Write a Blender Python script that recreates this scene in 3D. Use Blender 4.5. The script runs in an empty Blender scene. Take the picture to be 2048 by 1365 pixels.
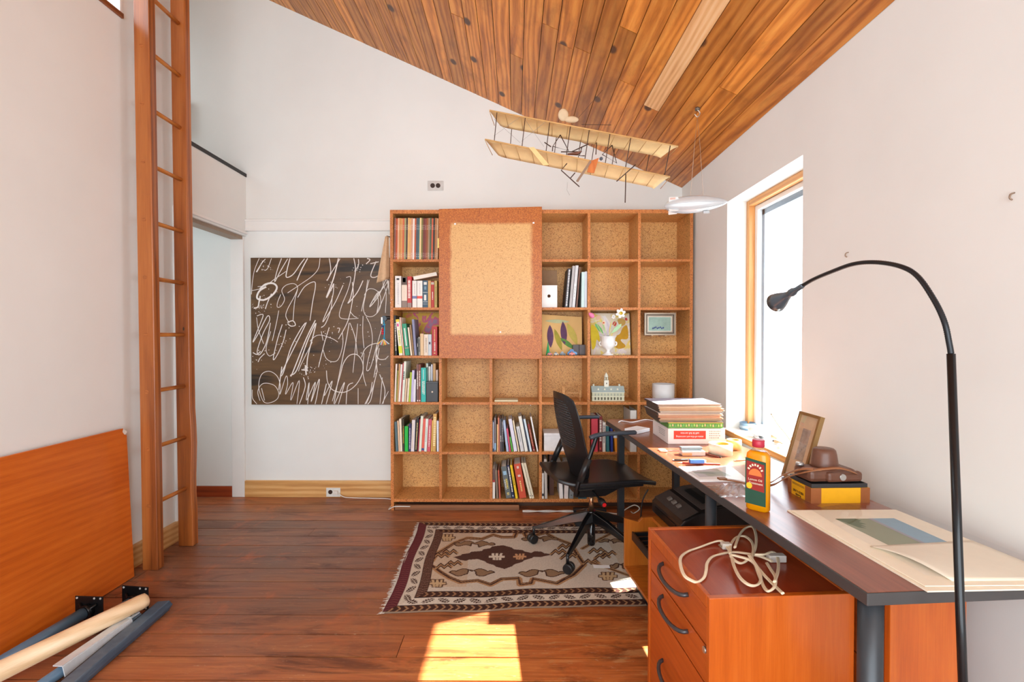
import bpy, bmesh, math, random
import numpy as np
from mathutils import Vector, Matrix

scene = bpy.context.scene
COL = scene.collection
RNG = random.Random(11)

# ------------------------------------------------------------------ camera
FPX, CH, PITCH, YAW = 970.0, 1.266, 0.0129, 0.0062
cam_d = bpy.data.cameras.new('camera')
cam = bpy.data.objects.new('camera', cam_d)
COL.objects.link(cam)
cam.location = (0, 0, CH)
cam.rotation_euler = (math.pi / 2 - PITCH, 0, YAW)
cam_d.sensor_width = 36.0
cam_d.lens = FPX * 36.0 / 2048.0
cam_d.clip_start = 0.05
scene.camera = cam

# ------------------------------------------------------------------ world, sun, exposure
world = bpy.data.worlds.new('overcast_sky')
scene.world = world
world.use_nodes = True
bgn = world.node_tree.nodes['Background']
bgn.inputs[0].default_value = (0.87, 0.95, 1.0, 1)
bgn.inputs[1].default_value = 3.4

sun_d = bpy.data.lights.new('sun', 'SUN')
sun_d.energy = 25.0
sun_d.angle = math.radians(0.6)
sun_d.color = (1.0, 0.93, 0.82)
sun = bpy.data.objects.new('sun', sun_d)
COL.objects.link(sun)
sdir = Vector((-0.92, -0.39, -1.0)).normalized()
sun.rotation_euler = sdir.to_track_quat('-Z', 'Y').to_euler()
sun.location = (6, 4, 7)


def portal(name, loc, direction, sx, sy):
    d = bpy.data.lights.new(name, 'AREA')
    d.shape = 'RECTANGLE'
    d.size, d.size_y = sx, sy
    d.cycles.is_portal = True
    o = bpy.data.objects.new(name, d)
    COL.objects.link(o)
    o.location = loc
    o.rotation_euler = Vector(direction).to_track_quat('-Z', 'Y').to_euler()


portal('window_portal', (1.56, 2.56, 1.38), (-1, 0, 0), 1.5, 1.1)
portal('rear_portal', (-0.4, -1.66, 1.45), (0, 1, 0), 3.4, 2.5)

scene.view_settings.view_transform = 'Standard'
scene.view_settings.look = 'None'
scene.view_settings.gamma = 1.0
scene.view_settings.use_curve_mapping = False
scene.view_settings.exposure = 0.95


# ------------------------------------------------------------------ measuring helper: a sight line cut by a known real plane
def at(px, py, X=None, Y=None, Z=None):
    u, v = (px - 1024.0) / FPX, (682.5 - py) / FPX
    d = Vector((u, math.cos(PITCH) + v * math.sin(PITCH), v * math.cos(PITCH) - math.sin(PITCH)))
    d = Matrix.Rotation(YAW, 3, 'Z') @ d
    o = Vector((0, 0, CH))
    if Y is not None:
        t = Y / d.y
    elif X is not None:
        t = X / d.x
    else:
        t = (Z - CH) / d.z
    return o + d * t


# ------------------------------------------------------------------ materials
def lin(c):
    r = []
    for x in c[:3]:
        x = x / 255.0
        r.append(x / 12.92 if x <= 0.04045 else ((x + 0.055) / 1.055) ** 2.4)
    return (r[0], r[1], r[2], 1.0)


MATS = {}


def newmat(name):
    m = bpy.data.materials.new(name)
    m.use_nodes = True
    nt = m.node_tree
    b = nt.nodes['Principled BSDF']
    return m, nt, b


def N(nt, t, **kw):
    n = nt.nodes.new(t)
    for k, v in kw.items():
        setattr(n, k, v)
    return n


def ramp(nt, fac, stops):
    r = nt.nodes.new('ShaderNodeValToRGB')
    e = r.color_ramp.elements
    while len(e) < len(stops):
        e.new(0.5)
    for i, (p, c) in enumerate(stops):
        e[i].position = p
        e[i].color = c if len(c) == 4 else (*c, 1)
    nt.links.new(fac, r.inputs[0])
    return r.outputs[0]


def mixc(nt, fac, a, b, mode='MIX'):
    n = nt.nodes.new('ShaderNodeMix')
    n.data_type = 'RGBA'
    n.blend_type = mode
    for sock, v in ((n.inputs[0], fac), (n.inputs[6], a), (n.inputs[7], b)):
        if isinstance(v, (int, float)):
            sock.default_value = v
        elif isinstance(v, tuple):
            sock.default_value = v
        else:
            nt.links.new(v, sock)
    return n.outputs[2]


def coords(nt, scale=(1, 1, 1), rand=True, rot=(0, 0, 0)):
    tc = nt.nodes.new('ShaderNodeTexCoord')
    mp = nt.nodes.new('ShaderNodeMapping')
    mp.inputs['Scale'].default_value = scale
    mp.inputs['Rotation'].default_value = rot
    if rand:
        oi = nt.nodes.new('ShaderNodeObjectInfo')
        ml = nt.nodes.new('ShaderNodeMath')
        ml.operation = 'MULTIPLY'
        ml.inputs[1].default_value = 43.0
        nt.links.new(oi.outputs['Random'], ml.inputs[0])
        ad = nt.nodes.new('ShaderNodeVectorMath')
        ad.operation = 'ADD'
        nt.links.new(tc.outputs['Object'], ad.inputs[0])
        nt.links.new(ml.outputs[0], ad.inputs[1])
        nt.links.new(ad.outputs[0], mp.inputs[0])
    else:
        nt.links.new(tc.outputs['Object'], mp.inputs[0])
    return mp.outputs[0]


def noise(nt, vec, scale, detail=4, rough=0.55, dist=0.0):
    n = nt.nodes.new('ShaderNodeTexNoise')
    n.inputs['Scale'].default_value = scale
    n.inputs['Detail'].default_value = detail
    n.inputs['Roughness'].default_value = rough
    n.inputs['Distortion'].default_value = dist
    nt.links.new(vec, n.inputs['Vector'])
    return n.outputs['Fac']


def bump(nt, b, h, strength=0.2, dist=0.002):
    n = nt.nodes.new('ShaderNodeBump')
    n.inputs['Strength'].default_value = strength
    n.inputs['Distance'].default_value = dist
    nt.links.new(h, n.inputs['Height'])
    nt.links.new(n.outputs[0], b.inputs['Normal'])


def plain(rgb, rough=0.5, metal=0.0, var=0.06, scale=30.0, coat=0.0, bmp=0.0, name=None):
    """one paint / plastic / paper / metal with a little procedural mottling"""
    key = ('plain', tuple(rgb), rough, metal, var, scale, coat, bmp)
    if key in MATS:
        return MATS[key]
    m, nt, b = newmat(name or 'surface_%d_%d_%d' % tuple(rgb))
    c = lin(rgb)
    v = coords(nt, rand=False)
    f = noise(nt, v, scale, 3)
    lo = tuple(x * (1 - var) for x in c[:3])
    hi = tuple(min(1, x * (1 + var)) for x in c[:3])
    col = ramp(nt, f, [(0.3, lo), (0.7, hi)])
    nt.links.new(col, b.inputs['Base Color'])
    b.inputs['Roughness'].default_value = rough
    b.inputs['Metallic'].default_value = metal
    b.inputs['Coat Weight'].default_value = coat
    b.inputs['Coat Roughness'].default_value = 0.08
    if bmp:
        bump(nt, b, f, bmp, 0.002)
    MATS[key] = m
    return m


def wood(name, dark, base, light, stretch=(1, 1, 1), scale=14.0, rough=0.45, coat=0.0, rings=0.35,
         knots=0.0, knot_scale=3.0, tone=0.25, grain=0.35, knot_col=(45, 25, 12), kstretch=None, kdim='3D', blotch=0.0, bands=0.0):
    """stretch: small along the grain, 1 across it"""
    if name in MATS:
        return MATS[name]
    m, nt, b = newmat(name)
    v = coords(nt, stretch)
    f1 = noise(nt, v, scale, 5, 0.6, 0.8)
    w = nt.nodes.new('ShaderNodeTexWave')
    w.wave_type = 'BANDS' if bands else 'RINGS'
    w.inputs['Scale'].default_value = bands or scale * 0.55
    w.inputs['Distortion'].default_value = 14.0 if bands else 7.0
    w.inputs['Detail'].default_value = 3
    w.inputs['Detail Scale'].default_value = 0.8
    nt.links.new(v, w.inputs['Vector'])
    fine = noise(nt, coords(nt, tuple(s * (6 if s >= 0.5 else 1) for s in stretch)), scale * 5, 3, 0.6)
    mx = nt.nodes.new('ShaderNodeMix')
    mx.inputs[0].default_value = rings
    nt.links.new(f1, mx.inputs[2])
    nt.links.new(w.outputs['Fac'], mx.inputs[3])
    mx2 = nt.nodes.new('ShaderNodeMix')
    mx2.inputs[0].default_value = grain
    nt.links.new(mx.outputs[0], mx2.inputs[2])
    nt.links.new(fine, mx2.inputs[3])
    col = ramp(nt, mx2.outputs[0], [(0.25, lin(dark)), (0.5, lin(base)), (0.75, lin(light))])
    if tone:
        oi = nt.nodes.new('ShaderNodeObjectInfo')
        mr = nt.nodes.new('ShaderNodeMapRange')
        mr.inputs[3].default_value = 1 - tone
        mr.inputs[4].default_value = 1 + tone
        nt.links.new(oi.outputs['Random'], mr.inputs[0])
        hs = nt.nodes.new('ShaderNodeHueSaturation')
        nt.links.new(mr.outputs[0], hs.inputs['Value'])
        nt.links.new(col, hs.inputs['Color'])
        col = hs.outputs[0]
    if blotch:
        bl = noise(nt, coords(nt, tuple(max(s, 0.35) for s in stretch)), 7.0, 5, 0.6, 0.5)
        bf = ramp(nt, bl, [(0.5, (0, 0, 0)), (0.68, (blotch, blotch, blotch))])
        col = mixc(nt, bf, col, lin(tuple(c * 0.72 for c in dark)))
    if knots:
        vk = coords(nt, kstretch or tuple(max(s, 0.4) for s in stretch))
        vo = nt.nodes.new('ShaderNodeTexVoronoi')
        vo.voronoi_dimensions = kdim
        vo.inputs['Scale'].default_value = knot_scale
        nt.links.new(vk, vo.inputs['Vector'])
        kf = ramp(nt, vo.outputs['Distance'], [(0.0, (1, 1, 1)), (knots * 0.6, (1, 1, 1)), (knots, (0, 0, 0)), (1.0, (0, 0, 0))])
        sp = nt.nodes.new('ShaderNodeSeparateColor')
        nt.links.new(vo.outputs['Color'], sp.inputs[0])
        gt = nt.nodes.new('ShaderNodeMath')
        gt.operation = 'GREATER_THAN'
        gt.inputs[1].default_value = 0.55
        nt.links.new(sp.outputs[0], gt.inputs[0])
        mu = nt.nodes.new('ShaderNodeMath')
        mu.operation = 'MULTIPLY'
        nt.links.new(kf, mu.inputs[0])
        nt.links.new(gt.outputs[0], mu.inputs[1])
        col = mixc(nt, mu.outputs[0], col, lin(knot_col))
    nt.links.new(col, b.inputs['Base Color'])
    b.inputs['Roughness'].default_value = rough
    b.inputs['Coat Weight'].default_value = coat
    b.inputs['Coat Roughness'].default_value = 0.12
    bump(nt, b, mx2.outputs[0], 0.12, 0.002)
    MATS[name] = m
    return m


def chip(name, a, bcol, c, rough=0.4):
    """particle board: chips of three tones"""
    if name in MATS:
        return MATS[name]
    m, nt, b = newmat(name)
    v = coords(nt, rand=False)
    vo = nt.nodes.new('ShaderNodeTexVoronoi')
    vo.inputs['Scale'].default_value = 210
    nt.links.new(v, vo.inputs['Vector'])
    sp = nt.nodes.new('ShaderNodeSeparateColor')
    nt.links.new(vo.outputs['Color'], sp.inputs[0])
    c1 = ramp(nt, sp.outputs[0], [(0.0, lin(a)), (0.12, lin(a)), (0.2, lin(bcol)), (0.8, lin(bcol)), (1.0, lin(c))])
    big = noise(nt, v, 3.0, 3)
    hs = nt.nodes.new('ShaderNodeHueSaturation')
    mr = nt.nodes.new('ShaderNodeMapRange')
    mr.inputs[1].default_value = 0.3
    mr.inputs[2].default_value = 0.7
    mr.inputs[3].default_value = 0.88
    mr.inputs[4].default_value = 1.12
    nt.links.new(big, mr.inputs[0])
    nt.links.new(mr.outputs[0], hs.inputs['Value'])
    nt.links.new(c1, hs.inputs['Color'])
    nt.links.new(hs.outputs[0], b.inputs['Base Color'])
    b.inputs['Roughness'].default_value = rough
    bump(nt, b, sp.outputs[0], 0.05, 0.001)
    MATS[name] = m
    return m


def clear(name, tint=(1, 1, 1), gloss=0.12, rough=0.03):
    if name in MATS:
        return MATS[name]
    m, nt, b = newmat(name)
    tr = nt.nodes.new('ShaderNodeBsdfTransparent')
    tr.inputs[0].default_value = (*tint, 1)
    gl = nt.nodes.new('ShaderNodeBsdfGlossy')
    gl.inputs['Roughness'].default_value = rough
    mx = nt.nodes.new('ShaderNodeMixShader')
    lw = nt.nodes.new('ShaderNodeLayerWeight')
    lw.inputs[0].default_value = 0.25
    mr = nt.nodes.new('ShaderNodeMapRange')
    mr.inputs[3].default_value = gloss * 0.4
    mr.inputs[4].default_value = gloss * 3
    nt.links.new(lw.outputs['Facing'], mr.inputs[0])
    nt.links.new(mr.outputs[0], mx.inputs[0])
    nt.links.new(tr.outputs[0], mx.inputs[1])
    nt.links.new(gl.outputs[0], mx.inputs[2])
    nt.links.new(mx.outputs[0], nt.nodes['Material Output'].inputs[0])
    MATS[name] = m
    return m


def splotch(name, cols, scale=6.0, stretch=(1, 1, 1), rough=0.6, dist=1.0):
    """abstract blotches of several colours"""
    if name in MATS:
        return MATS[name]
    m, nt, b = newmat(name)
    v = coords(nt, stretch, rand=False)
    f = noise(nt, v, scale, 3, 0.5, dist)
    n = len(cols)
    st = []
    for i, c in enumerate(cols):
        a = 0.28 + 0.44 * i / n
        e = 0.28 + 0.44 * (i + 1) / n
        st += [(a + 0.005, lin(c)), (e - 0.02, lin(c))]
    col = ramp(nt, f, st)
    nt.links.new(col, b.inputs['Base Color'])
    b.inputs['Roughness'].default_value = rough
    MATS[name] = m
    return m


# ------------------------------------------------------------------ mesh building
class MB:
    def __init__(s):
        s.v, s.f, s.sm = [], [], []

    def add(s, vs, fs, smooth=False):
        o = len(s.v)
        s.v += [Vector(p) for p in vs]
        for f in fs:
            s.f.append([i + o for i in f])
            s.sm.append(smooth)
        return s

    def box(s, a, b, M=None):
        (x0, y0, z0), (x1, y1, z1) = a, b
        vs = [Vector(p) for p in ((x0, y0, z0), (x1, y0, z0), (x1, y1, z0), (x0, y1, z0), (x0, y0, z1), (x1, y0, z1), (x1, y1, z1), (x0, y1, z1))]
        if M is not None:
            vs = [M @ p for p in vs]
        return s.add(vs, [(0, 3, 2, 1), (4, 5, 6, 7), (0, 1, 5, 4), (1, 2, 6, 5), (2, 3, 7, 6), (3, 0, 4, 7)])

    def slab(s, quad, t):
        """quad: 4 points, extruded by vector t"""
        t = Vector(t)
        q = [Vector(p) for p in quad]
        return s.add(q + [p + t for p in q], [(0, 1, 2, 3)[::-1], (4, 5, 6, 7), (0, 1, 5, 4), (1, 2, 6, 5), (2, 3, 7, 6), (3, 0, 4, 7)])

    def prism(s, poly, t):
        t = Vector(t)
        p = [Vector(q) for q in poly]
        n = len(p)
        fs = [tuple(range(n))[::-1], tuple(range(n, 2 * n))]
        fs += [(i, (i + 1) % n, n + (i + 1) % n, n + i) for i in range(n)]
        return s.add(p + [q + t for q in p], fs)

    def tube(s, pts, r, n=8, closed=False, caps=True, flat=None):
        pts = [Vector(p) for p in pts]
        m = len(pts)
        rs = r if isinstance(r, (list, tuple)) else [r] * m
        vs, fs = [], []
        up = None
        for i, p in enumerate(pts):
            a = pts[(i - 1) % m] if (i > 0 or closed) else p
            b = pts[(i + 1) % m] if (i < m - 1 or closed) else p
            t = (b - a)
            t = t.normalized() if t.length > 1e-9 else Vector((0, 0, 1))
            if up is None:
                up = Vector((0, 0, 1)) if abs(t.z) < 0.9 else Vector((1, 0, 0))
            side = t.cross(up)
            if side.length < 1e-6:
                side = t.cross(Vector((0, 1, 0)))
            side.normalize()
            up = side.cross(t).normalized()
            for k in range(n):
                an = 2 * math.pi * k / n
                q = side * math.cos(an) * rs[i] + up * math.sin(an) * rs[i]
                if flat is not None:
                    nv = Vector(flat[0])
                    q = q - nv * (q.dot(nv)) * (1 - flat[1])
                vs.append(p + q)
        rng = m if closed else m - 1
        for i in range(rng):
            for k in range(n):
                a, b = i * n + k, i * n + (k + 1) % n
                c, d = ((i + 1) % m) * n + (k + 1) % n, ((i + 1) % m) * n + k
                fs.append((a, b, c, d))
        s.add(vs, fs, True)
        if caps and not closed:
            o = len(s.v) - len(vs)
            s.f.append([o + k for k in range(n)][::-1])
            s.sm.append(False)
            s.f.append([o + (m - 1) * n + k for k in range(n)])
            s.sm.append(False)
        return s

    def cyl(s, p0, p1, r, r1=None, n=16):
        return s.tube([p0, p1], [r, r if r1 is None else r1], n)

    def lathe(s, prof, c=(0, 0, 0), n=24, M=None, smooth=True):
        c = Vector(c)
        vs, fs = [], []
        for (r, z) in prof:
            for k in range(n):
                a = 2 * math.pi * k / n
                p = Vector((r * math.cos(a), r * math.sin(a), z))
                if M is not None:
                    p = M @ p
                vs.append(c + p)
        for i in range(len(prof) - 1):
            for k in range(n):
                fs.append((i * n + k, i * n + (k + 1) % n, (i + 1) * n + (k + 1) % n, (i + 1) * n + k))
        s.add(vs, fs, smooth)
        o = len(s.v) - len(vs)
        if prof[0][0] > 1e-6:
            s.f.append([o + k for k in range(n)][::-1]); s.sm.append(False)
        if prof[-1][0] > 1e-6:
            s.f.append([o + (len(prof) - 1) * n + k for k in range(n)]); s.sm.append(False)
        return s

    def grid(s, fn, nu, nv, smooth=True, skip=None):
        vs = [fn(i / nu, j / nv) for j in range(nv + 1) for i in range(nu + 1)]
        fs = []
        for j in range(nv):
            for i in range(nu):
                if skip and skip(i, j):
                    continue
                a = j * (nu + 1) + i
                fs.append((a, a + 1, a + nu + 2, a + nu + 1))
        return s.add(vs, fs, smooth)

    def build(s, name, mat, parent=None, local=False, origin=None, bev=0.0, solid=0.0, sub=0):
        """vertices are in room metres unless local (then in the parent's own frame)"""
        me = bpy.data.meshes.new(name)
        if parent is not None:
            off = Vector((0, 0, 0)) if local else ORG.get(parent.name, Vector((0, 0, 0)))
        else:
            off = Vector(origin) if origin is not None else Vector((0, 0, 0))
        me.from_pydata([tuple(p - off) for p in s.v], [], s.f)
        me.polygons.foreach_set('use_smooth', s.sm)
        me.validate()
        if isinstance(mat, (list, tuple)):
            for x in mat:
                me.materials.append(x)
        elif mat is not None:
            me.materials.append(mat)
        bm = bmesh.new()
        bm.from_mesh(me)
        bmesh.ops.remove_doubles(bm, verts=bm.verts, dist=1e-6)
        if not solid:
            bmesh.ops.recalc_face_normals(bm, faces=bm.faces)
        bm.to_mesh(me)
        bm.free()
        o = bpy.data.objects.new(name, me)
        COL.objects.link(o)
        if parent is not None:
            o.parent = parent
            ORG[o.name] = off
        else:
            o.location = off
            ORG[o.name] = off
        if solid:
            md = o.modifiers.new('thickness', 'SOLIDIFY')
            md.thickness = solid
            md.offset = 0
        if bev:
            md = o.modifiers.new('edge', 'BEVEL')
            md.width = bev
            md.segments = 2
            md.limit_method = 'ANGLE'
            md.angle_limit = math.radians(50)
        if sub:
            md = o.modifiers.new('smooth', 'SUBSURF')
            md.levels = md.render_levels = sub
        return o


ORG = {}


def tag(o, label, cat, group=None):
    o['label'] = label
    o['category'] = cat
    if group:
        o['group'] = group
    return o


def thing(name, label, cat, loc=(0, 0, 0), rotz=0.0, group=None):
    o = bpy.data.objects.new(name, None)
    o.empty_display_size = 0.05
    COL.objects.link(o)
    o.location = loc
    o.rotation_euler = (0, 0, rotz)
    ORG[o.name] = Vector(loc)
    return tag(o, label, cat, group)


def struct(o):
    o['kind'] = 'structure'
    return o


def smoothpts(pts, k=6, closed=False):
    """Catmull-Rom through the points"""
    P = [Vector(p) for p in pts]
    n = len(P)
    out = []
    rng = n if closed else n - 1
    for i in range(rng):
        p0 = P[(i - 1) % n] if (closed or i > 0) else P[i]
        p1, p2 = P[i], P[(i + 1) % n]
        p3 = P[(i + 2) % n] if (closed or i < n - 2) else P[(i + 1) % n]
        for j in range(k):
            t = j / k
            out.append(0.5 * ((2 * p1) + (p2 - p0) * t + (2 * p0 - 5 * p1 + 4 * p2 - p3) * t * t + (3 * p1 - p0 - 3 * p2 + p3) * t ** 3))
    if not closed:
        out.append(P[-1])
    return out


def text(body, size, origin, xdir, ydir, mat, parent, name='lettering', depth=0.0003, align='LEFT'):
    """lettering laid flat on a real surface"""
    cu = bpy.data.curves.new('t', 'FONT')
    cu.body = body
    cu.size = size
    cu.align_x = align
    cu.resolution_u = 2
    cu.extrude = depth
    tmp = bpy.data.objects.new('t', cu)
    me0 = tmp.to_mesh()
    xd, yd = Vector(xdir).normalized(), Vector(ydir).normalized()
    zd = xd.cross(yd)
    mb = MB()
    mb.add([Vector(origin) + xd * v.co.x + yd * v.co.y + zd * v.co.z for v in me0.vertices], [tuple(p.vertices) for p in me0.polygons])
    tmp.to_mesh_clear()
    bpy.data.objects.remove(tmp)
    bpy.data.curves.remove(cu)
    return mb.build(name, mat, parent)


WHITE = plain((232, 233, 230), 0.75, var=0.02, scale=2.5, bmp=0.05, name='white_wall_paint')
TRIMW = plain((236, 235, 232), 0.5, var=0.02, scale=4, name='white_gloss_trim_paint')
BLACKP = plain((22, 22, 24), 0.38, var=0.1, name='black_plastic')
BLACKM = plain((20, 20, 22), 0.3, 0.3, name='black_metal')
PAPER = plain((236, 231, 220), 0.8, var=0.02, name='book_paper')
WHITEP = plain((240, 240, 240), 0.5, var=0.01, name='white_paper')

# ================================================================== THE ROOM
XR, XL, YB, YR = 1.29, -2.09, 3.77, -1.6          # right wall, left wall, back wall, rear wall
SL = 0.455                                         # roof pitch


def ceil_z(x):
    return 2.40 + SL * (1.29 - x)


def ceil_at(px, py):
    a, b = at(px, py, Y=1.0), at(px, py, Y=2.0)
    d = b - a
    t = (2.40 + SL * 1.29 - SL * a.x - a.z) / (d.z + SL * d.x)
    return a + d * t


# ---- floor of worn pine planks
def floor_mat():
    m, nt, b = newmat('worn_floor_planks')
    v = coords(nt, (0.12, 1, 1))
    f1 = noise(nt, v, 26, 5, 0.6, 0.7)
    fine = noise(nt, coords(nt, (0.05, 3, 1)), 60, 3, 0.6)
    mx = nt.nodes.new('ShaderNodeMix')
    mx.inputs[0].default_value = 0.4
    nt.links.new(f1, mx.inputs[2]); nt.links.new(fine, mx.inputs[3])
    col = ramp(nt, mx.outputs[0], [(0.25, lin((104, 48, 20))), (0.5, lin((170, 92, 42))), (0.78, lin((208, 134, 70)))])
    oi = nt.nodes.new('ShaderNodeObjectInfo')
    mr = nt.nodes.new('ShaderNodeMapRange')
    mr.inputs[3].default_value = 0.68; mr.inputs[4].default_value = 1.22
    nt.links.new(oi.outputs['Random'], mr.inputs[0])
    hs = nt.nodes.new('ShaderNodeHueSaturation')
    nt.links.new(mr.outputs[0], hs.inputs['Value']); nt.links.new(col, hs.inputs['Color'])
    col = hs.outputs[0]
    geo = nt.nodes.new('ShaderNodeNewGeometry')
    mp = nt.nodes.new('ShaderNodeMapping'); mp.inputs['Scale'].default_value = (0.35, 1.6, 1)
    nt.links.new(geo.outputs['Position'], mp.inputs[0])
    # grey traffic dirt towards the ladder and the back wall
    big = noise(nt, geo.outputs['Position'], 1.6, 3, 0.6)
    def blob(c, r, inner=0.0):
        vd = nt.nodes.new('ShaderNodeVectorMath'); vd.operation = 'DISTANCE'
        vd.inputs[1].default_value = c
        nt.links.new(geo.outputs['Position'], vd.inputs[0])
        g = nt.nodes.new('ShaderNodeMapRange')
        g.inputs[1].default_value = inner; g.inputs[2].default_value = r
        g.inputs[3].default_value = 1.0; g.inputs[4].default_value = 0.0
        nt.links.new(vd.outputs['Value'], g.inputs[0])
        return g.outputs[0]
    def mth(op, a, c):
        q = nt.nodes.new('ShaderNodeMath'); q.operation = op
        for i, x in enumerate((a, c)):
            if isinstance(x, (int, float)): q.inputs[i].default_value = x
            else: nt.links.new(x, q.inputs[i])
        return q.outputs[0]
    dirt = mth('MULTIPLY', blob((-1.6, 2.9, 0), 2.1, 0.2), ramp(nt, big, [(0.3, (0.25, 0.25, 0.25)), (0.65, (1, 1, 1))]))
    col = mixc(nt, mth('MULTIPLY', dirt, 0.8), col, lin((112, 98, 86)))
    # dark old stains and water marks
    st = noise(nt, mp.outputs[0], 4.5, 5, 0.7, 0.9)
    col = mixc(nt, ramp(nt, st, [(0.52, (0, 0, 0)), (0.66, (0.75, 0.75, 0.75))]), col, lin((84, 42, 24)))
    st2 = noise(nt, geo.outputs['Position'], 3.1, 4, 0.7, 1.2)
    col = mixc(nt, ramp(nt, st2, [(0.55, (0, 0, 0)), (0.7, (0.55, 0.55, 0.55))]), col, lin((196, 104, 52)))
    # bare worn wood
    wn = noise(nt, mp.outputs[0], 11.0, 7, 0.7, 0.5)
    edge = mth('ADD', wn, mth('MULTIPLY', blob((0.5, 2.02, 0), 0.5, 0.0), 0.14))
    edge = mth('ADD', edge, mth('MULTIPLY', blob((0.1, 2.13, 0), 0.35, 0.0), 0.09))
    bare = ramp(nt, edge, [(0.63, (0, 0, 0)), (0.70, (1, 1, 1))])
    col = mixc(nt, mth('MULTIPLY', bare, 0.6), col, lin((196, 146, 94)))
    # fine scratches
    mp2 = nt.nodes.new('ShaderNodeMapping'); mp2.inputs['Scale'].default_value = (1.5, 9, 1)
    mp2.inputs['Rotation'].default_value = (0, 0, 0.25)
    nt.links.new(geo.outputs['Position'], mp2.inputs[0])
    sc = noise(nt, mp2.outputs[0], 9.0, 6, 0.75, 1.5)
    col = mixc(nt, ramp(nt, sc, [(0.6, (0, 0, 0)), (0.68, (0.5, 0.5, 0.5))]), col, lin((205, 165, 130)))
    nt.links.new(col, b.inputs['Base Color'])
    rr = nt.nodes.new('ShaderNodeMapRange')
    rr.inputs[3].default_value = 0.28; rr.inputs[4].default_value = 0.5
    nt.links.new(wn, rr.inputs[0]); nt.links.new(rr.outputs[0], b.inputs['Roughness'])
    bump(nt, b, mx.outputs[0], 0.15, 0.002)
    return m


FLOORM = floor_mat()
fl = struct(MB().box((-3.3, YR, -0.08), (1.56, 3.9, -0.022)).build('floor', plain((40, 22, 12), 0.8, name='dark_subfloor')))
edges = [3.77, 3.588, 3.436, 3.283, 3.142, 3.025, 2.889, 2.741]
while edges[-1] > YR + 0.15:
    edges.append(edges[-1] - RNG.uniform(0.125, 0.155))
for y1, y0 in zip(edges[:-1], edges[1:]):
    cuts = [-3.3, 1.288]
    if RNG.random() < 0.6:
        cuts.insert(1, RNG.uniform(-2.2, 0.9))
    for x0, x1 in zip(cuts[:-1], cuts[1:]):
        o = MB().box((x0 + 0.0014, y0 + 0.0033, -0.022), (x1 - 0.0014, y1 - 0.0033, RNG.uniform(-0.0012, 0.0))).build('plank', FLOORM, fl)
        c = Vector(((x0 + x1) / 2, (y0 + y1) / 2, 0))
        o.data.transform(Matrix.Translation(-c)); o.location = c

# ---- pine board ceiling on the roof slope
CEILM = wood('knotty_pine_ceiling', (138, 70, 20), (204, 126, 50), (228, 160, 78), (1, 0.09, 1), 24, 0.42, 0.1, rings=0.3, bands=9.0,
             knots=0.09, knot_scale=3.4, kstretch=(1.0, 0.62, 1.0), tone=0.24, grain=0.3, knot_col=(84, 48, 26), kdim='2D', blotch=0.45)
PALEB = wood('bare_pine_ceiling', (196, 138, 88), (228, 178, 124), (238, 204, 160), (1, 0.09, 1), 20, 0.5, 0.0, rings=0.3, tone=0.0, bands=9.0)
cl = struct(MB().prism([(-3.3, YR, ceil_z(-3.3) + 0.02), (1.56, YR, ceil_z(1.56) + 0.02), (1.56, YR, ceil_z(1.56) + 0.12), (-3.3, YR, ceil_z(-3.3) + 0.12)],
                       (0, 3.9 - YR, 0)).build('ceiling', plain((40, 22, 12), 0.8, name='dark_subfloor')))
pale = ceil_at(1297, 215)
x = 1.29
while x > -3.25:
    w = RNG.uniform(0.076, 0.096)
    x0, x1 = max(x - w, -3.3), x
    cuts = [YR, YB]
    is_pale = x0 <= pale.x < x1
    if is_pale:
        cuts = [YR, 1.55, pale.y, YB]
    elif RNG.random() < 0.5:
        cuts.insert(1, RNG.uniform(1.2, 3.2))
    for i, (y0, y1) in enumerate(zip(cuts[:-1], cuts[1:])):
        g = 0.0017
        dz = RNG.uniform(0.0, 0.0015)
        q = [(x0 + g, y0 + g, ceil_z(x0 + g) + dz), (x1 - g, y0 + g, ceil_z(x1 - g) + dz), (x1 - g, y1 - g, ceil_z(x1 - g) + dz), (x0 + g, y1 - g, ceil_z(x0 + g) + dz)]
        o = MB().slab(q, (0, 0, 0.018)).build('ceiling_board', PALEB if (is_pale and i == 1) else CEILM, cl)
        c = Vector(((x0 + x1) / 2, (y0 + y1) / 2, ceil_z((x0 + x1) / 2)))
        o.data.transform(Matrix.Translation(-c)); o.location = c
    x -= w

# ---- walls
WY0, WY1, WZ0, WZ1 = 2.19, 2.965, 0.70, 2.073         # window opening in the right wall
mb = MB()
mb.box((XR, YR, 0), (1.54, WY0, 2.41)).box((XR, WY1, 0), (1.54, 3.9, 2.41))
mb.box((XR, WY0, 0), (1.54, WY1, WZ0 - 0.03)).box((XR, WY0, WZ1), (1.54, WY1, 2.41))
struct(mb.build('wall_right', WHITE))
struct(MB().prism([(-3.3, YB, 0), (1.54, YB, 0), (1.54, YB, ceil_z(1.54) + 0.02), (-3.3, YB, ceil_z(-3.3) + 0.02)], (0, 0.13, 0)).build('wall_back', WHITE))
W2 = (1.72, 2.575, 2.958, 3.62)                       # high window in the left wall
mb = MB()
mb.box((-2.21, YR, 0), (XL, 2.97, W2[2])).box((-2.21, YR, W2[2]), (XL, W2[0], 3.97)).box((-2.21, W2[1], W2[2]), (XL, 2.97, 3.97))
mb.box((-2.21, W2[0], W2[3]), (XL, W2[1], 3.97))
struct(mb.build('wall_left', WHITE))
mb = MB()
mb.box((-2.21, 2.97, 2.03), (XL, YB, 2.49))
mb.box((-3.3, 2.97, 2.38), (-2.21, YB, 2.49))
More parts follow.
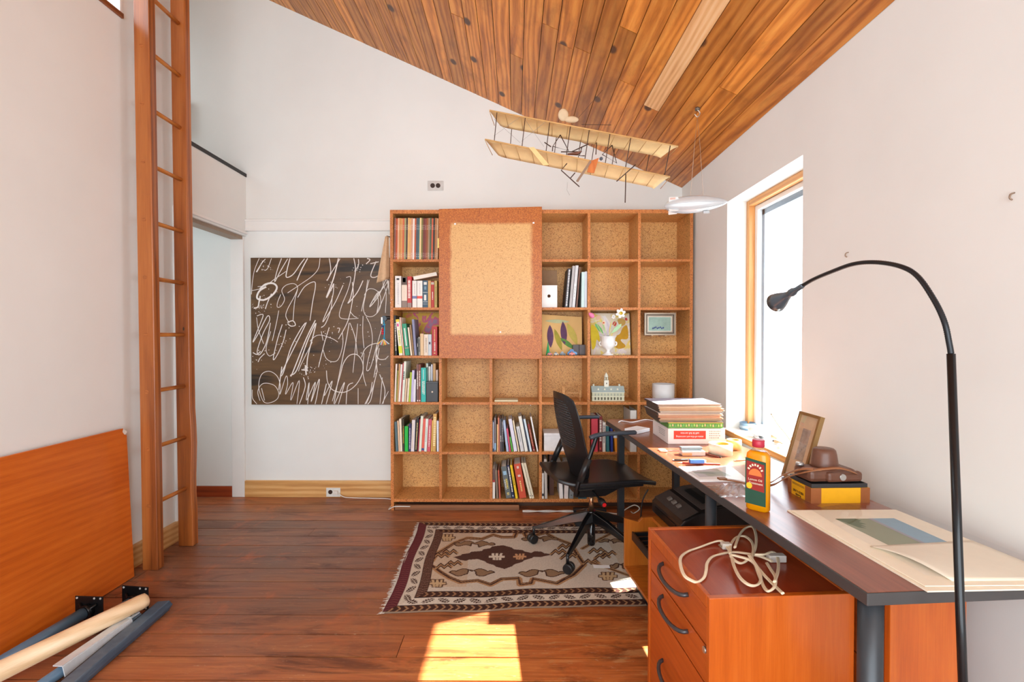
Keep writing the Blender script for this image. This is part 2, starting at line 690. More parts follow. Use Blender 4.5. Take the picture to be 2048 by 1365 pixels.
mb.box((-3.42, 2.85, 0), (-3.3, 3.9, 1.0)).box((-3.42, 2.85, 1.9), (-3.3, 3.9, 2.85)).box((-3.42, 2.85, 3.5), (-3.3, 3.9, 4.6))  # unseen end wall, added to cut daylight; its openings light hall and loft
mb.box((-3.42, 2.85, 1.0), (-3.3, 3.1, 1.9)).box((-3.42, 3.55, 1.0), (-3.3, 3.9, 1.9)).box((-3.42, 2.85, 2.85), (-3.3, 3.1, 3.5)).box((-3.42, 3.55, 2.85), (-3.3, 3.9, 3.5))
mb.prism([(-3.3, 2.85, 0), (-2.21, 2.85, 0), (-2.21, 2.85, 4.02), (-3.3, 2.85, 4.5)], (0, 0.12, 0))
struct(mb.build('wall_hall', WHITE))
mb = MB()
mb.box((-2.21, YR - 0.12, 0), (1.54, YR, 0.12))
mb.prism([(-2.21, YR - 0.12, 2.75), (1.0, YR - 0.12, 2.53), (1.0, YR - 0.12, ceil_z(1.0)), (-2.21, YR - 0.12, ceil_z(-2.21))], (0, 0.12, 0))
struct(mb.build('wall_rear', WHITE))

PINE = wood('pale_pine_baseboard', (178, 120, 62), (214, 162, 98), (232, 190, 132), (0.1, 1, 1), 18, 0.5, 0, tone=0.05)
PINEY = wood('pale_pine_baseboard_lengthwise', (178, 120, 62), (208, 156, 94), (228, 184, 126), (1, 0.1, 1), 18, 0.5, 0, tone=0.05)
struct(MB().box((-2.105, 3.748, 0), (-0.902, YB, 0.128)).build('baseboard_back', PINE, bev=0.002))
struct(MB().box((XL, YR, 0), (-2.062, 2.965, 0.118)).build('baseboard_left', PINEY, bev=0.002))
struct(MB().box((-3.2, 3.755, 0), (-2.206, YB, 0.082)).build('baseboard_hall', wood('red_baseboard', (110, 40, 14), (146, 58, 22), (166, 74, 32), (0.1, 1, 1), 20, 0.4, 0.1, tone=0.0)))
struct(MB().box((XR - 0.016, YR, 0), (XR, 3.4, 0.1)).build('baseboard_right', WHITE))

# boxed picture ledge on the back wall, loft edge strip, doorway casing
struct(MB().box((XL, 3.752, 2.075), (-0.89, YB, 2.155)).box((XL, 3.745, 2.145), (-0.89, YB, 2.16)).box((XL, 3.745, 2.07), (-0.89, YB, 2.08)).build('trim_1', TRIMW, bev=0.003))
struct(MB().box((-2.22, 2.97, 2.49), (XL + 0.006, YB, 2.515)).build('trim_2', plain((46, 46, 46), 0.6, name='dark_edge_strip')))
d1 = bpy.data.objects.new('door_1', None)
COL.objects.link(d1); struct(d1); d1.location = (XL, 3.25, 0); ORG['door_1'] = Vector(d1.location)
MB().box((-2.215, 2.955, 0), (XL + 0.014, 3.0, 2.055)).build('door_casing', TRIMW, d1, bev=0.003)
MB().box((-2.205, 3.75, 0), (-2.106, YB, 2.03)).build('door_casing', TRIMW, d1, bev=0.003)
MB().box((-2.2, 2.97, 2.005), (-2.11, 3.75, 2.03)).build('door_track', plain((150, 128, 108), 0.5, name='taupe_track_paint'), d1)
MB().box((XL - 0.02, 2.96, 2.045), (XL + 0.014, 3.77, 2.062)).build('door_head_moulding', TRIMW, d1, bev=0.003)

# ---- the tall window with its sill
OAKF = wood('honey_pine_frame', (178, 112, 56), (214, 152, 88), (230, 178, 118), (1, 1, 0.08), 20, 0.45, 0.05, tone=0.06)
OAKFY = wood('honey_pine_frame_rail', (178, 112, 56), (214, 152, 88), (230, 178, 118), (1, 0.08, 1), 20, 0.45, 0.05, tone=0.06)
w1 = bpy.data.objects.new('window_1', None)
COL.objects.link(w1); struct(w1); w1.location = (1.43, 2.58, WZ0); ORG['window_1'] = Vector(w1.location)
fx0, fx1, ft = 1.405, 1.475, 0.035
MB().box((fx0, WY1 - ft, WZ0), (fx1, WY1, WZ1)).build('frame_post', OAKF, w1, bev=0.003)
MB().box((fx0, WY0, WZ0), (fx1, WY0 + ft, WZ1)).build('frame_post', OAKF, w1, bev=0.003)
MB().box((fx0, WY0 + ft, WZ1 - ft), (fx1, WY1 - ft, WZ1)).build('frame_head', OAKFY, w1, bev=0.003)
mb = MB()
a0, a1, b0, b1, t = WY0 + ft, WY1 - ft, WZ0, WZ1 - ft, 0.03
mb.box((1.44, a0, b0), (1.47, a0 + t, b1)).box((1.44, a1 - t, b0), (1.47, a1, b1)).box((1.44, a0 + t, b1 - t), (1.47, a1 - t, b1)).box((1.44, a0 + t, b0), (1.47, a1 - t, b0 + 0.035))
sash = mb.build('sash', TRIMW, w1, bev=0.003)
MB().box((1.453, a0 + t, b0 + 0.035), (1.458, a1 - t, b1 - t)).build('pane', clear('window_glass', (0.96, 0.98, 1.0), 0.06), sash)
MB().box((1.47, WY0, b0), (1.478, a0 + 0.055, WZ1)).box((1.47, a1 - 0.055, b0), (1.478, WY1, WZ1)).box((1.47, WY0, b1 - 0.06), (1.478, WY1, WZ1)).build('storm_screen_frame', plain((150, 160, 168), 0.5, 0.4, name='grey_aluminium'), w1)
MB().box((1.262, WY0 + 0.01, 0.67), (1.41, WY1 - 0.002, 0.70)).build('window_sill', plain((232, 226, 218), 0.55, name='worn_white_sill'), w1, bev=0.003)
MB().box((1.254, WY0 + 0.01, 0.669), (1.2618, WY1 + 0.0, 0.6995)).build('sill_nosing', OAKFY, w1, bev=0.002)

# ---- high window in the left wall
w2 = bpy.data.objects.new('window_2', None)
COL.objects.link(w2); struct(w2); w2.location = (XL, 2.15, W2[2]); ORG['window_2'] = Vector(w2.location)
DKW = wood('brown_window_wood', (84, 40, 16), (128, 68, 32), (150, 86, 44), (1, 0.1, 1), 20, 0.5, 0, tone=0.05)
MB().box((-2.2, W2[0], W2[2] - 0.012), (XL + 0.012, W2[1] + 0.012, W2[2] + 0.014)).build('frame_sill', DKW, w2, bev=0.002)
MB().box((-2.2, W2[1] - 0.004, W2[2]), (XL + 0.004, W2[1] + 0.012, W2[3])).build('frame_post', TRIMW, w2)
MB().box((-2.16, W2[0], W2[2]), (-2.155, W2[1], W2[3])).build('pane', clear('window_glass', (0.96, 0.98, 1.0), 0.06), w2)

# ---- wall fittings
def outlet(name, label, c, w, h, mat):
    t = thing(name, label, 'outlet', c)
    x, y, z = c
    MB().box((x - w / 2, y - 0.006, z - h / 2), (x + w / 2, y, z + h / 2)).build('cover_plate', mat, t, bev=0.002)
    return t


PLATE = plain((205, 205, 203), 0.35, 0.5, name='brushed_steel_plate')
BRN = plain((52, 30, 18), 0.4, name='brown_bakelite')
p = at(871, 372, Y=YB)
t = outlet('wall_outlet', 'steel plate with two brown sockets high on the wall above bookcase', (p.x, YB, p.z), 0.122, 0.076, PLATE)
for dx in (-0.021, 0.021):
    s = MB().cyl((p.x + dx, YB - 0.009, p.z), (p.x + dx, YB - 0.005, p.z), 0.018, n=20).build('socket', BRN, t)
    for dz in (-0.006, 0.006):
        MB().box((p.x + dx - 0.005, YB - 0.0096, p.z + dz - 0.0012), (p.x + dx + 0.005, YB - 0.0088, p.z + dz + 0.0012)).build('slot', BLACKP, s)
MB().cyl((p.x, YB - 0.008, p.z), (p.x, YB - 0.005, p.z), 0.003, n=10).build('screw', PLATE, t)
p = at(667, 985, Y=3.748)
t = outlet('floor_outlet', 'white plate with plugged cord low on the pine baseboard', (p.x, 3.748, p.z), 0.11, 0.07, plain((222, 222, 216), 0.4, name='white_plate'))
MB().cyl((p.x - 0.022, 3.739, p.z + 0.003), (p.x - 0.022, 3.743, p.z + 0.003), 0.0165, n=20).build('socket', BRN, t)
MB().box((p.x + 0.005, 3.722, p.z - 0.012), (p.x + 0.04, 3.743, p.z + 0.016)).build('plug', plain((225, 220, 212), 0.5, name='ivory_plastic'), t, bev=0.003)
cord = [(p.x + 0.04, 3.73, p.z), (p.x + 0.09, 3.725, p.z - 0.03), (p.x + 0.17, 3.72, 0.006), (p.x + 0.3, 3.715, 0.005), (-0.96, 3.7, 0.005), (-0.912, 3.62, 0.005), (-0.912, 3.48, 0.005), (-0.86, 3.455, 0.034), (-0.75, 3.45, 0.036)]
tag(MB().tube(smoothpts(cord, 6), 0.0035, 8).build('outlet_cable', plain((225, 220, 212), 0.5, name='ivory_plastic'), origin=(p.x + 0.1, 3.72, 0)), 'white cable running from baseboard outlet to bookcase foot', 'cable')
# little hooks left in the right wall
for px, py, lab in ((1697, 509, 'tiny bent nail in the right wall above the lamp neck'), (2029, 392, 'small rusty hook high on the bare right wall')):
    w_ = at(px, py, X=XR)
    tag(MB().tube(smoothpts([(XR, w_.y, w_.z + 0.008), (XR - 0.01, w_.y, w_.z + 0.004), (XR - 0.012, w_.y, w_.z - 0.006), (XR - 0.006, w_.y, w_.z - 0.01)], 4), 0.0022, 6).build('wall_hook', plain((150, 128, 110), 0.5, 0.4), origin=w_), lab, 'hook')
# vent in the loft
p = at(352, 238, Y=YB)
t = thing('wall_vent', 'grey louvred vent on the loft wall behind the ladder', 'vent', (p.x, YB, p.z - 0.13))
MB().box((p.x - 0.12, YB - 0.05, p.z - 0.13), (p.x + 0.1, YB, p.z + 0.13)).build('housing', plain((208, 208, 206), 0.5, name='grey_enamel'), t, bev=0.006)
for k in range(7):
    MB().box((p.x - 0.105, YB - 0.054, p.z - 0.09 + 0.03 * k), (p.x + 0.085, YB - 0.049, p.z - 0.075 + 0.03 * k)).build('slat', plain((60, 62, 64), 0.5), t)
p = at(347, 152, Y=YB)
tag(MB().cyl((p.x, YB - 0.012, p.z), (p.x, YB, p.z), 0.03, n=20).cyl((p.x, YB - 0.02, p.z), (p.x, YB - 0.012, p.z), 0.018, n=16).build('wall_thermostat', plain((200, 202, 200), 0.4, 0.3), origin=(p.x, YB, p.z)), 'small round grey thermostat on the loft wall above the vent', 'thermostat')

# ================================================================== THE LADDER
LADW = wood('ladder_fir', (96, 44, 14), (160, 88, 36), (190, 116, 56), (1, 1, 0.07), 16, 0.4, 0.12, rings=0.3, knots=0.05, knot_scale=4, kstretch=(2, 2, 0.9), tone=0.08)
RUNG = wood('rung_dowel', (150, 82, 26), (190, 116, 44), (210, 138, 60), (1, 0.1, 1), 20, 0.4, 0.1, tone=0.06)
lt = thing('ladder', 'tall brown wooden ladder with round rungs up to the loft', 'ladder', (-1.97, 2.74, 0))
LEAN = -0.0065


def lx(z):
    return LEAN * z


def rail(y0, y1, x0, x1, z1, wob=False):
    mb = MB()
    n = 34
    rows = []
    for k in range(n + 1):
        z = z1 * k / n
        d = lx(z)
        bulge = 0.0
        if wob and 0.45 < z < 0.8:
            bulge = 0.008 * math.sin((z - 0.45) / 0.35 * math.pi)
        if wob and z < 0.3:
            bulge = 0.005
        rows.append([(x0 + d, y0, z), (x1 + d + bulge, y0, z), (x1 + d + bulge, y1, z), (x0 + d, y1, z)])
    vs = [p for r in rows for p in r]
    fs = [(3, 2, 1, 0), tuple(4 * n + k for k in range(4))]
    for k in range(n):
        for j in range(4):
            fs.append((4 * k + j, 4 * k + (j + 1) % 4, 4 * k + 4 + (j + 1) % 4, 4 * k + 4 + j))
    return mb.add(vs, fs)


rail(2.575, 2.622, -2.0, -1.917, 3.5).build('rail', LADW, lt, bev=0.004)
rail(2.872, 2.922, -2.013, -1.93, 3.5, True).build('rail', LADW, lt, bev=0.004)
for k in range(11):
    z = at(320, 1003, X=-1.96).z + 0.3065 * k
    d = lx(z)
    xr = -1.961 + d
    MB().cyl((xr, 2.6, z), (xr - 0.006, 2.885, z), 0.0115, n=14).build('rung', RUNG, lt)
    MB().cyl((xr, 2.5735, z), (xr, 2.577, z), 0.0105, n=16).build('rung_plug', wood('peg_end_grain', (128, 66, 24), (164, 92, 40), (180, 108, 52), (1, 1, 1), 60, 0.5, 0, tone=0.15), lt)

# ================================================================== LEFT CORNER: loose tabletop and table legs
CHERRY = wood('cherry_veneer', (172, 76, 14), (204, 100, 26), (220, 120, 40), (0.9, 0.09, 0.9), 20, 0.32, 0.15, rings=0.15, tone=0.0)
tp = thing('tabletop', 'loose orange cherry tabletop leaning against the left wall', 'tabletop', (-2.0, 1.8, 0))
hgt, lean = 0.775, 0.068
ang = math.asin(lean / hgt)
def tt(y, h, t=0.0):      # point on the leaning board
    return Vector((-2.006 - h * math.sin(ang) + t * math.cos(ang), y, h * math.cos(ang) + t * math.sin(ang) + 0.001))
yn, yf = 0.95, 2.532
prof = [(yn, 0), (2.506, 0), (2.5455, 0.735), (2.53, 0.742), (2.521, 0.757), (2.528, 0.775), (yn, 0.775)]
pts = [tt(y, h) for y, h in prof]
MB().prism(pts, tt(0, 0, 0.018) - tt(0, 0, 0)).build('veneer_board', CHERRY, tp, bev=0.0015)
mb = MB()
arc = [tt(2.536 + 0.016 * math.cos(a), 0.758 + 0.016 * math.sin(a), -0.0) for a in np.linspace(2.2, 6.0, 12)]
mb.prism(arc, tt(0, 0, 0.017) - tt(0, 0, 0)).build('corner_clip', plain((232, 226, 214), 0.5, name='white_plastic_clip'), tp)

STEELB = plain((92, 120, 144), 0.3, 0.1, name='blue_grey_lacquered_steel')
def leg_lying(label, pc, size, d, L, tmat, group=None, plate_rot=0.0):
    """pc: bottom centre of the upright plate; d: unit direction (xy) in which the tube runs away"""
    t = thing('table_leg', label, 'table leg', pc, 0.0, group)
    px, py, pz = pc
    d = Vector((d[0], d[1], 0)).normalized()
    sd = Vector((-d.y, d.x, 0))
    up = Vector((0, 0, 1))
    pr = Vector((math.cos(plate_rot), math.sin(plate_rot), 0))
    nrm = pr.cross(up)
    base = Vector(pc)
    q = [base - pr * size / 2 + up * 0.001, base + pr * size / 2 + up * 0.001, base + pr * size / 2 + up * size * 0.8, base - pr * size / 2 + up * size * 0.8]
    pl = MB().slab(q, nrm * 0.005).build('mounting_plate', BLACKM, t, bev=0.002)
    for u, h in ((-0.42, 0.74), (0.42, 0.74), (0.2, 0.74), (-0.42, 0.08), (0.42, 0.08)):
        c = base + pr * u * size + up * h * size
        MB().cyl(c - nrm * 0.0015, c + nrm * 0.0065, 0.0045, n=10).build('screw_hole', plain((190, 190, 188), 0.4, 0.3), pl)
    c0 = base + up * 0.042
    for u in (-1, 1):
        a = c0 + d * 0.03
        MB().tube([c0 + pr * u * size * 0.3 + up * size * 0.22 + d * 0.006, a], 0.006, 6).build('gusset', BLACKM, pl)
    MB().tube([c0 + d * 0.004, c0 + d * 0.03], 0.03, 20).build('collar', BLACKM, t)
    c1 = c0 + d * L
    c1.z = 0.026
    MB().tube([c0 + d * 0.02, c1], 0.025, 20).build('tube', tmat, t)
    return t


p = at(180, 1239, Z=0)
e = at(2, 1340, Z=0)
leg_lying('blue-grey tube table leg with black plate, next to the orange tabletop', (p.x, p.y, 0), 0.13, (e - p).to_2d(), 0.34, STEELB, 'loose table legs', -0.05)
p2 = at(272, 1219, Z=0)
e2 = at(60, 1340, Z=0)
leg_lying('blue-grey tube table leg with black plate, half under the cream roller', (p2.x, p2.y, 0), 0.135, (e2 - p2).to_2d(), 0.2, STEELB, 'loose table legs', -0.12)
# cream cardboard roller lying over the second leg
r0 = at(292, 1200, Z=0.095); r1 = at(95, 1302, Z=0.06)
dd = (r1 - r0)
r1 = r0 + dd * 1.6; r1.z = 0.055
tag(MB().tube([r0 - dd.normalized() * 0.006, r0, r0 + dd * 0.06, r1], [0.02, 0.029, 0.032, 0.036], 24).build('wood_roller', wood('pale_turned_wood', (206, 168, 124), (228, 196, 156), (240, 214, 180), (0.3, 0.3, 1), 14, 0.45, 0, tone=0), origin=(r0.x, r0.y, 0)),
    'cream turned wooden roller lying across the loose table legs', 'roller')
# white angle bracket with bolts
GREYW = plain((214, 218, 222), 0.4, 0.2, name='pale_grey_enamel')
b0 = at(250, 1236, Z=0.055); b1 = at(150, 1304, Z=0.055)
bt = thing('angle_bracket', 'white metal angle bracket with bolts lying beside the roller', 'bracket', (b0.x, b0.y, 0))
d = (b1 - b0); d.z = 0; d.normalize(); sd = Vector((-d.y, d.x, 0))
if sd.x < 0: sd = -sd
up = Vector((0, 0, 1))
A = Vector((b0.x, b0.y, 0.05)) + sd * 0.028; B = A + d * 0.3
MB().slab([A, B, B + sd * 0.012 - up * 0.049, A + sd * 0.012 - up * 0.049], sd * 0.004).build('flange', GREYW, bt)
MB().slab([A, B, B - sd * 0.036, A - sd * 0.036], up * 0.004).build('flange', GREYW, bt)
MB().slab([A - d * 0.045, A, A - sd * 0.026, A - sd * 0.026 - d * 0.045], up * 0.005).build('end_tab', GREYW, bt)
for k in (0.012, 0.03):
    MB().cyl(A - d * k - sd * 0.012, A - d * k - sd * 0.012 + up * 0.026, 0.004, n=8).build('bolt', plain((120, 110, 90), 0.4, 0.8), bt)
# short tube and two dark rails
c0 = at(279, 1234, Z=0.02); c1 = c0 + d * 0.55; c1.z = 0.0205; c0.z = 0.0205
tag(MB().tube([c0, c0 + d * 0.006, c1], [0.016, 0.02, 0.02], 18).build('steel_tube', STEELB, origin=(c0.x, c0.y, 0)), 'short blue-grey steel tube tucked under the white bracket', 'tube')
DARKR = wood('charcoal_painted_wood', (52, 70, 88), (72, 92, 112), (112, 128, 140), (0.2, 0.2, 1), 16, 0.5, 0, rings=0.1, tone=0)
q0 = at(336, 1216, Z=0.035); q1 = at(190, 1352, Z=0.02)
d2 = (q1 - q0); d2.z = 0; d2.normalize(); s2 = Vector((-d2.y, d2.x, 0))
if s2.x < 0: s2 = -s2
q0 = at(338, 1222, Z=0.0)
tag(MB().prism([q0 - s2 * 0.05 + up * 0.001, q0 + up * 0.001, q0 - d2 * 0.02 + s2 * 0.006 + up * 0.02, q0 + up * 0.045 - d2 * 0.005, q0 - s2 * 0.05 + up * 0.045], d2 * 0.75).build('dark_rail', DARKR, origin=q0, bev=0.003),
    'thick charcoal painted wood rail lying outermost on the floor', 'rail')
q3 = q0 - s2 * 0.062 + d2 * 0.03
tag(MB().box((-0.004, 0, 0.001), (0.004, 0.7, 0.034), Matrix.Translation(q3) @ Matrix.Rotation(math.atan2(-d2.x, d2.y), 4, 'Z')).build('thin_rail', BLACKM, origin=q3), 'thin black metal rail between white bracket and charcoal rail', 'rail')

# ================================================================== THE BOOKCASE
BF, BB = 3.475, 3.765
CX = [-0.895, -0.536, -0.173, 0.183, 0.529, 0.888, 1.27]
RZ = [2.16, 1.798, 1.453, 1.107, 0.772, 0.413, 0.072]
CHIP = chip('particle_board_face', (160, 104, 52), (214, 158, 92), (228, 180, 116), 0.42)
CHIPE = chip('particle_board_edge', (150, 82, 30), (196, 118, 54), (216, 150, 88), 0.5)
CHIPB = chip('particle_board_back', (168, 110, 54), (218, 164, 96), (232, 186, 122), 0.5)


def front_edge(o, mat, ny=-0.9):
    o.data.materials.append(mat)
    for p in o.data.polygons:
        if p.normal.y < ny:
            p.material_index = 1
    return o


bc = thing('bookcase', 'wide orange particle board bookcase with six columns of cells', 'bookcase', (0, BF, 0))
T = 0.01
front_edge(MB().box((CX[0], BF, 0), (CX[0] + 0.022, BB, 2.16)).build('side_panel', CHIP, bc, bev=0.001), CHIPE)
front_edge(MB().box((CX[6] - 0.022, BF, 0), (CX[6], BB, 2.16)).build('side_panel', CHIP, bc, bev=0.001), CHIPE)
front_edge(MB().box((CX[0] + 0.022, BF, 2.133), (CX[6] - 0.022, BB, 2.16)).build('top_panel', CHIP, bc, bev=0.001), CHIPE)
front_edge(MB().box((CX[0] + 0.022, BF, 0.06), (CX[6] - 0.022, BB, 0.082)).build('bottom_panel', CHIP, bc, bev=0.001), CHIPE)
MB().box((CX[0] + 0.022, BB - 0.008, 0.082), (CX[6] - 0.022, BB, 2.133)).build('back_panel', CHIPB, bc)
for x in CX[1:6]:
    front_edge(MB().box((x - T, BF + 0.001, 0.082), (x + T, BB - 0.008, 2.133)).build('divider', CHIP, bc, bev=0.001), CHIPE)
for i in range(6):
    xa = CX[i] + (0.022 if i == 0 else T)
    xb = CX[i + 1] - (0.022 if i == 5 else T)
    for j in range(1, 6):
        z = RZ[j]
        front_edge(MB().box((xa, BF + 0.003, z - 0.009), (xb, BB - 0.008, z + 0.009)).build('shelf', CHIP, bc, bev=0.001), CHIPE)
PLK = wood('brown_plinth_plank', (92, 52, 26), (134, 84, 48), (152, 100, 62), (0.08, 1, 1), 18, 0.55, 0, tone=0)
MB().box((CX[0] + 0.03, BF - 0.004, 0.001), (0.03, BF + 0.018, 0.04)).build('plinth_plank', PLK, bc, bev=0.002)
MB().box((CX[0] + 0.03, BF + 0.1, 0.0), (CX[6] - 0.03, BF + 0.12, 0.06)).build('toe_board', wood('dark_toe_board', (48, 26, 12), (70, 40, 20), (84, 50, 28), (0.08, 1, 1), 18, 0.6, 0, tone=0), bc)


def faded_door():
    m, nt, b = newmat('faded_particle_board_door')
    v = coords(nt, rand=False)
    vo = nt.nodes.new('ShaderNodeTexVoronoi'); vo.inputs['Scale'].default_value = 230
    nt.links.new(v, vo.inputs['Vector'])
    sp = nt.nodes.new('ShaderNodeSeparateColor'); nt.links.new(vo.outputs['Color'], sp.inputs[0])
    dk = ramp(nt, sp.outputs[0], [(0.0, lin((150, 74, 12))), (0.5, lin((184, 98, 24))), (1.0, lin((204, 122, 46)))])
    lt_ = ramp(nt, sp.outputs[0], [(0.0, lin((178, 122, 66))), (0.12, lin((212, 160, 96))), (1.0, lin((226, 178, 114)))])
    sx = nt.nodes.new('ShaderNodeSeparateXYZ'); nt.links.new(v, sx.inputs[0])
    wob = noise(nt, v, 9, 3)
    def edge(out, a, bb):
        ad = nt.nodes.new('ShaderNodeMath'); ad.operation = 'MULTIPLY_ADD'
        nt.links.new(wob, ad.inputs[0]); ad.inputs[1].default_value = 0.03; nt.links.new(out, ad.inputs[2])
        r = nt.nodes.new('ShaderNodeMapRange'); r.inputs[1].default_value = a; r.inputs[2].default_value = bb
        nt.links.new(ad.outputs[0], r.inputs[0]); return r.outputs[0]
    fs = [edge(sx.outputs[0], -0.452, -0.432), edge(sx.outputs[0], 0.148, 0.118), edge(sx.outputs[2], 1.27, 1.295), edge(sx.outputs[2], 2.08, 2.06)]
    f = fs[0]
    for g in fs[1:]:
        q = nt.nodes.new('ShaderNodeMath'); q.operation = 'MULTIPLY'
        nt.links.new(f, q.inputs[0]); nt.links.new(g, q.inputs[1]); f = q.outputs[0]
    nt.links.new(mixc(nt, f, dk, lt_), b.inputs['Base Color'])
    b.inputs['Roughness'].default_value = 0.42
    return m


mb = MB()
z0, z1, xa, xb = 1.098, 2.172, -0.541, 0.19
mb.slab([(xa, BF - 0.003, z0), (xb, BF - 0.018, z0 - 0.004), (xb, BF - 0.018, z1), (xa, BF - 0.003, z1 - 0.012)], (0, -0.019, 0))
dr = mb.build('door', faded_door(), bc, bev=0.0015)
MB().box((-0.552, BF - 0.012, 1.885), (-0.541, BF - 0.003, 1.955)).build('hinge', plain((190, 165, 95), 0.35, 0.8, name='brass'), dr)
for (u, w) in ((-0.43, 2.045), (0.125, 2.052), (-0.11, 1.28)):
    MB().box((u, BF - 0.0385, w), (u + 0.012, BF - 0.034, w + 0.01)).build('tape_scrap', WHITEP, dr)
# nicks of white paint and pins on the shelf fronts
for (px, py) in ((783, 600), (781, 606), (784, 615), (782, 621), (817, 713), (801, 810), (888, 809), (1061, 811)):
    q = at(px, py, Y=BF - 0.001)
    MB().lathe([(0.0, -0.003), (0.004, 0.0), (0.0, 0.003)], (q.x, BF - 0.001, q.z), 8).build('paint_nick', WHITEP, bc)

ORD = ['first', 'second', 'third', 'fourth', 'fifth', 'sixth', 'seventh', 'eighth', 'ninth', 'tenth', 'eleventh', 'twelfth', 'thirteenth', 'fourteenth', 'fifteenth', 'sixteenth', 'seventeenth', 'eighteenth', 'nineteenth', 'twentieth', 'twenty-first', 'twenty-second', 'twenty-third', 'twenty-fourth', 'twenty-fifth', 'twenty-sixth', 'twenty-seventh', 'twenty-eighth']


def book(px0, px1, ytop, lean, row, cov, desc, where, group, kind='book', yf=None, depth=None, marks=(), pages=True, cat=None, ybase=None):
    """one book standing on a shelf, spine to the room; lean is the shift of its top in the same units as px"""
    yf = BF + 0.012 if yf is None else yf
    s = yf / FPX
    zb = RZ[row] + (0.0095 if row < 6 else 0.0105)
    pb = at(px0, 900, Y=yf)
    x0 = at(px0, ybase or 700, Y=yf).x
    w = (px1 - px0) * s
    ztop = at(px0, ytop, Y=yf).z
    h = ztop - zb
    h = h / math.cos(math.atan2(abs(lean) * s, h)) * 0.995
    an = math.atan2(lean * s, h)
    dep = depth or min(0.26, max(0.12, 0.72 * h))
    dep = min(dep, BB - 0.012 - yf)
    # frame: x along thickness, rotated about the corner it rests on
    if an >= 0:
        R = Matrix.Translation((w, 0, 0)) @ Matrix.Rotation(an, 4, 'Y') @ Matrix.Translation((-w, 0, 0))
    else:
        R = Matrix.Rotation(an, 4, 'Y')
    R = Matrix.Translation((x0, yf, zb)) @ R
    # rest the lowest corner on the shelf
    c = min(0.0028, w * 0.2)
    o = MB()
    o.box((0, 0, 0), (w, c, h), R).box((0, c, 0), (c, dep, h), R).box((w - c, c, 0), (w, dep, h), R)
    ob = o.build('record_sleeve' if kind == 'record sleeve' else kind.replace(' ', '_'), cov if not isinstance(cov, tuple) else plain(cov, 0.5, var=0.05, scale=40), origin=(x0, yf, zb))
    tag(ob, '%s %s, %s' % (desc, kind, where), cat or kind, group)
    if pages:
        MB().box((c, c, 0.003), (w - c, dep - 0.003, h - 0.003), R).build('pages', PAPER, ob)
    for mk in marks:
        col, a, bq = mk[0], mk[1], mk[2]
        u0, u1 = (mk[3], mk[4]) if len(mk) > 3 else (0.0, 1.0)
        if col == 'letters':
            z = a
            lm = plain(mk[5] if len(mk) > 5 else (235, 230, 220), 0.6, var=0.02)
            ml = MB()
            rr = random.Random(int(px0 * 10))
            while z < bq:
                g = rr.uniform(0.018, 0.04)
                ml.box((w * u0, -0.0005, h * z), (w * u1, 0.0002, h * min(z + g, bq)), R)
                z += g + rr.uniform(0.008, 0.02)
            ml.build('spine_lettering', lm, ob)
        else:
            MB().box((w * u0, -0.0004, h * a), (w * u1, 0.0001, h * bq), R).build('spine_band', plain(col, 0.5, var=0.04), ob)
    return ob


def shelf_of_books(specs, row, where_fmt, group, kind='book', **kw):
    for i, sp in enumerate(specs):
        px0, px1, yt, ln, col, desc = sp[:6]
        ex = dict(kw)
        if len(sp) > 6:
            ex.update(sp[6])
        book(px0, px1, yt, ln, row, col, desc, where_fmt % ORD[i], group, kind=kind, **ex)


# --- records at the top of the outer column
rc = [((140, 92, 80), 'grey-brown'), ((182, 74, 30), 'rust'), ((226, 172, 132), 'salmon'), ((200, 142, 72), 'ochre'), ((216, 152, 88), 'light orange'), ((206, 102, 62), 'coral'), ((162, 156, 108), 'sage'),
      ((72, 54, 42), 'dark brown'), ((226, 176, 108), 'buff'), ((220, 164, 104), 'honey'), ((206, 152, 122), 'pale pink'), ((238, 224, 214), 'white'), ((186, 86, 46), 'brick red'), ((76, 82, 92), 'slate'), ((66, 102, 106), 'teal'),
      ((236, 206, 148), 'cream'), ((122, 112, 52), 'olive'), ((112, 52, 40), 'maroon'), ((132, 56, 42), 'dark red'), ((152, 82, 36), 'copper'), ((162, 132, 102), 'taupe'), ((76, 96, 66), 'dark green'), ((202, 92, 56), 'tomato red'),
      ((50, 38, 26), 'black'), ((172, 112, 62), 'bronze'), ((202, 156, 112), 'sand')]
sp = []
for i, (c, d) in enumerate(rc):
    a = 788.2 + i * 3.38
    lt_c = tuple(int(0.55 * k_ + 0.45 * 235) for k_ in c)
    sp.append((a, a + 3.15, 436 + RNG.uniform(-0.5, 0.8), 1.6, c, 'thin ' + d, dict(marks=[('letters', 0.72, 0.84, 0.25, 0.75, lt_c), ('letters', 0.05, 0.16, 0.25, 0.75, lt_c)])))
shelf_of_books(sp, 1, '%s from the painting side, top bookcase shelf', 'records on the top shelf', kind='record sleeve', depth=0.26, pages=False)

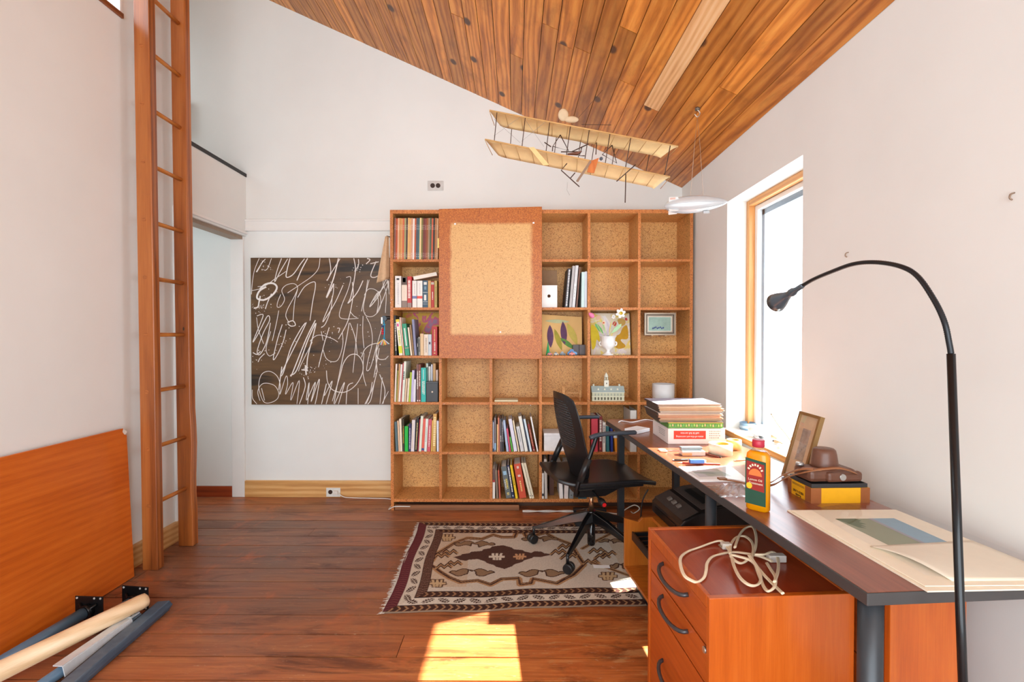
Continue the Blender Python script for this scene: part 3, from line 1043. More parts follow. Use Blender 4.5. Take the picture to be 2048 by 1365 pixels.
NV, RD, WH = (40, 62, 84), (196, 44, 46), (234, 230, 226)
G2 = 'books on the second shelf of the outer column'
shelf_of_books([
    (790.6, 802.6, 552, 0, WH, 'thick white', dict(marks=[((50, 48, 50), 0.87, 0.93, 0.25, 0.7), ('letters', 0.1, 0.8, 0.4, 0.6, (190, 186, 190))])),
    (803.7, 814.4, 554, 0, (232, 214, 196), 'cream portrait', dict(marks=[((96, 76, 66), 0.74, 1.0), ((222, 180, 150), 0.83, 0.97, 0.2, 0.75), ((140, 122, 112), 0.0, 0.22)])),
    (815.2, 823.4, 553, 0, RD, 'red', dict(marks=[('letters', 0.3, 0.88, 0.15, 0.7, (240, 228, 220)), ((150, 130, 124), 0.0, 0.15)])),
    (825, 833.5, 561.5, 0, (236, 230, 224), 'white blue-banded', dict(marks=[((118, 124, 170), 0.33, 0.43), ('letters', 0.5, 0.9, 0.45, 0.6, (190, 180, 180))])),
    (834.6, 845.1, 561.5, 0, (238, 232, 226), 'white red-banded', dict(marks=[((220, 84, 74), 0.33, 0.43), ('letters', 0.5, 0.9, 0.45, 0.6, (190, 180, 180))])),
    (845.8, 855.8, 561, 0, (52, 82, 102), 'blue patterned', dict(marks=[((226, 226, 220), 0.84, 0.94, 0.2, 0.8), ((226, 226, 220), 0.26, 0.47, 0.25, 0.7), ((226, 226, 220), 0.55, 0.565), ((226, 226, 220), 0.2, 0.215), ((226, 226, 220), 0.12, 0.13), ((120, 150, 170), 0.66, 0.78, 0.3, 0.7)])),
    (856.3, 862, 561.5, 0, (206, 160, 96), 'tan', {}),
    (862.5, 868.4, 563, 0, (186, 48, 32), 'red grey-topped', dict(marks=[((196, 190, 170), 0.88, 0.97), ('letters', 0.3, 0.6, 0.35, 0.65)])),
    (869.2, 874.2, 561.5, 0, (196, 172, 92), 'yellow-green', dict(marks=[('letters', 0.1, 0.8, 0.4, 0.7, (110, 90, 50))])),
], 2, '%s from the painting side, second shelf', G2)
# paperback lying askew on top of them
q = at(851, 559.5, Y=BF + 0.03)
zt = at(840, 561.5, Y=BF + 0.012).z + 0.004
an = math.radians(-11)
R = Matrix.Translation((at(828, 560, Y=BF + 0.03).x, BF + 0.02, zt)) @ Matrix.Rotation(an, 4, 'Y')
pb = MB().box((0, 0, 0), (0.172, 0.11, 0.0015), R).box((0, 0, 0.026), (0.172, 0.11, 0.0275), R).box((0, 0.1085, 0), (0.172, 0.11, 0.0275), R).build('paperback', plain((226, 190, 160), 0.5), origin=(q.x, BF + 0.02, zt))
tag(pb, 'cream paperback lying askew on top of the second shelf books', 'book')
MB().box((0.001, 0.001, 0.0015), (0.171, 0.1085, 0.026), R).build('pages', PAPER, pb)

G3 = 'books on the third shelf of the outer column'
shelf_of_books([
    (790.4, 793.8, 631, -2.2, (26, 28, 32), 'black white-lettered', dict(marks=[('letters', 0.12, 0.8, 0.3, 0.8)])),
    (798.4, 805.4, 639, -6.8, (238, 232, 214), 'white and yellow', dict(marks=[((216, 220, 30), 0.06, 0.26), ((234, 206, 60), 0.93, 1.0), ((214, 70, 150), 0.8, 0.88, 0.2, 0.7), ('letters', 0.3, 0.7, 0.35, 0.75, (190, 200, 90))])),
    (806.8, 809.4, 635, -7.6, (238, 224, 206), 'slim cream', dict(marks=[((206, 80, 60), 0.0, 1.0, 0.7, 1.0)])),
    (810.8, 819.4, 648, -7, (44, 150, 112), 'green', dict(marks=[((214, 232, 222), 0.3, 0.86, 0.35, 0.65), ((190, 160, 140), 0.22, 0.24)])),
    (821.2, 824.2, 655, -6, (236, 222, 200), 'slim ivory', {}),
    (825.2, 828.4, 650, -6, (150, 116, 76), 'mottled brown', {}),
    (829.2, 833.6, 639, -5.5, (134, 136, 168), 'tall lavender', {}),
    (834.2, 836.9, 676, -0.6, (30, 30, 32), 'small black', dict(marks=[('letters', 0.5, 0.7, 0.3, 0.7)])),
    (837.3, 840.2, 674, -0.4, (150, 148, 142), 'small grey and black', dict(marks=[('letters', 0.2, 0.9, 0.2, 0.8, (34, 34, 34))])),
    (840.8, 847.4, 667.5, -0.3, (222, 190, 146), 'buff', {}),
    (848, 856, 669, 0, (232, 216, 198), 'ivory lettered', dict(marks=[('letters', 0.15, 0.85, 0.4, 0.65, (140, 130, 116))])),
    (856.4, 863, 669, 0, (196, 208, 216), 'pale blue', dict(marks=[((60, 44, 60), 0.53, 0.64, 0.2, 0.7)])),
    (864, 874.4, 653, 0, (184, 36, 42), 'red gold-lettered', dict(marks=[('letters', 0.5, 0.9, 0.4, 0.6, (228, 190, 130)), ('letters', 0.15, 0.46, 0.4, 0.65, (236, 226, 214)), ((226, 190, 130), 0.06, 0.1, 0.35, 0.65)])),
], 3, '%s from the painting side, third shelf', G3, depth=0.15)


def canvas(name, label, x0, x1, z0, z1, y, mat, t=0.012, cat='painting', tilt=0.0):
    dz = z1 - z0
    o = MB().slab([(x0, y, z0), (x1, y, z0), (x1, y + tilt, z1), (x0, y + tilt, z1)], (0, t, 0)).build(name, mat, origin=((x0 + x1) / 2, y, z0), bev=0.001)
    return tag(o, label, cat)


a, b = at(797, 626, Y=3.72), at(878, 700, Y=3.72)
canvas('small_painting', 'yellow and crimson abstract painting behind the third shelf books', -0.868, b.x, RZ[3] + 0.01, a.z, 3.715,
       splotch('abstract_yellow_crimson', [(156, 110, 140), (196, 80, 110), (206, 160, 36), (196, 150, 20), (206, 110, 60), (170, 120, 80)], 9, (1, 1, 0.7), 0.5, 1.6), tilt=0.02)

G4 = 'books on the fourth shelf of the outer column'
shelf_of_books([
    (788.3, 791, 728, 3, (238, 226, 218), 'slim white', {}),
    (791.6, 793.4, 741, 3, (150, 150, 60), 'olive', {}),
    (794, 796.2, 728, 4, (218, 168, 112), 'tan', {}),
    (796.6, 800, 729, 4.8, (238, 232, 226), 'cream', {}),
    (800.6, 802.8, 726, 5, (186, 84, 88), 'red', {}),
    (803.2, 807.4, 723, 5, (228, 236, 222), 'tall mint', dict(marks=[('letters', 0.55, 0.76, 0.0, 0.6, (40, 90, 90))])),
    (808.2, 811.4, 757.5, 3.4, (222, 190, 160), 'short peach', {}),
    (813, 816.3, 757, 3.2, (236, 224, 200), 'short cream', {}),
    (817, 820.7, 745, 3.1, (168, 192, 40), 'lime green', {}),
    (821.2, 825.8, 741, 3, (196, 190, 226), 'lavender', {}),
    (826.2, 830.4, 759, 1.2, (226, 226, 238), 'white', {}),
    (833, 836.8, 729, 0, (120, 80, 76), 'brown white-lettered', dict(marks=[('letters', 0.34, 0.83, 0.25, 0.75), ((236, 230, 226), 0.02, 0.05, 0.2, 0.8)])),
    (837.3, 841, 729, 0, (132, 70, 54), 'reddish brown white-lettered', dict(marks=[('letters', 0.42, 0.83, 0.25, 0.75), ((236, 230, 226), 0.02, 0.05, 0.2, 0.8)])),
    (842, 851.4, 736, 0, (40, 182, 172), 'thick turquoise', dict(marks=[('letters', 0.25, 0.62, 0.25, 0.45), ('letters', 0.22, 0.62, 0.55, 0.75), ((226, 240, 236), 0.66, 0.95, 0.45, 0.55)])),
], 4, '%s from the painting side, fourth shelf', G4, depth=0.17)
for i, (p0, p1, yt, c, d) in enumerate([(852.4, 855.8, 727, (206, 222, 214), 'pale green'), (857, 861, 733, (236, 232, 228), 'white'), (862, 865, 729, (216, 218, 230), 'pale grey'), (866, 871, 727, (206, 160, 104), 'tan'), (872, 875.4, 740, (234, 208, 196), 'pink')]):
    book(p0, p1, yt, 0, 4, c, 'small ' + d, 'behind the black box on the fourth shelf', G4, yf=3.56, depth=0.15)
a = at(852.3, 764, Y=BF + 0.008); b = at(876, 806, Y=BF + 0.008)
t = thing('black_box', 'small black box with pearl button on the fourth shelf', 'box', ((a.x + b.x) / 2, BF + 0.03, RZ[4] + 0.0095))
MB().box((a.x, BF + 0.008, RZ[4] + 0.0095), (b.x, BF + 0.075, a.z - 0.012)).build('box_body', plain((30, 28, 32), 0.35, name='black_leatherette'), t, bev=0.002)
MB().box((a.x - 0.001, BF + 0.006, a.z - 0.014), (b.x + 0.001, BF + 0.077, a.z)).build('lid', plain((36, 34, 40), 0.3), t, bev=0.002)
q = at(864.5, 784.5, Y=BF + 0.008)
MB().lathe([(0, -0.004), (0.006, -0.002), (0.007, 0.0), (0.007, 0.002)], (q.x, BF + 0.006, q.z), 14, Matrix.Rotation(math.radians(90), 3, 'X').inverted()).build('button', plain((220, 206, 190), 0.25, 0.2), t)

G5 = 'books on the fifth shelf of the outer column'
shelf_of_books([
    (791, 795.6, 844, -2.6, (84, 112, 120), 'slate blue', {}),
    (796.6, 799.3, 842, -2.6, (234, 198, 164), 'peach', {}),
    (800, 804, 838, -2, (240, 228, 206), 'cream', {}),
    (805, 808, 838, -0.6, (60, 50, 26), 'black and yellow', dict(marks=[('letters', 0.25, 0.78, 0.3, 0.8, (206, 170, 50))])),
    (809, 815.6, 853, 0, (20, 186, 62), 'bright green', {}),
    (816.6, 820.6, 848, 0.8, (44, 46, 96), 'navy white-lettered', dict(marks=[('letters', 0.1, 0.85, 0.35, 0.75, (220, 214, 230))])),
    (821.2, 827.6, 840.5, 2.6, (226, 218, 222), 'lavender-white', dict(marks=[((214, 190, 130), 0.1, 0.9, 0.3, 0.4)])),
    (828.8, 833.2, 836, 4, (28, 26, 26), 'black gold-lettered', dict(marks=[('letters', 0.06, 0.86, 0.3, 0.75, (212, 192, 130))])),
    (834.4, 836.4, 839, 4.4, (166, 40, 60), 'slim crimson', {}),
    (837, 841.8, 832.5, 4.4, (228, 232, 214), 'pale green-white', {}),
    (842.4, 847.2, 838, 4, (226, 98, 82), 'coral blue-footed', dict(marks=[((56, 76, 140), 0.03, 0.1)])),
    (847.8, 852.8, 838, 3.6, (226, 232, 224), 'mint-white', dict(marks=[('letters', 0.3, 0.75, 0.35, 0.6, (150, 170, 160))])),
    (853.6, 860.2, 839, 3.2, (204, 84, 98), 'pink-red', dict(marks=[('letters', 0.15, 0.8, 0.35, 0.65, (240, 220, 220))])),
    (861.4, 863.2, 841, 2.6, (232, 190, 90), 'slim yellow', {}),
    (864, 871, 828, 2.2, (206, 160, 84), 'tall gold ornate', dict(marks=[('letters', 0.15, 0.92, 0.2, 0.8, (244, 226, 170))])),
    (873.2, 877, 842, 0, (206, 216, 236), 'pale blue speckled', dict(marks=[('letters', 0.05, 0.95, 0.2, 0.8, (240, 244, 248))])),
], 5, '%s from the painting side, fifth shelf', G5, depth=0.19)

GM = 'books in the lower middle cell'
shelf_of_books([
    (985, 988.2, 841.5, 0, (46, 56, 84), 'navy white-spined', dict(marks=[((220, 224, 236), 0.1, 0.95, 0.3, 0.65)])),
    (988.7, 991.8, 836, 0, (132, 122, 124), 'grey blue-footed', dict(marks=[((150, 190, 220), 0.05, 0.25)])),
    (993.6, 996, 849, 0, (218, 178, 120), 'tan', {}),
    (996.8, 999.6, 836, -1.2, (206, 122, 92), 'salmon', {}),
    (1000.6, 1003.4, 838, -1.4, (92, 84, 90), 'dark grey', dict(marks=[('letters', 0.3, 0.5, 0.3, 0.8)])),
    (1004.2, 1007.8, 837, -1.6, (40, 34, 40), 'black', dict(marks=[('letters', 0.3, 0.9, 0.35, 0.7, (190, 186, 190))])),
    (1013, 1017.4, 841, -7.5, (170, 190, 218), 'pale blue', {}),
    (1018.6, 1021.8, 857.6, -6, (206, 74, 106), 'pink', {}),
    (1023.4, 1026.6, 874.5, -5, (84, 168, 58), 'short green', {}),
    (1028, 1034.6, 839, -11.5, (222, 220, 236), 'lavender-white', {}),
    (1036.4, 1039.2, 841.5, -11.6, (232, 212, 176), 'cream', {}),
    (1041.6, 1048.4, 854, -9.6, (208, 208, 208), 'grey lettered', dict(marks=[('letters', 0.4, 0.9, 0.4, 0.6, (130, 136, 140))])),
    (1050, 1056, 833.5, -13.5, (232, 230, 220), 'thick white', {}),
    (1057, 1059, 838, -13.5, (44, 54, 74), 'slim black-blue', {}),
    (1060.2, 1064, 839, -13.6, (206, 224, 236), 'ice blue', {}),
    (1066.4, 1070.6, 849, -11.6, (134, 38, 32), 'dark red', dict(marks=[('letters', 0.2, 0.8, 0.35, 0.65, (224, 170, 120)), ((236, 220, 200), 0.04, 0.08, 0.3, 0.7)])),
    (1074, 1076.8, 834, -13.8, (236, 232, 230), 'white', {}),
], 5, '%s counting towards chair, lower middle cell', GM, depth=0.19)
GB = 'books in the bottom middle cell'
shelf_of_books([
    (985.2, 989.8, 937, 0, (232, 226, 218), 'white dark-topped', dict(marks=[((96, 70, 66), 0.62, 1.0), ((166, 44, 44), 0.54, 0.62)])),
    (992.4, 996.6, 941, -2.6, (128, 108, 90), 'brown-grey', {}),
    (998.4, 1001.2, 941, -2.8, (196, 92, 66), 'rust', {}),
    (1012.4, 1023.2, 934, -10.5, (96, 104, 104), 'thick slate gold-lettered', dict(marks=[('letters', 0.3, 0.62, 0.45, 0.75, (220, 200, 90)), ('letters', 0.28, 0.6, 0.2, 0.35), ((150, 190, 214), 0.73, 0.85, 0.2, 0.8), ('letters', 0.1, 0.18, 0.3, 0.7, (220, 200, 120))])),
    (1024.6, 1029, 931, -11, (38, 44, 84), 'navy boldly white-lettered', dict(marks=[('letters', 0.2, 0.95, 0.25, 0.85), ((220, 226, 226), 0.06, 0.1, 0.3, 0.7)])),
    (1031.4, 1035.8, 931, -11.6, (240, 200, 16), 'yellow', dict(marks=[('letters', 0.4, 0.66, 0.35, 0.65, (80, 66, 20))])),
    (1039.4, 1053, 929, -12, (206, 76, 44), 'thick orange-red', dict(marks=[((220, 196, 184), 0.86, 0.93, 0.35, 0.65), ((222, 200, 190), 0.62, 0.68, 0.3, 0.7), ('letters', 0.2, 0.52, 0.4, 0.6, (240, 206, 130))])),
    (1059.6, 1063.8, 927, -17.5, (232, 222, 196), 'cream dotted', dict(marks=[((80, 74, 66), 0.06, 0.09, 0.3, 0.7)])),
    (1064.6, 1068.8, 927, -17.5, (224, 212, 184), 'slightly darker cream dotted', dict(marks=[((80, 74, 66), 0.06, 0.09, 0.3, 0.7)])),
], 6, '%s counting towards chair, bottom cell', GB, depth=0.19)
GC = 'books and binders behind the chair'
for sp_ in [
    (1084.3, 1087.7, 947, 0, (236, 230, 224), 'short white black-footed', 'book', dict(marks=[((50, 50, 60), 0.1, 0.2)])),
    (1089.8, 1095, 919, -1.6, (190, 182, 174), 'tall grey', 'book', {}),
    (1119.8, 1126.6, 928, -3, (236, 232, 228), 'narrow white', 'binder', {}),
    (1128.4, 1136.6, 928, 2.4, (226, 216, 210), 'wide cream', 'binder', {}),
    (1138.4, 1147, 934, 3.4, (132, 136, 138), 'grey', 'binder', dict(marks=[((40, 40, 40), 0.09, 0.12, 0.4, 0.65)])),
    (1157, 1173, 960, 0, (26, 86, 104), 'dark teal', 'binder', {}),
]:
    book(sp_[0], sp_[1], sp_[2], sp_[3], 6, sp_[4], sp_[5], 'bottom shelf behind the office chair', GC, kind=sp_[6], depth=0.2, **sp_[7])
book(1099, 1108, 912, 0, 6, (84, 46, 30), 'large dark brown', 'set back on bottom shelf behind chair', GC, yf=3.56, depth=0.2)
book(1183, 1196, 833, 0, 5, (204, 60, 76), 'thick red', 'beside chair arm, fifth shelf', GC)
book(1198, 1204.8, 833, 0, 5, (120, 34, 34), 'dark red white-spotted', 'beside chair arm, fifth shelf', GC, marks=[('letters', 0.3, 0.9, 0.25, 0.8), ((214, 90, 70), 0.06, 0.12, 0.3, 0.7)])
book(1205.6, 1211.4, 845, 0, 5, (228, 222, 210), 'white spotted', 'between dark red and teal books', GC, marks=[('letters', 0.3, 0.9, 0.3, 0.7, (120, 110, 120))])
book(1213.4, 1219.4, 853, -1, 5, (48, 110, 116), 'teal', 'beside white spotted book, fifth shelf', GC)
book(1222, 1226.6, 853, -1, 5, (36, 54, 140), 'royal blue', 'beside teal book, fifth shelf', GC)
book(1230.6, 1235.6, 848, -3, 5, (232, 146, 26), 'orange', 'beside blue book, fifth shelf', GC)
book(1261, 1273.6, 821, 0, 5, (224, 222, 216), 'white', 'against the divider behind the desk corner', GC, kind='slipcase', depth=0.22, pages=False)

G6 = 'notebooks beside the big cabinet door'
SPIR = [('letters', 0.03, 0.97, 0.3, 0.75, (228, 226, 226))]
book(1129.4, 1135.4, 537, 6.5, 2, (48, 48, 56), 'black spiral-bound', 'leaning on grey ones, second shelf', G6, kind='notebook', depth=0.21, marks=SPIR)
book(1138, 1143, 532, 7, 2, (176, 172, 172), 'grey', 'between spiral notebook and labelled folder', G6, kind='notebook', depth=0.21)
book(1144, 1149.6, 531, 7, 2, (206, 206, 208), 'pale grey white-labelled', 'leaning right, second shelf', G6, kind='folder', depth=0.21, marks=[((244, 244, 242), 0.2, 0.56, 0.15, 0.85), ('letters', 0.24, 0.5, 0.4, 0.6, (90, 90, 96))])
book(1151.6, 1154.6, 534, 6.4, 2, (112, 74, 58), 'brown', 'leaning right, second shelf', G6, kind='folder', depth=0.21)
book(1162.4, 1168.6, 544, 0.8, 2, (196, 218, 216), 'aqua plastic-edged', 'second shelf by divider', G6, kind='folder', depth=0.2)
book(1169.2, 1173.6, 543, 0.4, 2, (206, 214, 224), 'ice white', 'second shelf, touching the divider', G6, kind='folder', depth=0.2)
a, b = at(1084, 571, Y=BF + 0.05), at(1114.4, 615, Y=BF + 0.05)
sl = MB()
cx, cz, rr_ = at(1098, 592.5, Y=BF + 0.05).x, at(1098, 592.5, Y=BF + 0.05).z, 0.012
zb = RZ[2] + 0.0095
ring = [(cx + rr_ * math.cos(k * math.pi / 8), cz + rr_ * math.sin(k * math.pi / 8)) for k in range(16)]
outer = []
for k in range(16):
    c_, s_ = math.cos(k * math.pi / 8), math.sin(k * math.pi / 8)
    tx = ((b.x - cx) / c_ if c_ > 1e-6 else ((a.x - cx) / c_ if c_ < -1e-6 else 1e9))
    tz = ((a.z - cz) / s_ if s_ > 1e-6 else ((zb - cz) / s_ if s_ < -1e-6 else 1e9))
    tt_ = min(tx, tz)
    outer.append((cx + c_ * tt_, cz + s_ * tt_))
cor = [(b.x, a.z), (a.x, a.z), (a.x, zb), (b.x, zb)]
yy = BF + 0.05
for k in range(16):
    k2 = (k + 1) % 16
    q = [outer[k], outer[k2], ring[k2], ring[k]]
    sl.prism([(u, yy, w) for u, w in q], (0, 0.006, 0))
    if abs(outer[k][0] - outer[k2][0]) > 1e-6 and abs(outer[k][1] - outer[k2][1]) > 1e-6:
        cc = min(cor, key=lambda c: abs(c[0] - outer[k][0]) + abs(c[1] - outer[k][1]) + abs(c[0] - outer[k2][0]) + abs(c[1] - outer[k2][1]))
        sl.prism([(outer[k][0], yy, outer[k][1]), (cc[0], yy, cc[1]), (outer[k2][0], yy, outer[k2][1])], (0, 0.006, 0))
tag(sl.build('disc_sleeve', WHITEP, origin=(cx, yy, zb)), 'square white sleeve with round hole beside the big cabinet door', 'sleeve')
a, b = at(1083, 541, Y=3.73), at(1114, 615, Y=3.73)
tag(MB().box((a.x, 3.735, zb), (b.x, 3.742, a.z)).build('brown_card', plain((178, 138, 102), 0.7), origin=(a.x, 3.735, zb)), 'brown card standing behind the white disc sleeve', 'card')
# boxes and small things
def simple_box(name, label, px0, px1, ytop, row, y0, y1, mat, cat='box', lid=None):
    a, b = at(px0, ytop, Y=y0), at(px1, ytop, Y=y0)
    zb = RZ[row] + 0.0095
    t = thing(name, label, cat, ((a.x + b.x) / 2, y0, zb))
    MB().box((a.x, y0, zb), (b.x, y1, a.z - 0.02)).build('box_body', mat, t, bev=0.002)
    MB().box((a.x - 0.001, y0 - 0.001, a.z - 0.0195), (b.x + 0.001, y1 + 0.001, a.z)).build('lid', mat, t, bev=0.002)
    return t


simple_box('white_box', 'white lidded box on the fifth shelf behind the chair', 1088, 1140, 867, 5, BF + 0.03, BF + 0.2, plain((230, 230, 232), 0.45, name='white_card'))
tag(MB().box((at(989, 800, Y=3.5).x, 3.5, RZ[4] + 0.0095), (at(1036, 800, Y=3.5).x, 3.62, RZ[4] + 0.022)).build('note_pad', plain((214, 204, 170), 0.7), origin=(0, 3.5, RZ[4] + 0.01), bev=0.001), 'cream pad lying flat alone in a middle cell', 'pad')
# paper cylinder
p = at(1326.5, 800, Y=3.56)
zb = RZ[4] + 0.0095
zt = at(1326, 768, Y=3.56).z
mb = MB().lathe([(0.077, zb), (0.079, zb), (0.079, zt), (0.0765, zt), (0.0765, zb + 0.002), (0.0, zb + 0.002)], (p.x, 3.56, 0), 40)
tag(mb.build('paper_cylinder', plain((236, 240, 244), 0.4, var=0.01), origin=(p.x, 3.56, zb)), 'wide white open cylinder in the bookcase above stacked folders', 'canister')
# little wooden stand
t = thing('wooden_stand', 'small wooden rod stand on the shelf behind chair back', 'stand', (at(1140, 800, Y=3.56).x, 3.56, RZ[4] + 0.0095))
wst = wood('pale_rods', (190, 130, 76), (218, 166, 110), (230, 184, 130), (1, 1, 1), 30, 0.5, 0, tone=0)
x0, x1, zb = at(1127, 800, Y=3.56).x, at(1159, 800, Y=3.56).x, RZ[4] + 0.0095
for (xx, yy, h) in ((x0, 3.53, 0.1), (x1, 3.53, 0.08), (x0, 3.62, 0.105), (x1, 3.62, 0.105)):
    MB().cyl((xx, yy, zb), (xx, yy, zb + h), 0.004, n=8).build('post', wst, t)
for (yy, h) in ((3.53, 0.06), (3.62, 0.1), (3.62, 0.05)):
    MB().cyl((x0 - 0.006, yy, zb + h), (x1 + 0.006, yy, zb + h), 0.003, n=8).build('rod', wst, t)

# --- leaf print, cone, toy cars, dark box
a, b = at(1084, 629, Y=3.66), at(1164, 712, Y=3.66)
zb = RZ[3] + 0.0095
lp = thing('leaf_print', 'buff board printed with purple and green leaves, third shelf', 'print', ((a.x + b.x) / 2, 3.66, zb))
MB().slab([(a.x, 3.62, zb), (b.x - 0.004, 3.62, zb), (b.x, 3.68, a.z - 0.02), (a.x, 3.68, a.z)], (0, 0.004, 0)).build('board', plain((226, 186, 120), 0.6, var=0.05, scale=8), lp)
def lp_pt(px, py):
    q = at(px, py, Y=3.65)
    f = (q.z - zb) / (a.z - zb)
    return Vector((q.x, 3.6185 + 0.06 * f, q.z))
def leaf(p0, p1, wdt, mat):
    A, B = lp_pt(*p0), lp_pt(*p1)
    d = (B - A); sd = Vector((d.z, 0, -d.x)).normalized()
    pts = []
    for k in range(9):
        t = k / 8; pts.append(A + d * t + sd * wdt * math.sin(math.pi * t) ** 0.8)
    for k in range(8, -1, -1):
        t = k / 8; pts.append(A + d * t - sd * wdt * math.sin(math.pi * t) ** 0.8)
    MB().prism(pts[:9] + pts[10:-1], (0, -0.0012, 0)).build('leaf', mat, lp)
PUR, OLV, GRN, PGR = plain((92, 52, 92), 0.6, var=0.2), plain((160, 150, 40), 0.6, var=0.15), plain((86, 140, 48), 0.6, var=0.2), plain((196, 180, 80), 0.6, var=0.1)
leaf((1100, 650), (1101, 696), 0.024, PUR); leaf((1126, 643), (1129, 690), 0.024, PUR)
leaf((1109, 658), (1123, 701), 0.02, OLV); leaf((1135, 647), (1154, 690), 0.026, PGR); leaf((1119, 676), (1148, 698), 0.018, GRN)
leaf((1090, 642), (1140, 644), 0.014, plain((190, 196, 150), 0.6, var=0.1))
p = at(1096, 708, Y=3.52)
tag(MB().lathe([(0.0165, zb), (0.015, zb + 0.004), (0.001, at(1096, 683, Y=3.52).z)], (p.x, 3.52, 0), 20).build('green_cone', plain((40, 168, 104), 0.4), origin=(p.x, 3.52, zb)), 'little green cone beside the toy cars', 'cone')
def toy_car(label, px, y, body, cab, size=0.036, turn=0.0):
    q = at(px, 708, Y=y)
    t = thing('toy_car', label, 'toy car', (q.x, y, zb), turn, 'toy cars on the third shelf')
    L, H, W = size, size * 0.34, size * 0.5
    MB().prism([(-L / 2, -W / 2, 0.004), (L / 2, -W / 2, 0.004), (L / 2, -W / 2, 0.004 + H * 0.7), (L * 0.3, -W / 2, 0.004 + H), (-L * 0.4, -W / 2, 0.004 + H), (-L / 2, -W / 2, 0.004 + H * 0.6)], (0, W, 0)).build('car_body', plain(body, 0.25, 0.0, coat=0.4), t, True, bev=0.001)
    MB().prism([(-L * 0.3, -W * 0.42, 0.004 + H), (L * 0.22, -W * 0.42, 0.004 + H), (L * 0.1, -W * 0.4, 0.004 + H * 1.7), (-L * 0.2, -W * 0.4, 0.004 + H * 1.7)], (0, W * 0.8, 0)).build('cabin', plain(cab, 0.2), t, True)
    for sx in (-0.3, 0.3):
        for sy in (-1, 1):
            MB().cyl((sx * L, sy * W * 0.42, 0.005), (sx * L, sy * W * 0.56, 0.005), 0.005, n=12).build('wheel', BLACKP, t, True)
    return t
toy_car('red toy car beside the green cone', 1099.5, 3.495, (206, 60, 48), (60, 60, 64), 0.036)
toy_car('silver grey toy car between red and black ones', 1112, 3.497, (176, 170, 160), (90, 90, 92), 0.036)
toy_car('black toy car in the middle of the row', 1125, 3.495, (36, 44, 58), (120, 130, 140), 0.042)
toy_car('orange-red toy car in front of the blue one', 1144, 3.495, (214, 88, 60), (140, 40, 36), 0.042)
toy_car('bright blue toy truck behind the orange car', 1144, 3.545, (30, 120, 186), (24, 96, 160), 0.07)
a, b = at(1146, 690, Y=3.57), at(1171, 712, Y=3.57)
t = thing('dark_wood_box', 'dark wooden box in front of the leaf print', 'box', ((a.x + b.x) / 2, 3.57, zb))
DW = wood('dark_walnut', (34, 18, 14), (56, 30, 24), (80, 46, 36), (1, 1, 0.1), 30, 0.35, 0.1, tone=0)
mx = (a.x + b.x) / 2
MB().box((a.x, 3.575, zb), (mx - 0.0008, 3.61, a.z)).build('box_half', DW, t, bev=0.001)
MB().box((mx + 0.0008, 3.575, zb), (b.x, 3.61, a.z)).build('box_half', DW, t, bev=0.001)

# --- flower painting with the urn
a, b = at(1181, 627, Y=3.68), at(1259, 703, Y=3.68)
zq = at(1181, 703, Y=3.68).z
fp = thing('flower_painting', 'square floral painting in yellow and white behind the urn', 'painting', ((a.x + b.x) / 2, 3.68, zb))
MB().slab([(a.x, 3.64, zb), (b.x, 3.64, zb), (b.x, 3.69, a.z), (a.x, 3.69, a.z)], (0, 0.01, 0)).build('canvas', splotch('floral_ground', [(214, 206, 220), (232, 226, 226), (226, 216, 196), (236, 214, 120), (240, 226, 200)], 7, (1, 1, 1), 0.6, 1.0), fp)
def fpt(px, py):
    q = at(px, py, Y=3.66)
    f = (q.z - zb) / (a.z - zb)
    return Vector((q.x, 3.6385 + 0.05 * f, q.z))
def patch(pxs, mat, nm='paint_patch', th=0.0012):
    pts = smoothpts([fpt(*q) for q in pxs], 4, True)
    MB().prism(pts, (0, -th, 0)).build(nm, mat, fp)
YEL, GLD, REDP = plain((236, 214, 40), 0.6, var=0.08), plain((204, 156, 14), 0.6, var=0.1), plain((206, 70, 60), 0.6, var=0.1)
patch([(1182, 655), (1190, 652), (1198, 668), (1199, 684), (1193, 680), (1190, 694), (1183, 697)], YEL)
patch([(1255, 652), (1246, 656), (1240, 668), (1231, 674), (1229, 692), (1236, 698), (1247, 696), (1250, 691), (1243, 684), (1242, 679), (1256, 677)], GLD)
patch([(1236, 640), (1245, 637), (1252, 642), (1250, 650), (1241, 652)], plain((206, 170, 90), 0.6))
patch([(1226, 648), (1230, 643), (1234, 646), (1232, 652), (1228, 652)], REDP)
patch([(1251, 637), (1255, 636), (1256, 641), (1252, 641)], REDP)
patch([(1193, 634), (1200, 630), (1203, 636), (1196, 640)], plain((236, 200, 170), 0.6))
p = at(1216, 708, Y=3.55)
ur = thing('urn', 'white footed urn holding paper flowers, third shelf', 'urn', (p.x, 3.55, zb))
URN = plain((240, 240, 240), 0.35, var=0.01, name='white_plaster')
hz = lambda py: at(1216, py, Y=3.55).z - zb
MB().lathe([(0.0, 0.0), (0.043, 0.0), (0.043, 0.006), (0.03, 0.013), (0.013, 0.024), (0.011, 0.032), (0.02, 0.042), (0.046, 0.062), (0.053, 0.08), (0.05, 0.1), (0.052, 0.125), (0.06, 0.137), (0.063, 0.14), (0.058, 0.14), (0.047, 0.125), (0.0, 0.12)], (0, 0, 0), 32).build('bowl', URN, ur, True)
for sx in (-1, 1):
    MB().tube(smoothpts([(sx * 0.05, 0, 0.098), (sx * 0.062, 0, 0.092), (sx * 0.06, 0, 0.075), (sx * 0.048, 0, 0.068)], 5), 0.005, 8).build('handle', URN, ur, True)
MB().lathe([(0, -0.004), (0.008, -0.003), (0.012, 0.003)], (0, -0.052, 0.088), 12, Matrix.Rotation(math.radians(90), 3, 'X')).build('rosette', URN, ur, True)
def upt(px, py, y):
    return at(px, py, Y=y)
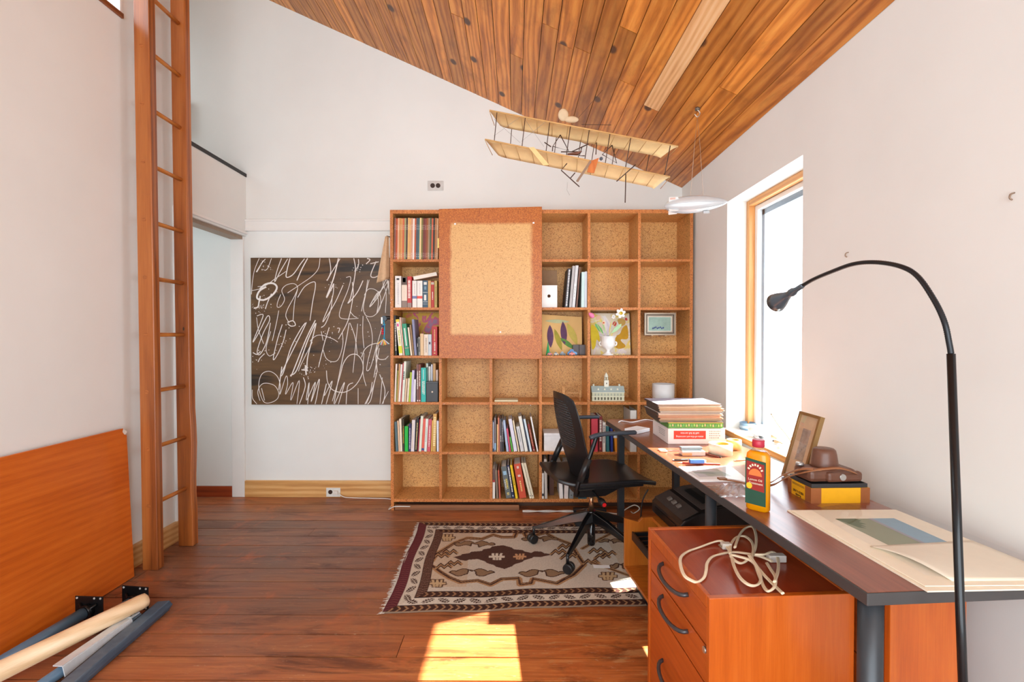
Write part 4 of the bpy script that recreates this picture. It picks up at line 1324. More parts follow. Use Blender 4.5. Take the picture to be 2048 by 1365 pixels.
def bloom(label, px, py, mat, inner, r, y=3.52):
    c = upt(px, py, y)
    t = thing('paper_flower', label, 'flower', (p.x, 3.55, zb + 0.12), 0, 'paper flowers in the urn')
    MB().tube(smoothpts([(p.x + (c.x - p.x) * 0.1, 3.55, zb + 0.122), (p.x + (c.x - p.x) * 0.5, 3.54, (zb + 0.12 + c.z) / 2), (c.x, y + 0.004, c.z)], 6), 0.002, 6).build('stem', plain((206, 214, 150), 0.6), t)
    for k in range(6):
        an_ = k * math.pi / 3 + 0.3
        d = Vector((math.cos(an_), -0.25, math.sin(an_)))
        e = Vector((-math.sin(an_), 0, math.cos(an_)))
        pts = [c, c + d * r * 0.45 + e * r * 0.34, c + d * r * 0.9 + e * r * 0.2, c + d * r, c + d * r * 0.9 - e * r * 0.2, c + d * r * 0.45 - e * r * 0.34]
        MB().prism(pts, (0, 0.0012, 0)).build('petal', mat, t)
    MB().lathe([(r * 0.14, 0), (r * 0.3, r * 0.5), (r * 0.34, r * 0.55), (0.0, r * 0.1)], c, 14, Matrix.Rotation(math.radians(90), 3, 'X')).build('corona', inner, t)
    return t
bloom('white daffodil with yellow cup rising from the urn', 1241, 627, WHITEP, plain((240, 214, 90), 0.6), 0.036, 3.452)
bloom('small white paper bud in the urn', 1227, 634, WHITEP, WHITEP, 0.016)
bloom('small red-centred paper flower in the urn', 1207, 646, plain((230, 190, 150), 0.6), REDP, 0.014)
c = upt(1184, 632, 3.452)
t = thing('pink_tulip', 'pink paper tulip leaning out of the urn', 'flower', (p.x, 3.55, zb + 0.12))
MB().tube(smoothpts([(p.x - 0.01, 3.55, zb + 0.122), (p.x - 0.06, 3.5, zb + 0.17), (c.x + 0.012, 3.454, c.z - 0.016)], 6), 0.002, 6).build('stem', plain((190, 206, 140), 0.6), t)
M3 = Vector((-1, 0, 0.9)).to_track_quat('Z', 'Y').to_matrix()
MB().lathe([(0.0, -0.02), (0.014, -0.012), (0.018, 0.004), (0.011, 0.022), (0.004, 0.03)], c, 14, M3).build('petals', plain((236, 130, 176), 0.5), t)
for i, (pa, pbx, mat) in enumerate([((1207, 668), (1190, 648), plain((90, 156, 84), 0.6)), ((1222, 668), (1243, 648), plain((168, 206, 160), 0.6)), ((1211, 668), (1203, 640), plain((150, 186, 120), 0.6)), ((1218, 668), (1222, 644), plain((214, 180, 90), 0.6))]):
    A, B = upt(*pa, 3.54), upt(*pbx, 3.53)
    d = B - A; sd = Vector((d.z, 0, -d.x)).normalized(); wd = 0.014 if i < 2 else 0.004
    MB().prism([A, A + d * 0.4 + sd * wd, A + d * 0.85 + sd * wd * 0.9, B, A + d * 0.8 - sd * wd * 0.7, A + d * 0.4 - sd * wd * 0.9], (0, 0.0015, 0)).build('flower_leaf', mat, ur)
for k in range(16):
    an_ = RNG.uniform(0, 6.28); r_ = RNG.uniform(0.0, 0.035)
    MB().lathe([(0, -0.006), (0.006, 0), (0, 0.006)], (r_ * math.cos(an_), r_ * math.sin(an_), 0.128 + RNG.uniform(0, 0.012)), 8).build('filler_bead', plain((96, 80, 150), 0.6) if k % 2 else plain((150, 190, 140), 0.6), ur, True)
gb = thing('bead_garland', 'short string of cream beads beside the urn foot', 'beads', (at(1236, 708, Y=3.52).x, 3.52, zb))
for k in range(11):
    MB().lathe([(0, -0.006), (0.0062, 0), (0, 0.006)], (-0.05 + 0.0098 * k, 0.012 * math.sin(k * 1.3), 0.0062 + 0.004 * (k % 2)), 10).build('bead', plain((226, 212, 150), 0.4), gb, True)

# --- framed picture hung in the end column
a, b = at(1288.5, 626, Y=3.6), at(1351, 671, Y=3.6)
pf = thing('framed_picture', 'small silver framed picture of blue figures on green sea', 'picture', ((a.x + b.x) / 2, 3.6, zb))
z0_, z1_ = b.z, a.z
SILV = plain((176, 160, 142), 0.35, 0.5, name='champagne_frame')
SILD = plain((96, 84, 74), 0.4, 0.4, name='dark_frame_step')
def frame_ring(x0, x1, z0, z1, w, y0, y1, nm, mat, par):
    MB().box((x0, y0, z0), (x0 + w, y1, z1)).build(nm, mat, par, bev=0.001)
    MB().box((x1 - w, y0, z0), (x1, y1, z1)).build(nm, mat, par, bev=0.001)
    MB().box((x0 + w, y0, z0), (x1 - w, y1, z0 + w)).build(nm, mat, par, bev=0.001)
    MB().box((x0 + w, y0, z1 - w), (x1 - w, y1, z1)).build(nm, mat, par, bev=0.001)
frame_ring(a.x, b.x, z0_, z1_, 0.012, 3.59, 3.61, 'frame_side', SILV, pf)
frame_ring(a.x + 0.012, b.x - 0.012, z0_ + 0.012, z1_ - 0.012, 0.008, 3.594, 3.61, 'frame_step', SILD, pf)
frame_ring(a.x + 0.02, b.x - 0.02, z0_ + 0.02, z1_ - 0.02, 0.008, 3.598, 3.61, 'frame_slip', SILV, pf)
MB().box((a.x + 0.028, 3.603, z0_ + 0.028), (b.x - 0.028, 3.607, z1_ - 0.028)).build('mount', plain((232, 226, 214), 0.6), pf)
MB().box((a.x + 0.034, 3.6015, z0_ + 0.033), (b.x - 0.034, 3.603, z1_ - 0.033)).build('picture', plain((150, 180, 168), 0.5, var=0.15, scale=20), pf)
for k in range(8):
    MB().lathe([(0, -0.008), (0.006, -0.003), (0.0035, 0.004), (0, 0.008)], (a.x + 0.065 + 0.011 * k, 3.602, z0_ + 0.052 + 0.004 * (k % 3)), 8).build('figure', plain((70, 84, 150), 0.5), pf)
# it stands on a hidden ledge of two pegs
for q in (0.25, 0.68):
    xx = a.x + (b.x - a.x) * q
    MB().box((xx - 0.006, 3.592, z0_ - 0.008), (xx + 0.006, BB - 0.008, z0_ - 0.0005)).build('support_peg', plain((206, 170, 130), 0.4), bc)

# --- model of a colonial hall
x0, x1 = at(1183.5, 800, Y=3.57).x, at(1247.5, 800, Y=3.57).x
zb = RZ[4] + 0.0095
yf0, yf1 = 3.555, 3.64
bl = thing('building_model', 'grey-green model of a hall with white clock tower', 'model', ((x0 + x1) / 2, 3.56, zb))
WALLM = plain((196, 200, 174), 0.6, var=0.04); TRM = plain((226, 226, 206), 0.6, var=0.03); ROOFM = plain((166, 182, 180), 0.6, var=0.05); WIN = plain((74, 68, 52), 0.5)
L = x1 - x0
MB().box((x0, yf0, zb), (x1, yf1, zb + 0.063)).build('walls', WALLM, bl)
for zz in (0.0, 0.028, 0.058):
    MB().box((x0 - 0.002, yf0 - 0.002, zb + zz), (x1 + 0.002, yf1 + 0.002, zb + zz + 0.004)).build('cornice', TRM, bl)
MB().prism([(x0 - 0.003, yf0 - 0.004, zb + 0.063), (x0 - 0.003, yf1 + 0.004, zb + 0.063), (x0 - 0.003, yf1 - 0.03, zb + 0.105), (x0 - 0.003, yf0 + 0.03, zb + 0.105)], (L + 0.006, 0, 0)).build('roof', ROOFM, bl)
for k in range(9):
    xx = x0 + L * (k + 1) / 10
    MB().box((xx - 0.005, yf0 - 0.001, zb + 0.006), (xx + 0.005, yf0 + 0.001, zb + 0.026)).build('arcade_opening', WIN, bl)
    MB().box((xx - 0.0035, yf0 - 0.0008, zb + 0.037), (xx + 0.0035, yf0 + 0.001, zb + 0.053)).build('window', plain((150, 160, 150), 0.5), bl)
for k in range(4):
    xx = x0 + L * (0.2 + 0.2 * k)
    MB().prism([(xx - 0.006, yf0 + 0.008, zb + 0.074), (xx + 0.006, yf0 + 0.008, zb + 0.074), (xx + 0.006, yf0 + 0.008, zb + 0.085), (xx, yf0 + 0.008, zb + 0.092), (xx - 0.006, yf0 + 0.008, zb + 0.085)], (0, 0.022, 0)).build('dormer', TRM, bl)
for q in (0.07, 0.88):
    MB().box((x0 + L * q - 0.006, yf0 + 0.035, zb + 0.1), (x0 + L * q + 0.006, yf0 + 0.05, zb + 0.118)).build('chimney', TRM, bl)
xx = x0 + L * 0.47; yc = (yf0 + yf1) / 2
tw = MB().box((xx - 0.017, yc - 0.017, zb + 0.098), (xx + 0.017, yc + 0.017, zb + 0.148)).build('tower', plain((234, 232, 216), 0.6), bl)
for k in range(6):
    an_ = k * math.pi / 3
    MB().cyl((xx + 0.012 * math.cos(an_), yc + 0.012 * math.sin(an_), zb + 0.148), (xx + 0.012 * math.cos(an_), yc + 0.012 * math.sin(an_), zb + 0.17), 0.0025, n=6).build('column', TRM, tw)
MB().lathe([(0.0155, zb + 0.17), (0.0155, zb + 0.176), (0.013, zb + 0.186), (0.006, zb + 0.196), (0.0015, zb + 0.202), (0.001, zb + 0.208)], (xx, yc, 0), 18).build('cupola', plain((234, 232, 216), 0.6), tw)
MB().box((xx - 0.003, yc - 0.0185, zb + 0.12), (xx + 0.003, yc - 0.0165, zb + 0.13)).build('tower_window', WIN, tw)

# ================================================================== THE BIG PAINTING
def dark_panel():
    m, nt, b = newmat('stained_brown_panel')
    v = coords(nt, (0.5, 1, 3), rand=False)
    f = noise(nt, v, 5, 5, 0.6, 0.4)
    g = noise(nt, coords(nt, (0.35, 1, 2.6), rand=False), 3.2, 3, 0.5, 0.6)
    c1 = ramp(nt, f, [(0.3, lin((72, 50, 28))), (0.7, lin((112, 82, 48)))])
    c2 = mixc(nt, ramp(nt, g, [(0.56, (0, 0, 0)), (0.66, (0.9, 0.9, 0.9))]), c1, lin((26, 22, 20)))
    nt.links.new(c2, b.inputs['Base Color'])
    b.inputs['Roughness'].default_value = 0.4
    return m


PY = 3.735
pa, pb_ = at(501, 516, Y=PY), at(778, 810, Y=PY)
bigp = thing('scribble_painting', 'large dark brown painting covered in white looping scribbles', 'painting', ((pa.x + pb_.x) / 2, PY, pb_.z))
MB().box((pa.x, PY, pb_.z), (-0.9, YB - 0.001, pa.z)).build('panel', dark_panel(), bigp, bev=0.001)
PAINTW = plain((236, 230, 226), 0.4, var=0.02, name='white_paint')
K = 3.25
STROKES = [
    (4, [(125, 315), (95, 390), (82, 460), (74, 550)]),
    (12, [(130, 515), (165, 485), (215, 478), (240, 505), (215, 550), (160, 585), (112, 575), (125, 530), (170, 500)]),
    (9, [(132, 560), (124, 600), (116, 632), (90, 640)]), (6, [(205, 545), (180, 600), (165, 645)]),
    (4, [(205, 315), (180, 380), (160, 395)]), (5, [(150, 330), (110, 405)]), (5, [(165, 320), (140, 350), (105, 405)]),
    (5, [(270, 315), (240, 400), (226, 468), (262, 400), (310, 318)]),
    (6, [(325, 315), (306, 390), (302, 438), (345, 420), (395, 350), (420, 318)]),
    (7, [(440, 315), (400, 390), (370, 460)]), (4, [(520, 315), (510, 380), (470, 430), (400, 480), (310, 540)]),
    (4, [(78, 525), (130, 515)]), (4, [(115, 500), (170, 490), (226, 450), (300, 400)]),
    (4, [(265, 550), (245, 600), (243, 632), (268, 625), (290, 580), (272, 525), (300, 490), (350, 480), (375, 508), (350, 570), (312, 640), (298, 690), (320, 735)]),
    (5, [(375, 570), (420, 500), (480, 468), (490, 500), (472, 600), (455, 720)]), (4, [(375, 515), (355, 600), (345, 720)]),
    (5, [(580, 315), (590, 400), (566, 460), (600, 400), (650, 318)]),
    (8, [(640, 315), (610, 440), (562, 570), (590, 520), (610, 480)]), (5, [(610, 480), (600, 570), (540, 720), (560, 700), (620, 600), (670, 490)]),
    (5, [(600, 560), (590, 650), (556, 740), (528, 766)]),
    (4, [(690, 440), (720, 440), (702, 520), (662, 620), (646, 690), (680, 710), (770, 705)]),
    (6, [(740, 315), (750, 400), (722, 560), (702, 608), (760, 540), (800, 460)]), (5, [(730, 470), (735, 560), (702, 720), (640, 840)]),
    (5, [(770, 320), (770, 360), (745, 400)]), (4, [(715, 660), (740, 690), (760, 700)]),
    (6, [(820, 352), (845, 325), (826, 316)]), (6, [(885, 335), (850, 425), (880, 438), (930, 405)]), (6, [(848, 350), (902, 338)]),
    (4, [(840, 455), (802, 600), (790, 660)]), (4, [(830, 455), (815, 560), (802, 640), (820, 688), (868, 690), (910, 640), (912, 560), (880, 520), (835, 516), (808, 556)]),
    (6, [(960, 425), (900, 560), (842, 632), (880, 560), (905, 530)]), (5, [(965, 480), (930, 580), (888, 672)]), (4, [(945, 400), (930, 480), (950, 540), (945, 672)]),
    (5, [(940, 420), (955, 470), (900, 545), (870, 590)]), (4, [(890, 540), (900, 600), (890, 665)]),
    (5, [(110, 690), (150, 682), (130, 745), (84, 860), (122, 800), (178, 692), (192, 720), (150, 805), (112, 918), (130, 940), (172, 862), (198, 735)]),
    (4, [(108, 700), (120, 780), (154, 872)]), (6, [(84, 928), (110, 940), (134, 920)]), (5, [(160, 935), (130, 965), (118, 990)]),
    (4, [(252, 655), (236, 740), (210, 852)]), (5, [(275, 745), (242, 850), (216, 970), (240, 948), (280, 860), (300, 780)]),
    (4, [(200, 790), (170, 900), (190, 950), (230, 930)]), (6, [(308, 732), (345, 722), (360, 750), (330, 756), (312, 740)]),
    (6, [(425, 735), (390, 785), (330, 900), (282, 1058), (264, 1074), (300, 1000), (400, 800), (432, 732)]),
    (7, [(490, 718), (430, 840), (342, 1060), (332, 1074), (370, 1040), (440, 850), (492, 738), (480, 800), (440, 960), (436, 1050)]),
    (4, [(470, 860), (400, 1000), (380, 1050)]), (9, [(425, 1010), (430, 1075)]), (8, [(400, 1040), (440, 1045)]),
    (4, [(455, 855), (490, 822), (530, 815), (600, 838), (636, 860)]), (5, [(580, 765), (548, 870), (510, 1024)]), (4, [(528, 790), (540, 850)]),
    (4, [(540, 910), (560, 965), (600, 988), (640, 970), (668, 880), (666, 800)]), (5, [(632, 770), (648, 772), (640, 800)]),
    (5, [(710, 735), (690, 850), (668, 960), (640, 1100), (610, 1262)]), (4, [(765, 740), (750, 900), (734, 1060)]), (4, [(715, 735), (748, 830), (762, 940)]),
    (5, [(562, 1045), (570, 1120), (604, 1172), (680, 1186), (752, 1140), (796, 1060), (796, 990), (760, 942), (710, 948), (672, 1000), (650, 1080), (600, 1245)]),
    (4, [(800, 690), (798, 800), (806, 900)]), (4, [(820, 695), (850, 760), (860, 860), (832, 980), (824, 1045), (850, 1020), (890, 880), (930, 742)]),
    (5, [(790, 960), (810, 910), (850, 878), (900, 872), (886, 930), (900, 968), (940, 972), (965, 950)]), (4, [(806, 930), (800, 1060), (820, 1146)]),
    (4, [(130, 1242), (116, 1180), (150, 1130), (220, 1140), (252, 1190), (240, 1232), (190, 1256), (150, 1242), (122, 1150), (140, 1072), (190, 1050), (240, 1080), (262, 1140), (260, 1200), (300, 1082), (310, 1130), (296, 1200), (345, 1122), (330, 1240), (385, 1110), (370, 1264)]),
    (6, [(272, 1020), (252, 1170)]), (4, [(80, 1170), (82, 1225), (110, 1265)]), (4, [(140, 1160), (160, 1240)]),
    (5, [(412, 1090), (424, 1150), (386, 1264)]), (5, [(440, 1264), (450, 1122), (432, 1240), (490, 1120), (462, 1250), (515, 1100), (502, 1200), (488, 1264)]),
    (5, [(530, 1264), (562, 1130), (548, 1210), (600, 1112), (560, 1264)]), (5, [(615, 1264), (680, 1120), (640, 1264)]), (5, [(690, 1264), (700, 1150), (735, 1125)]), (4, [(768, 1160), (768, 1264)]),
    (5, [(892, 1045), (862, 1160), (812, 1264)]), (5, [(875, 1110), (852, 1230), (830, 1264)]), (5, [(860, 1120), (845, 1200), (820, 1262)]), (5, [(908, 1070), (942, 1170), (930, 1262)]), (4, [(965, 1180), (922, 1264)]),
    (6, [(890, 880), (884, 960), (892, 1050)]), (5, [(905, 900), (870, 1090)]), (4, [(925, 1090), (910, 1264)]),
]
for wpx, pts in STROKES:
    q = [at(480 + zx / K, 420 + zy / K, Y=PY) for zx, zy in pts]
    q = [Vector((min(max(v.x, pa.x + 0.004), -0.904), PY - 0.0004, min(max(v.z, pb_.z + 0.004), pa.z - 0.004))) for v in q]
    r = wpx / K * PY / FPX * 0.5
    MB().tube(smoothpts(q, 7), r, 8, flat=((0, 1, 0), 0.22)).build('paint_line', PAINTW, bigp)
mb = MB()
for cx, cz, n_, sp_ in ((430, 1050, 26, 26), (110, 640, 24, 22), (600, 480, 14, 30), (170, 360, 18, 26), (760, 380, 16, 18), (130, 960, 12, 30), (330, 740, 12, 24), (600, 800, 16, 40), (270, 850, 16, 30), (520, 1000, 12, 40), (800, 800, 12, 60), (880, 1000, 12, 50), (200, 600, 14, 40)):
    for k in range(n_):
        v = at(480 + (cx + RNG.gauss(0, sp_)) / K, 420 + (cz + RNG.gauss(0, sp_)) / K, Y=PY)
        if pa.x + 0.01 < v.x < -0.91 and pb_.z + 0.01 < v.z < pa.z - 0.01:
            r = RNG.uniform(0.0012, 0.0042)
            mb.prism([(v.x + r * math.cos(a_), PY - 0.0012, v.z + r * math.sin(a_)) for a_ in np.linspace(0, 2 * math.pi, 7)[:-1]], (0, 0.0016, 0))
o = mb.build('paint_splatter', PAINTW, bigp)
o['kind'] = 'stuff'

# --- cloth and key tassel hanging on the outer side of the bookcase
HX = CX[0] - 0.001
p0, p1 = at(768, 476, Y=3.5), at(757, 570, Y=3.5)
t = thing('cloth_rag', 'beige cloth hanging from the bookcase side above the painting', 'cloth', (HX - 0.03, 3.5, p1.z))
MB().cyl((HX, 3.5, p0.z + 0.005), (HX - 0.03, 3.5, p0.z + 0.012), 0.004, n=8).build('nail', BLACKM, t)
def cf(u, v):
    w_ = 0.02 + 0.055 * v
    fold = 0.006 * math.sin(u * 9 + v * 2)
    return Vector((HX - 0.014 - w_ * u, 3.5 - 0.05 * (u - 0.5) * (0.3 + v) + fold - 0.012, p0.z + 0.008 - v * (p0.z - p1.z) * (0.88 + 0.12 * u)))
MB().grid(cf, 12, 14).build('drape', plain((206, 172, 136), 0.85, var=0.08, scale=60), t, solid=0.004)
def cf2(u, v):
    return Vector((HX - 0.006 - 0.02 * (1 - v) * u - 0.004, 3.485 + 0.02 * u, p1.z + 0.03 - v * 0.1))
MB().grid(cf2, 5, 6).build('white_tail', plain((226, 220, 214), 0.85, var=0.04), t, solid=0.003)
q = at(766, 636, Y=3.49)
t = thing('key_clip', 'black clip holding keys and a bright tassel on the bookcase side', 'key ring', (HX, 3.49, q.z))
MB().cyl((HX, 3.49, q.z), (HX - 0.045, 3.49, q.z), 0.013, n=14).build('clamp', BLACKP, t)
MB().cyl((HX - 0.045, 3.475, q.z - 0.006), (HX - 0.045, 3.505, q.z - 0.006), 0.02, n=18).build('clamp_head', plain((64, 70, 78), 0.35, 0.3), t)
MB().box((HX - 0.064, 3.468, q.z - 0.045), (HX - 0.052, 3.474, q.z + 0.004)).build('key', plain((214, 214, 210), 0.3, 0.7), t, bev=0.002)
MB().tube(smoothpts([(HX - 0.045, 3.47, q.z - 0.02), (HX - 0.038, 3.468, q.z - 0.07), (HX - 0.042, 3.468, q.z - 0.15)], 5), 0.004, 8).build('cord', plain((30, 150, 190), 0.6), t)
for i, (zz, cc) in enumerate(((-0.05, (30, 150, 190)), (-0.062, (30, 60, 130)), (-0.085, (206, 40, 60)), (-0.1, (206, 40, 60)), (-0.115, (206, 40, 60)), (-0.15, (30, 150, 190)))):
    MB().lathe([(0, -0.008), (0.009, -0.003), (0.009, 0.003), (0, 0.008)], (HX - 0.052 + (0.012 if i in (0, 5) else 0), 3.466, q.z + zz), 10).build('bead', plain(cc, 0.4), t)
TC = [(240, 226, 120), (230, 90, 70), (60, 170, 190), (236, 236, 226), (206, 60, 110), (150, 210, 120), (230, 150, 60)]
for k in range(11):
    dx = (k - 5) * 0.0065
    MB().tube(smoothpts([(HX - 0.046, 3.466, q.z - 0.155), (HX - 0.046 + dx * 0.8, 3.462, q.z - 0.175), (HX - 0.046 + dx * 1.3, 3.463, q.z - 0.2 + abs(dx) * 0.35)], 4), 0.003, 6).build('tassel_strand', plain(TC[k % 7], 0.7), t)

# ================================================================== THE DESK
DR = 0.0792
DZ = 0.711
DORG = Vector((0.755, 1.037, 0))
dk = thing('desk', 'long narrow desk with red-brown top and dark edging', 'desk', DORG, DR)
DL, DW_ = 2.15, 0.488


def desk_lam():
    m, nt, b = newmat('red_brown_laminate')
    v = coords(nt, (1, 0.06, 1), rand=False)
    f = noise(nt, v, 60, 4, 0.6, 0.3)
    c = ramp(nt, f, [(0.3, lin((118, 58, 36))), (0.7, lin((150, 80, 52)))])
    nt.links.new(c, b.inputs['Base Color'])
    b.inputs['Roughness'].default_value = 0.3
    b.inputs['Coat Weight'].default_value = 0.24
    b.inputs['Coat Roughness'].default_value = 0.15
    return m


EDGE = plain((64, 62, 62), 0.45, var=0.05, name='dark_grey_edging')
LEGM = plain((58, 60, 64), 0.38, 0.3, name='charcoal_leg_paint')
MB().prism([(0, 0, DZ - 0.028), (DW_, 0, DZ - 0.028), (DW_, DL, DZ - 0.028), (0.03, DL, DZ - 0.028), (0, DL - 0.05, DZ - 0.028)], (0, 0, 0.0272)).build('edging', EDGE, dk, True, bev=0.002)
MB().prism([(0.004, 0.004, DZ - 0.002), (DW_ - 0.004, 0.004, DZ - 0.002), (DW_ - 0.004, DL - 0.004, DZ - 0.002), (0.032, DL - 0.004, DZ - 0.002), (0.004, DL - 0.052, DZ - 0.002)], (0, 0, 0.002)).build('top', desk_lam(), dk, True)
for (x, y, r, sq) in ((0.055, 0.055, 0.025, False), (0.36, 0.665, 0.025, False), (0.03, 0.755, 0.02, False), (0.45, 0.755, 0.02, False), (0.085, 2.06, 0.0185, True), (0.435, 2.03, 0.0185, True)):
    mb = MB()
    if sq:
        mb.box((x - r, y - r, 0.0065), (x + r, y + r, DZ - 0.028))
    else:
        mb.cyl((x, y, 0.0), (x, y, DZ - 0.028), r, n=24)
    mb.build('leg', LEGM, dk, True)
MB().box((0.06, 1.9, DZ - 0.06), (0.44, 1.94, DZ - 0.028)).build('cross_rail', LEGM, dk, True)


def D(px, py, z=DZ):
    return at(px, py, Z=z)


# ---- cherry pedestals
CABW = wood('cherry_cabinet_side', (156, 66, 12), (186, 86, 20), (204, 106, 34), (0.9, 0.9, 0.07), 22, 0.3, 0.25, rings=0.12, tone=0.03)
CABF = wood('cherry_cabinet_front', (150, 60, 14), (180, 80, 22), (198, 98, 36), (0.9, 0.07, 0.9), 24, 0.3, 0.25, rings=0.1, tone=0.04)
CABT = wood('cherry_cabinet_top', (120, 42, 18), (150, 58, 28), (172, 78, 42), (0.5, 0.12, 0.9), 26, 0.28, 0.25, rings=0.1, tone=0.0)
HND = plain((84, 84, 88), 0.35, 0.6, name='grey_bow_handle')
DARKG = plain((34, 14, 8), 0.7, name='drawer_gap')


def pedestal(label, loc, rot, W, Dp, H, drawers, handles=True):
    t = thing('drawer_cabinet', label, 'cabinet', loc, rot)
    th = 0.018
    MB().box((0, 0, 0.0), (Dp, th, H)).build('side_panel', CABW, t, True, bev=0.002)
    MB().box((0, W - th, 0.0), (Dp, W, H)).build('side_panel', CABW, t, True, bev=0.002)
    MB().box((Dp - th, th, 0.0), (Dp, W - th, H)).build('back_panel', CABW, t, True, bev=0.002)
    MB().box((0.004, th, H - 0.034), (Dp - th, W - th, H - 0.004)).build('top_panel', CABT, t, True)
    MB().box((0, th, H - 0.034), (0.012, W - th, H - 0.0002)).build('top_lip', CABW, t, True, bev=0.002)
    MB().box((0.02, th, 0.0), (Dp - th, W - th, 0.03)).build('bottom_panel', CABW, t, True)
    MB().box((0.03, th, 0.03), (0.036, W - th, H - 0.034)).build('drawer_void', DARKG, t, True)
    for i, (z0, z1, hz) in enumerate(drawers):
        d = MB().box((0.003, th + 0.003, z0 + 0.002), (0.024, W - th - 0.003, z1 - 0.002)).build('drawer', CABF, t, True, bev=0.001)
        if handles:
            yc = W / 2 + 0.0
            pts = []
            for k in range(13):
                a = math.pi * k / 12
                pts.append((0.004 - 0.034 * math.sin(a) ** 0.8, yc - 0.095 * math.cos(a), hz - 0.012 * math.sin(a)))
            MB().tube(pts, 0.0062, 10).build('handle', HND, d, True)
    return t


c1 = pedestal('cherry drawer cabinet with bow handles and a cord on its top', (0.501, 1.244, 0), 0.0667, 0.465, 0.392, 0.586,
              [(0.448, 0.55, 0.522), (0.344, 0.446, 0.416), (0.04, 0.342, 0.205)])
MB().tube([(0.002, 0.026, 0.436), (-0.003, 0.026, 0.436)], 0.0085, 16).build('lock', plain((170, 168, 160), 0.3, 0.8), c1, True)
pedestal('plain orange cherry cabinet under the end of the desk', (0.935, 1.205, 0), DR, 0.44, 0.205, 0.66, [(0.4, 0.62, 0.55), (0.04, 0.398, 0.25)])

# ---- low open cabinet with printer, partly hidden behind the pedestal
LC = Vector((0.571, 2.07, 0.0065))
lc = thing('low_cabinet', 'low open-fronted orange wooden cabinet beside the rug', 'cabinet', LC, 0.1)
W_, D_, H_ = 0.325, 0.5, 0.355
OWD = wood('amber_cabinet_wood', (140, 70, 16), (178, 100, 30), (196, 122, 48), (0.9, 0.9, 0.1), 22, 0.35, 0.2, rings=0.12, tone=0.05)
MB().box((0.06, 0.01, 0), (D_, W_ - 0.01, 0.105)).build('plinth', BLACKP, lc, True)
MB().prism([(0, W_ - 0.016, 0.105), (D_, W_ - 0.016, 0.105), (D_, W_ - 0.016, H_), (0.09, W_ - 0.016, H_), (0.07, W_ - 0.016, H_ - 0.02), (0.0, W_ - 0.016, H_ - 0.0)], (0, 0.016, 0)).build('side_panel', OWD, lc, True, bev=0.001)
MB().box((0.1, 0, 0.105), (D_, 0.016, H_)).build('side_panel', OWD, lc, True, bev=0.001)
MB().box((0, 0.0, 0.105), (D_, W_ - 0.016, 0.12)).build('bottom_panel', OWD, lc, True, bev=0.001)
MB().box((D_ - 0.016, 0.016, 0.12), (D_, W_ - 0.016, H_)).build('back_panel', OWD, lc, True)
MB().box((0.14, 0.016, H_ - 0.016), (D_ - 0.016, W_ - 0.016, H_)).build('top_panel', OWD, lc, True)
MB().cyl((0.06, 0.12, 0.12), (0.06, 0.12, 0.122), 0.006, n=10).build('screw', PLATE, lc, True)
tr = MB().box((0.04, 0.02, 0.245), (0.14, W_ - 0.018, 0.25)).build('black_tray', BLACKP, lc, True)
for k in range(9):
    y = 0.03 + k * 0.032
    MB().box((0.045, y, 0.25), (0.135, y + 0.012, 0.275 + 0.008 * (k % 3))).build('tray_rib', BLACKP, tr, True)
MB().box((0.035, 0.02, 0.25), (0.042, W_ - 0.018, 0.29)).build('tray_lip', BLACKP, tr, True)

PRN = plain((34, 30, 30), 0.28, var=0.1, coat=0.2, name='printer_black')
PRG = plain((78, 68, 64), 0.3, var=0.1, coat=0.2, name='printer_grey_top')
pr = thing('printer', 'black desktop printer under the desk on the low cabinet', 'printer', (LC.x + 0.165 - 0.0, LC.y + 0.075, LC.z + H_ + 0.0005), 0.1)
PL = 0.34
MB().prism([(0, 0, 0.0), (0, 0, 0.055), (0.02, 0, 0.075), (0.09, 0, 0.108), (0.17, 0, 0.128), (0.3, 0, 0.14), (0.325, 0, 0.132), (0.33, 0, 0.12), (0.33, 0, 0)], (0, PL, 0)).build('printer_body', PRN, pr, True, bev=0.006)
MB().prism([(0.012, 0.012, 0.074), (0.088, 0.012, 0.1095), (0.085, 0.012, 0.111), (0.009, 0.012, 0.0755)], (0, PL - 0.024, 0)).build('control_panel', PRG, pr, True)
MB().prism([(0.105, 0.02, 0.1145), (0.165, 0.02, 0.1295), (0.285, 0.02, 0.1405), (0.285, 0.02, 0.143), (0.165, 0.02, 0.132), (0.105, 0.02, 0.117)], (0, PL - 0.04, 0)).build('scanner_lid', PRG, pr, True, bev=0.002)
MB().prism([(0.135, 0.07, 0.126), (0.165, 0.07, 0.1335), (0.255, 0.07, 0.1415), (0.255, 0.07, 0.1445), (0.165, 0.07, 0.1365), (0.135, 0.07, 0.1285)], (0, PL - 0.15, 0)).build('output_slot', BLACKP, pr, True)
for k in range(3):
    MB().box((0.03, 0.09 + 0.05 * k, 0.0), (0.05, 0.11 + 0.05 * k, 0.01), Matrix.Translation((0.0, 0, 0.088)) @ Matrix.Rotation(-0.42, 4, 'Y')).build('button', plain((130, 120, 112), 0.3), pr, True)
MB().box((0.19, 0.1, 0.143), (0.23, 0.2, 0.148)).build('paper_guide', plain((150, 144, 140), 0.25, 0.3), pr, True)
MB().box((-0.004, 0.05, 0.008), (0.002, PL - 0.05, 0.04)).build('paper_slot', BLACKM, pr, True)
MB().box((0.318, 0.02, 0.12), (0.326, PL - 0.02, 0.17), Matrix.Translation((0, 0, 0))).build('paper_support', plain((226, 222, 214), 0.5), pr, True)
q = at(1296, 1000, Y=2.45)
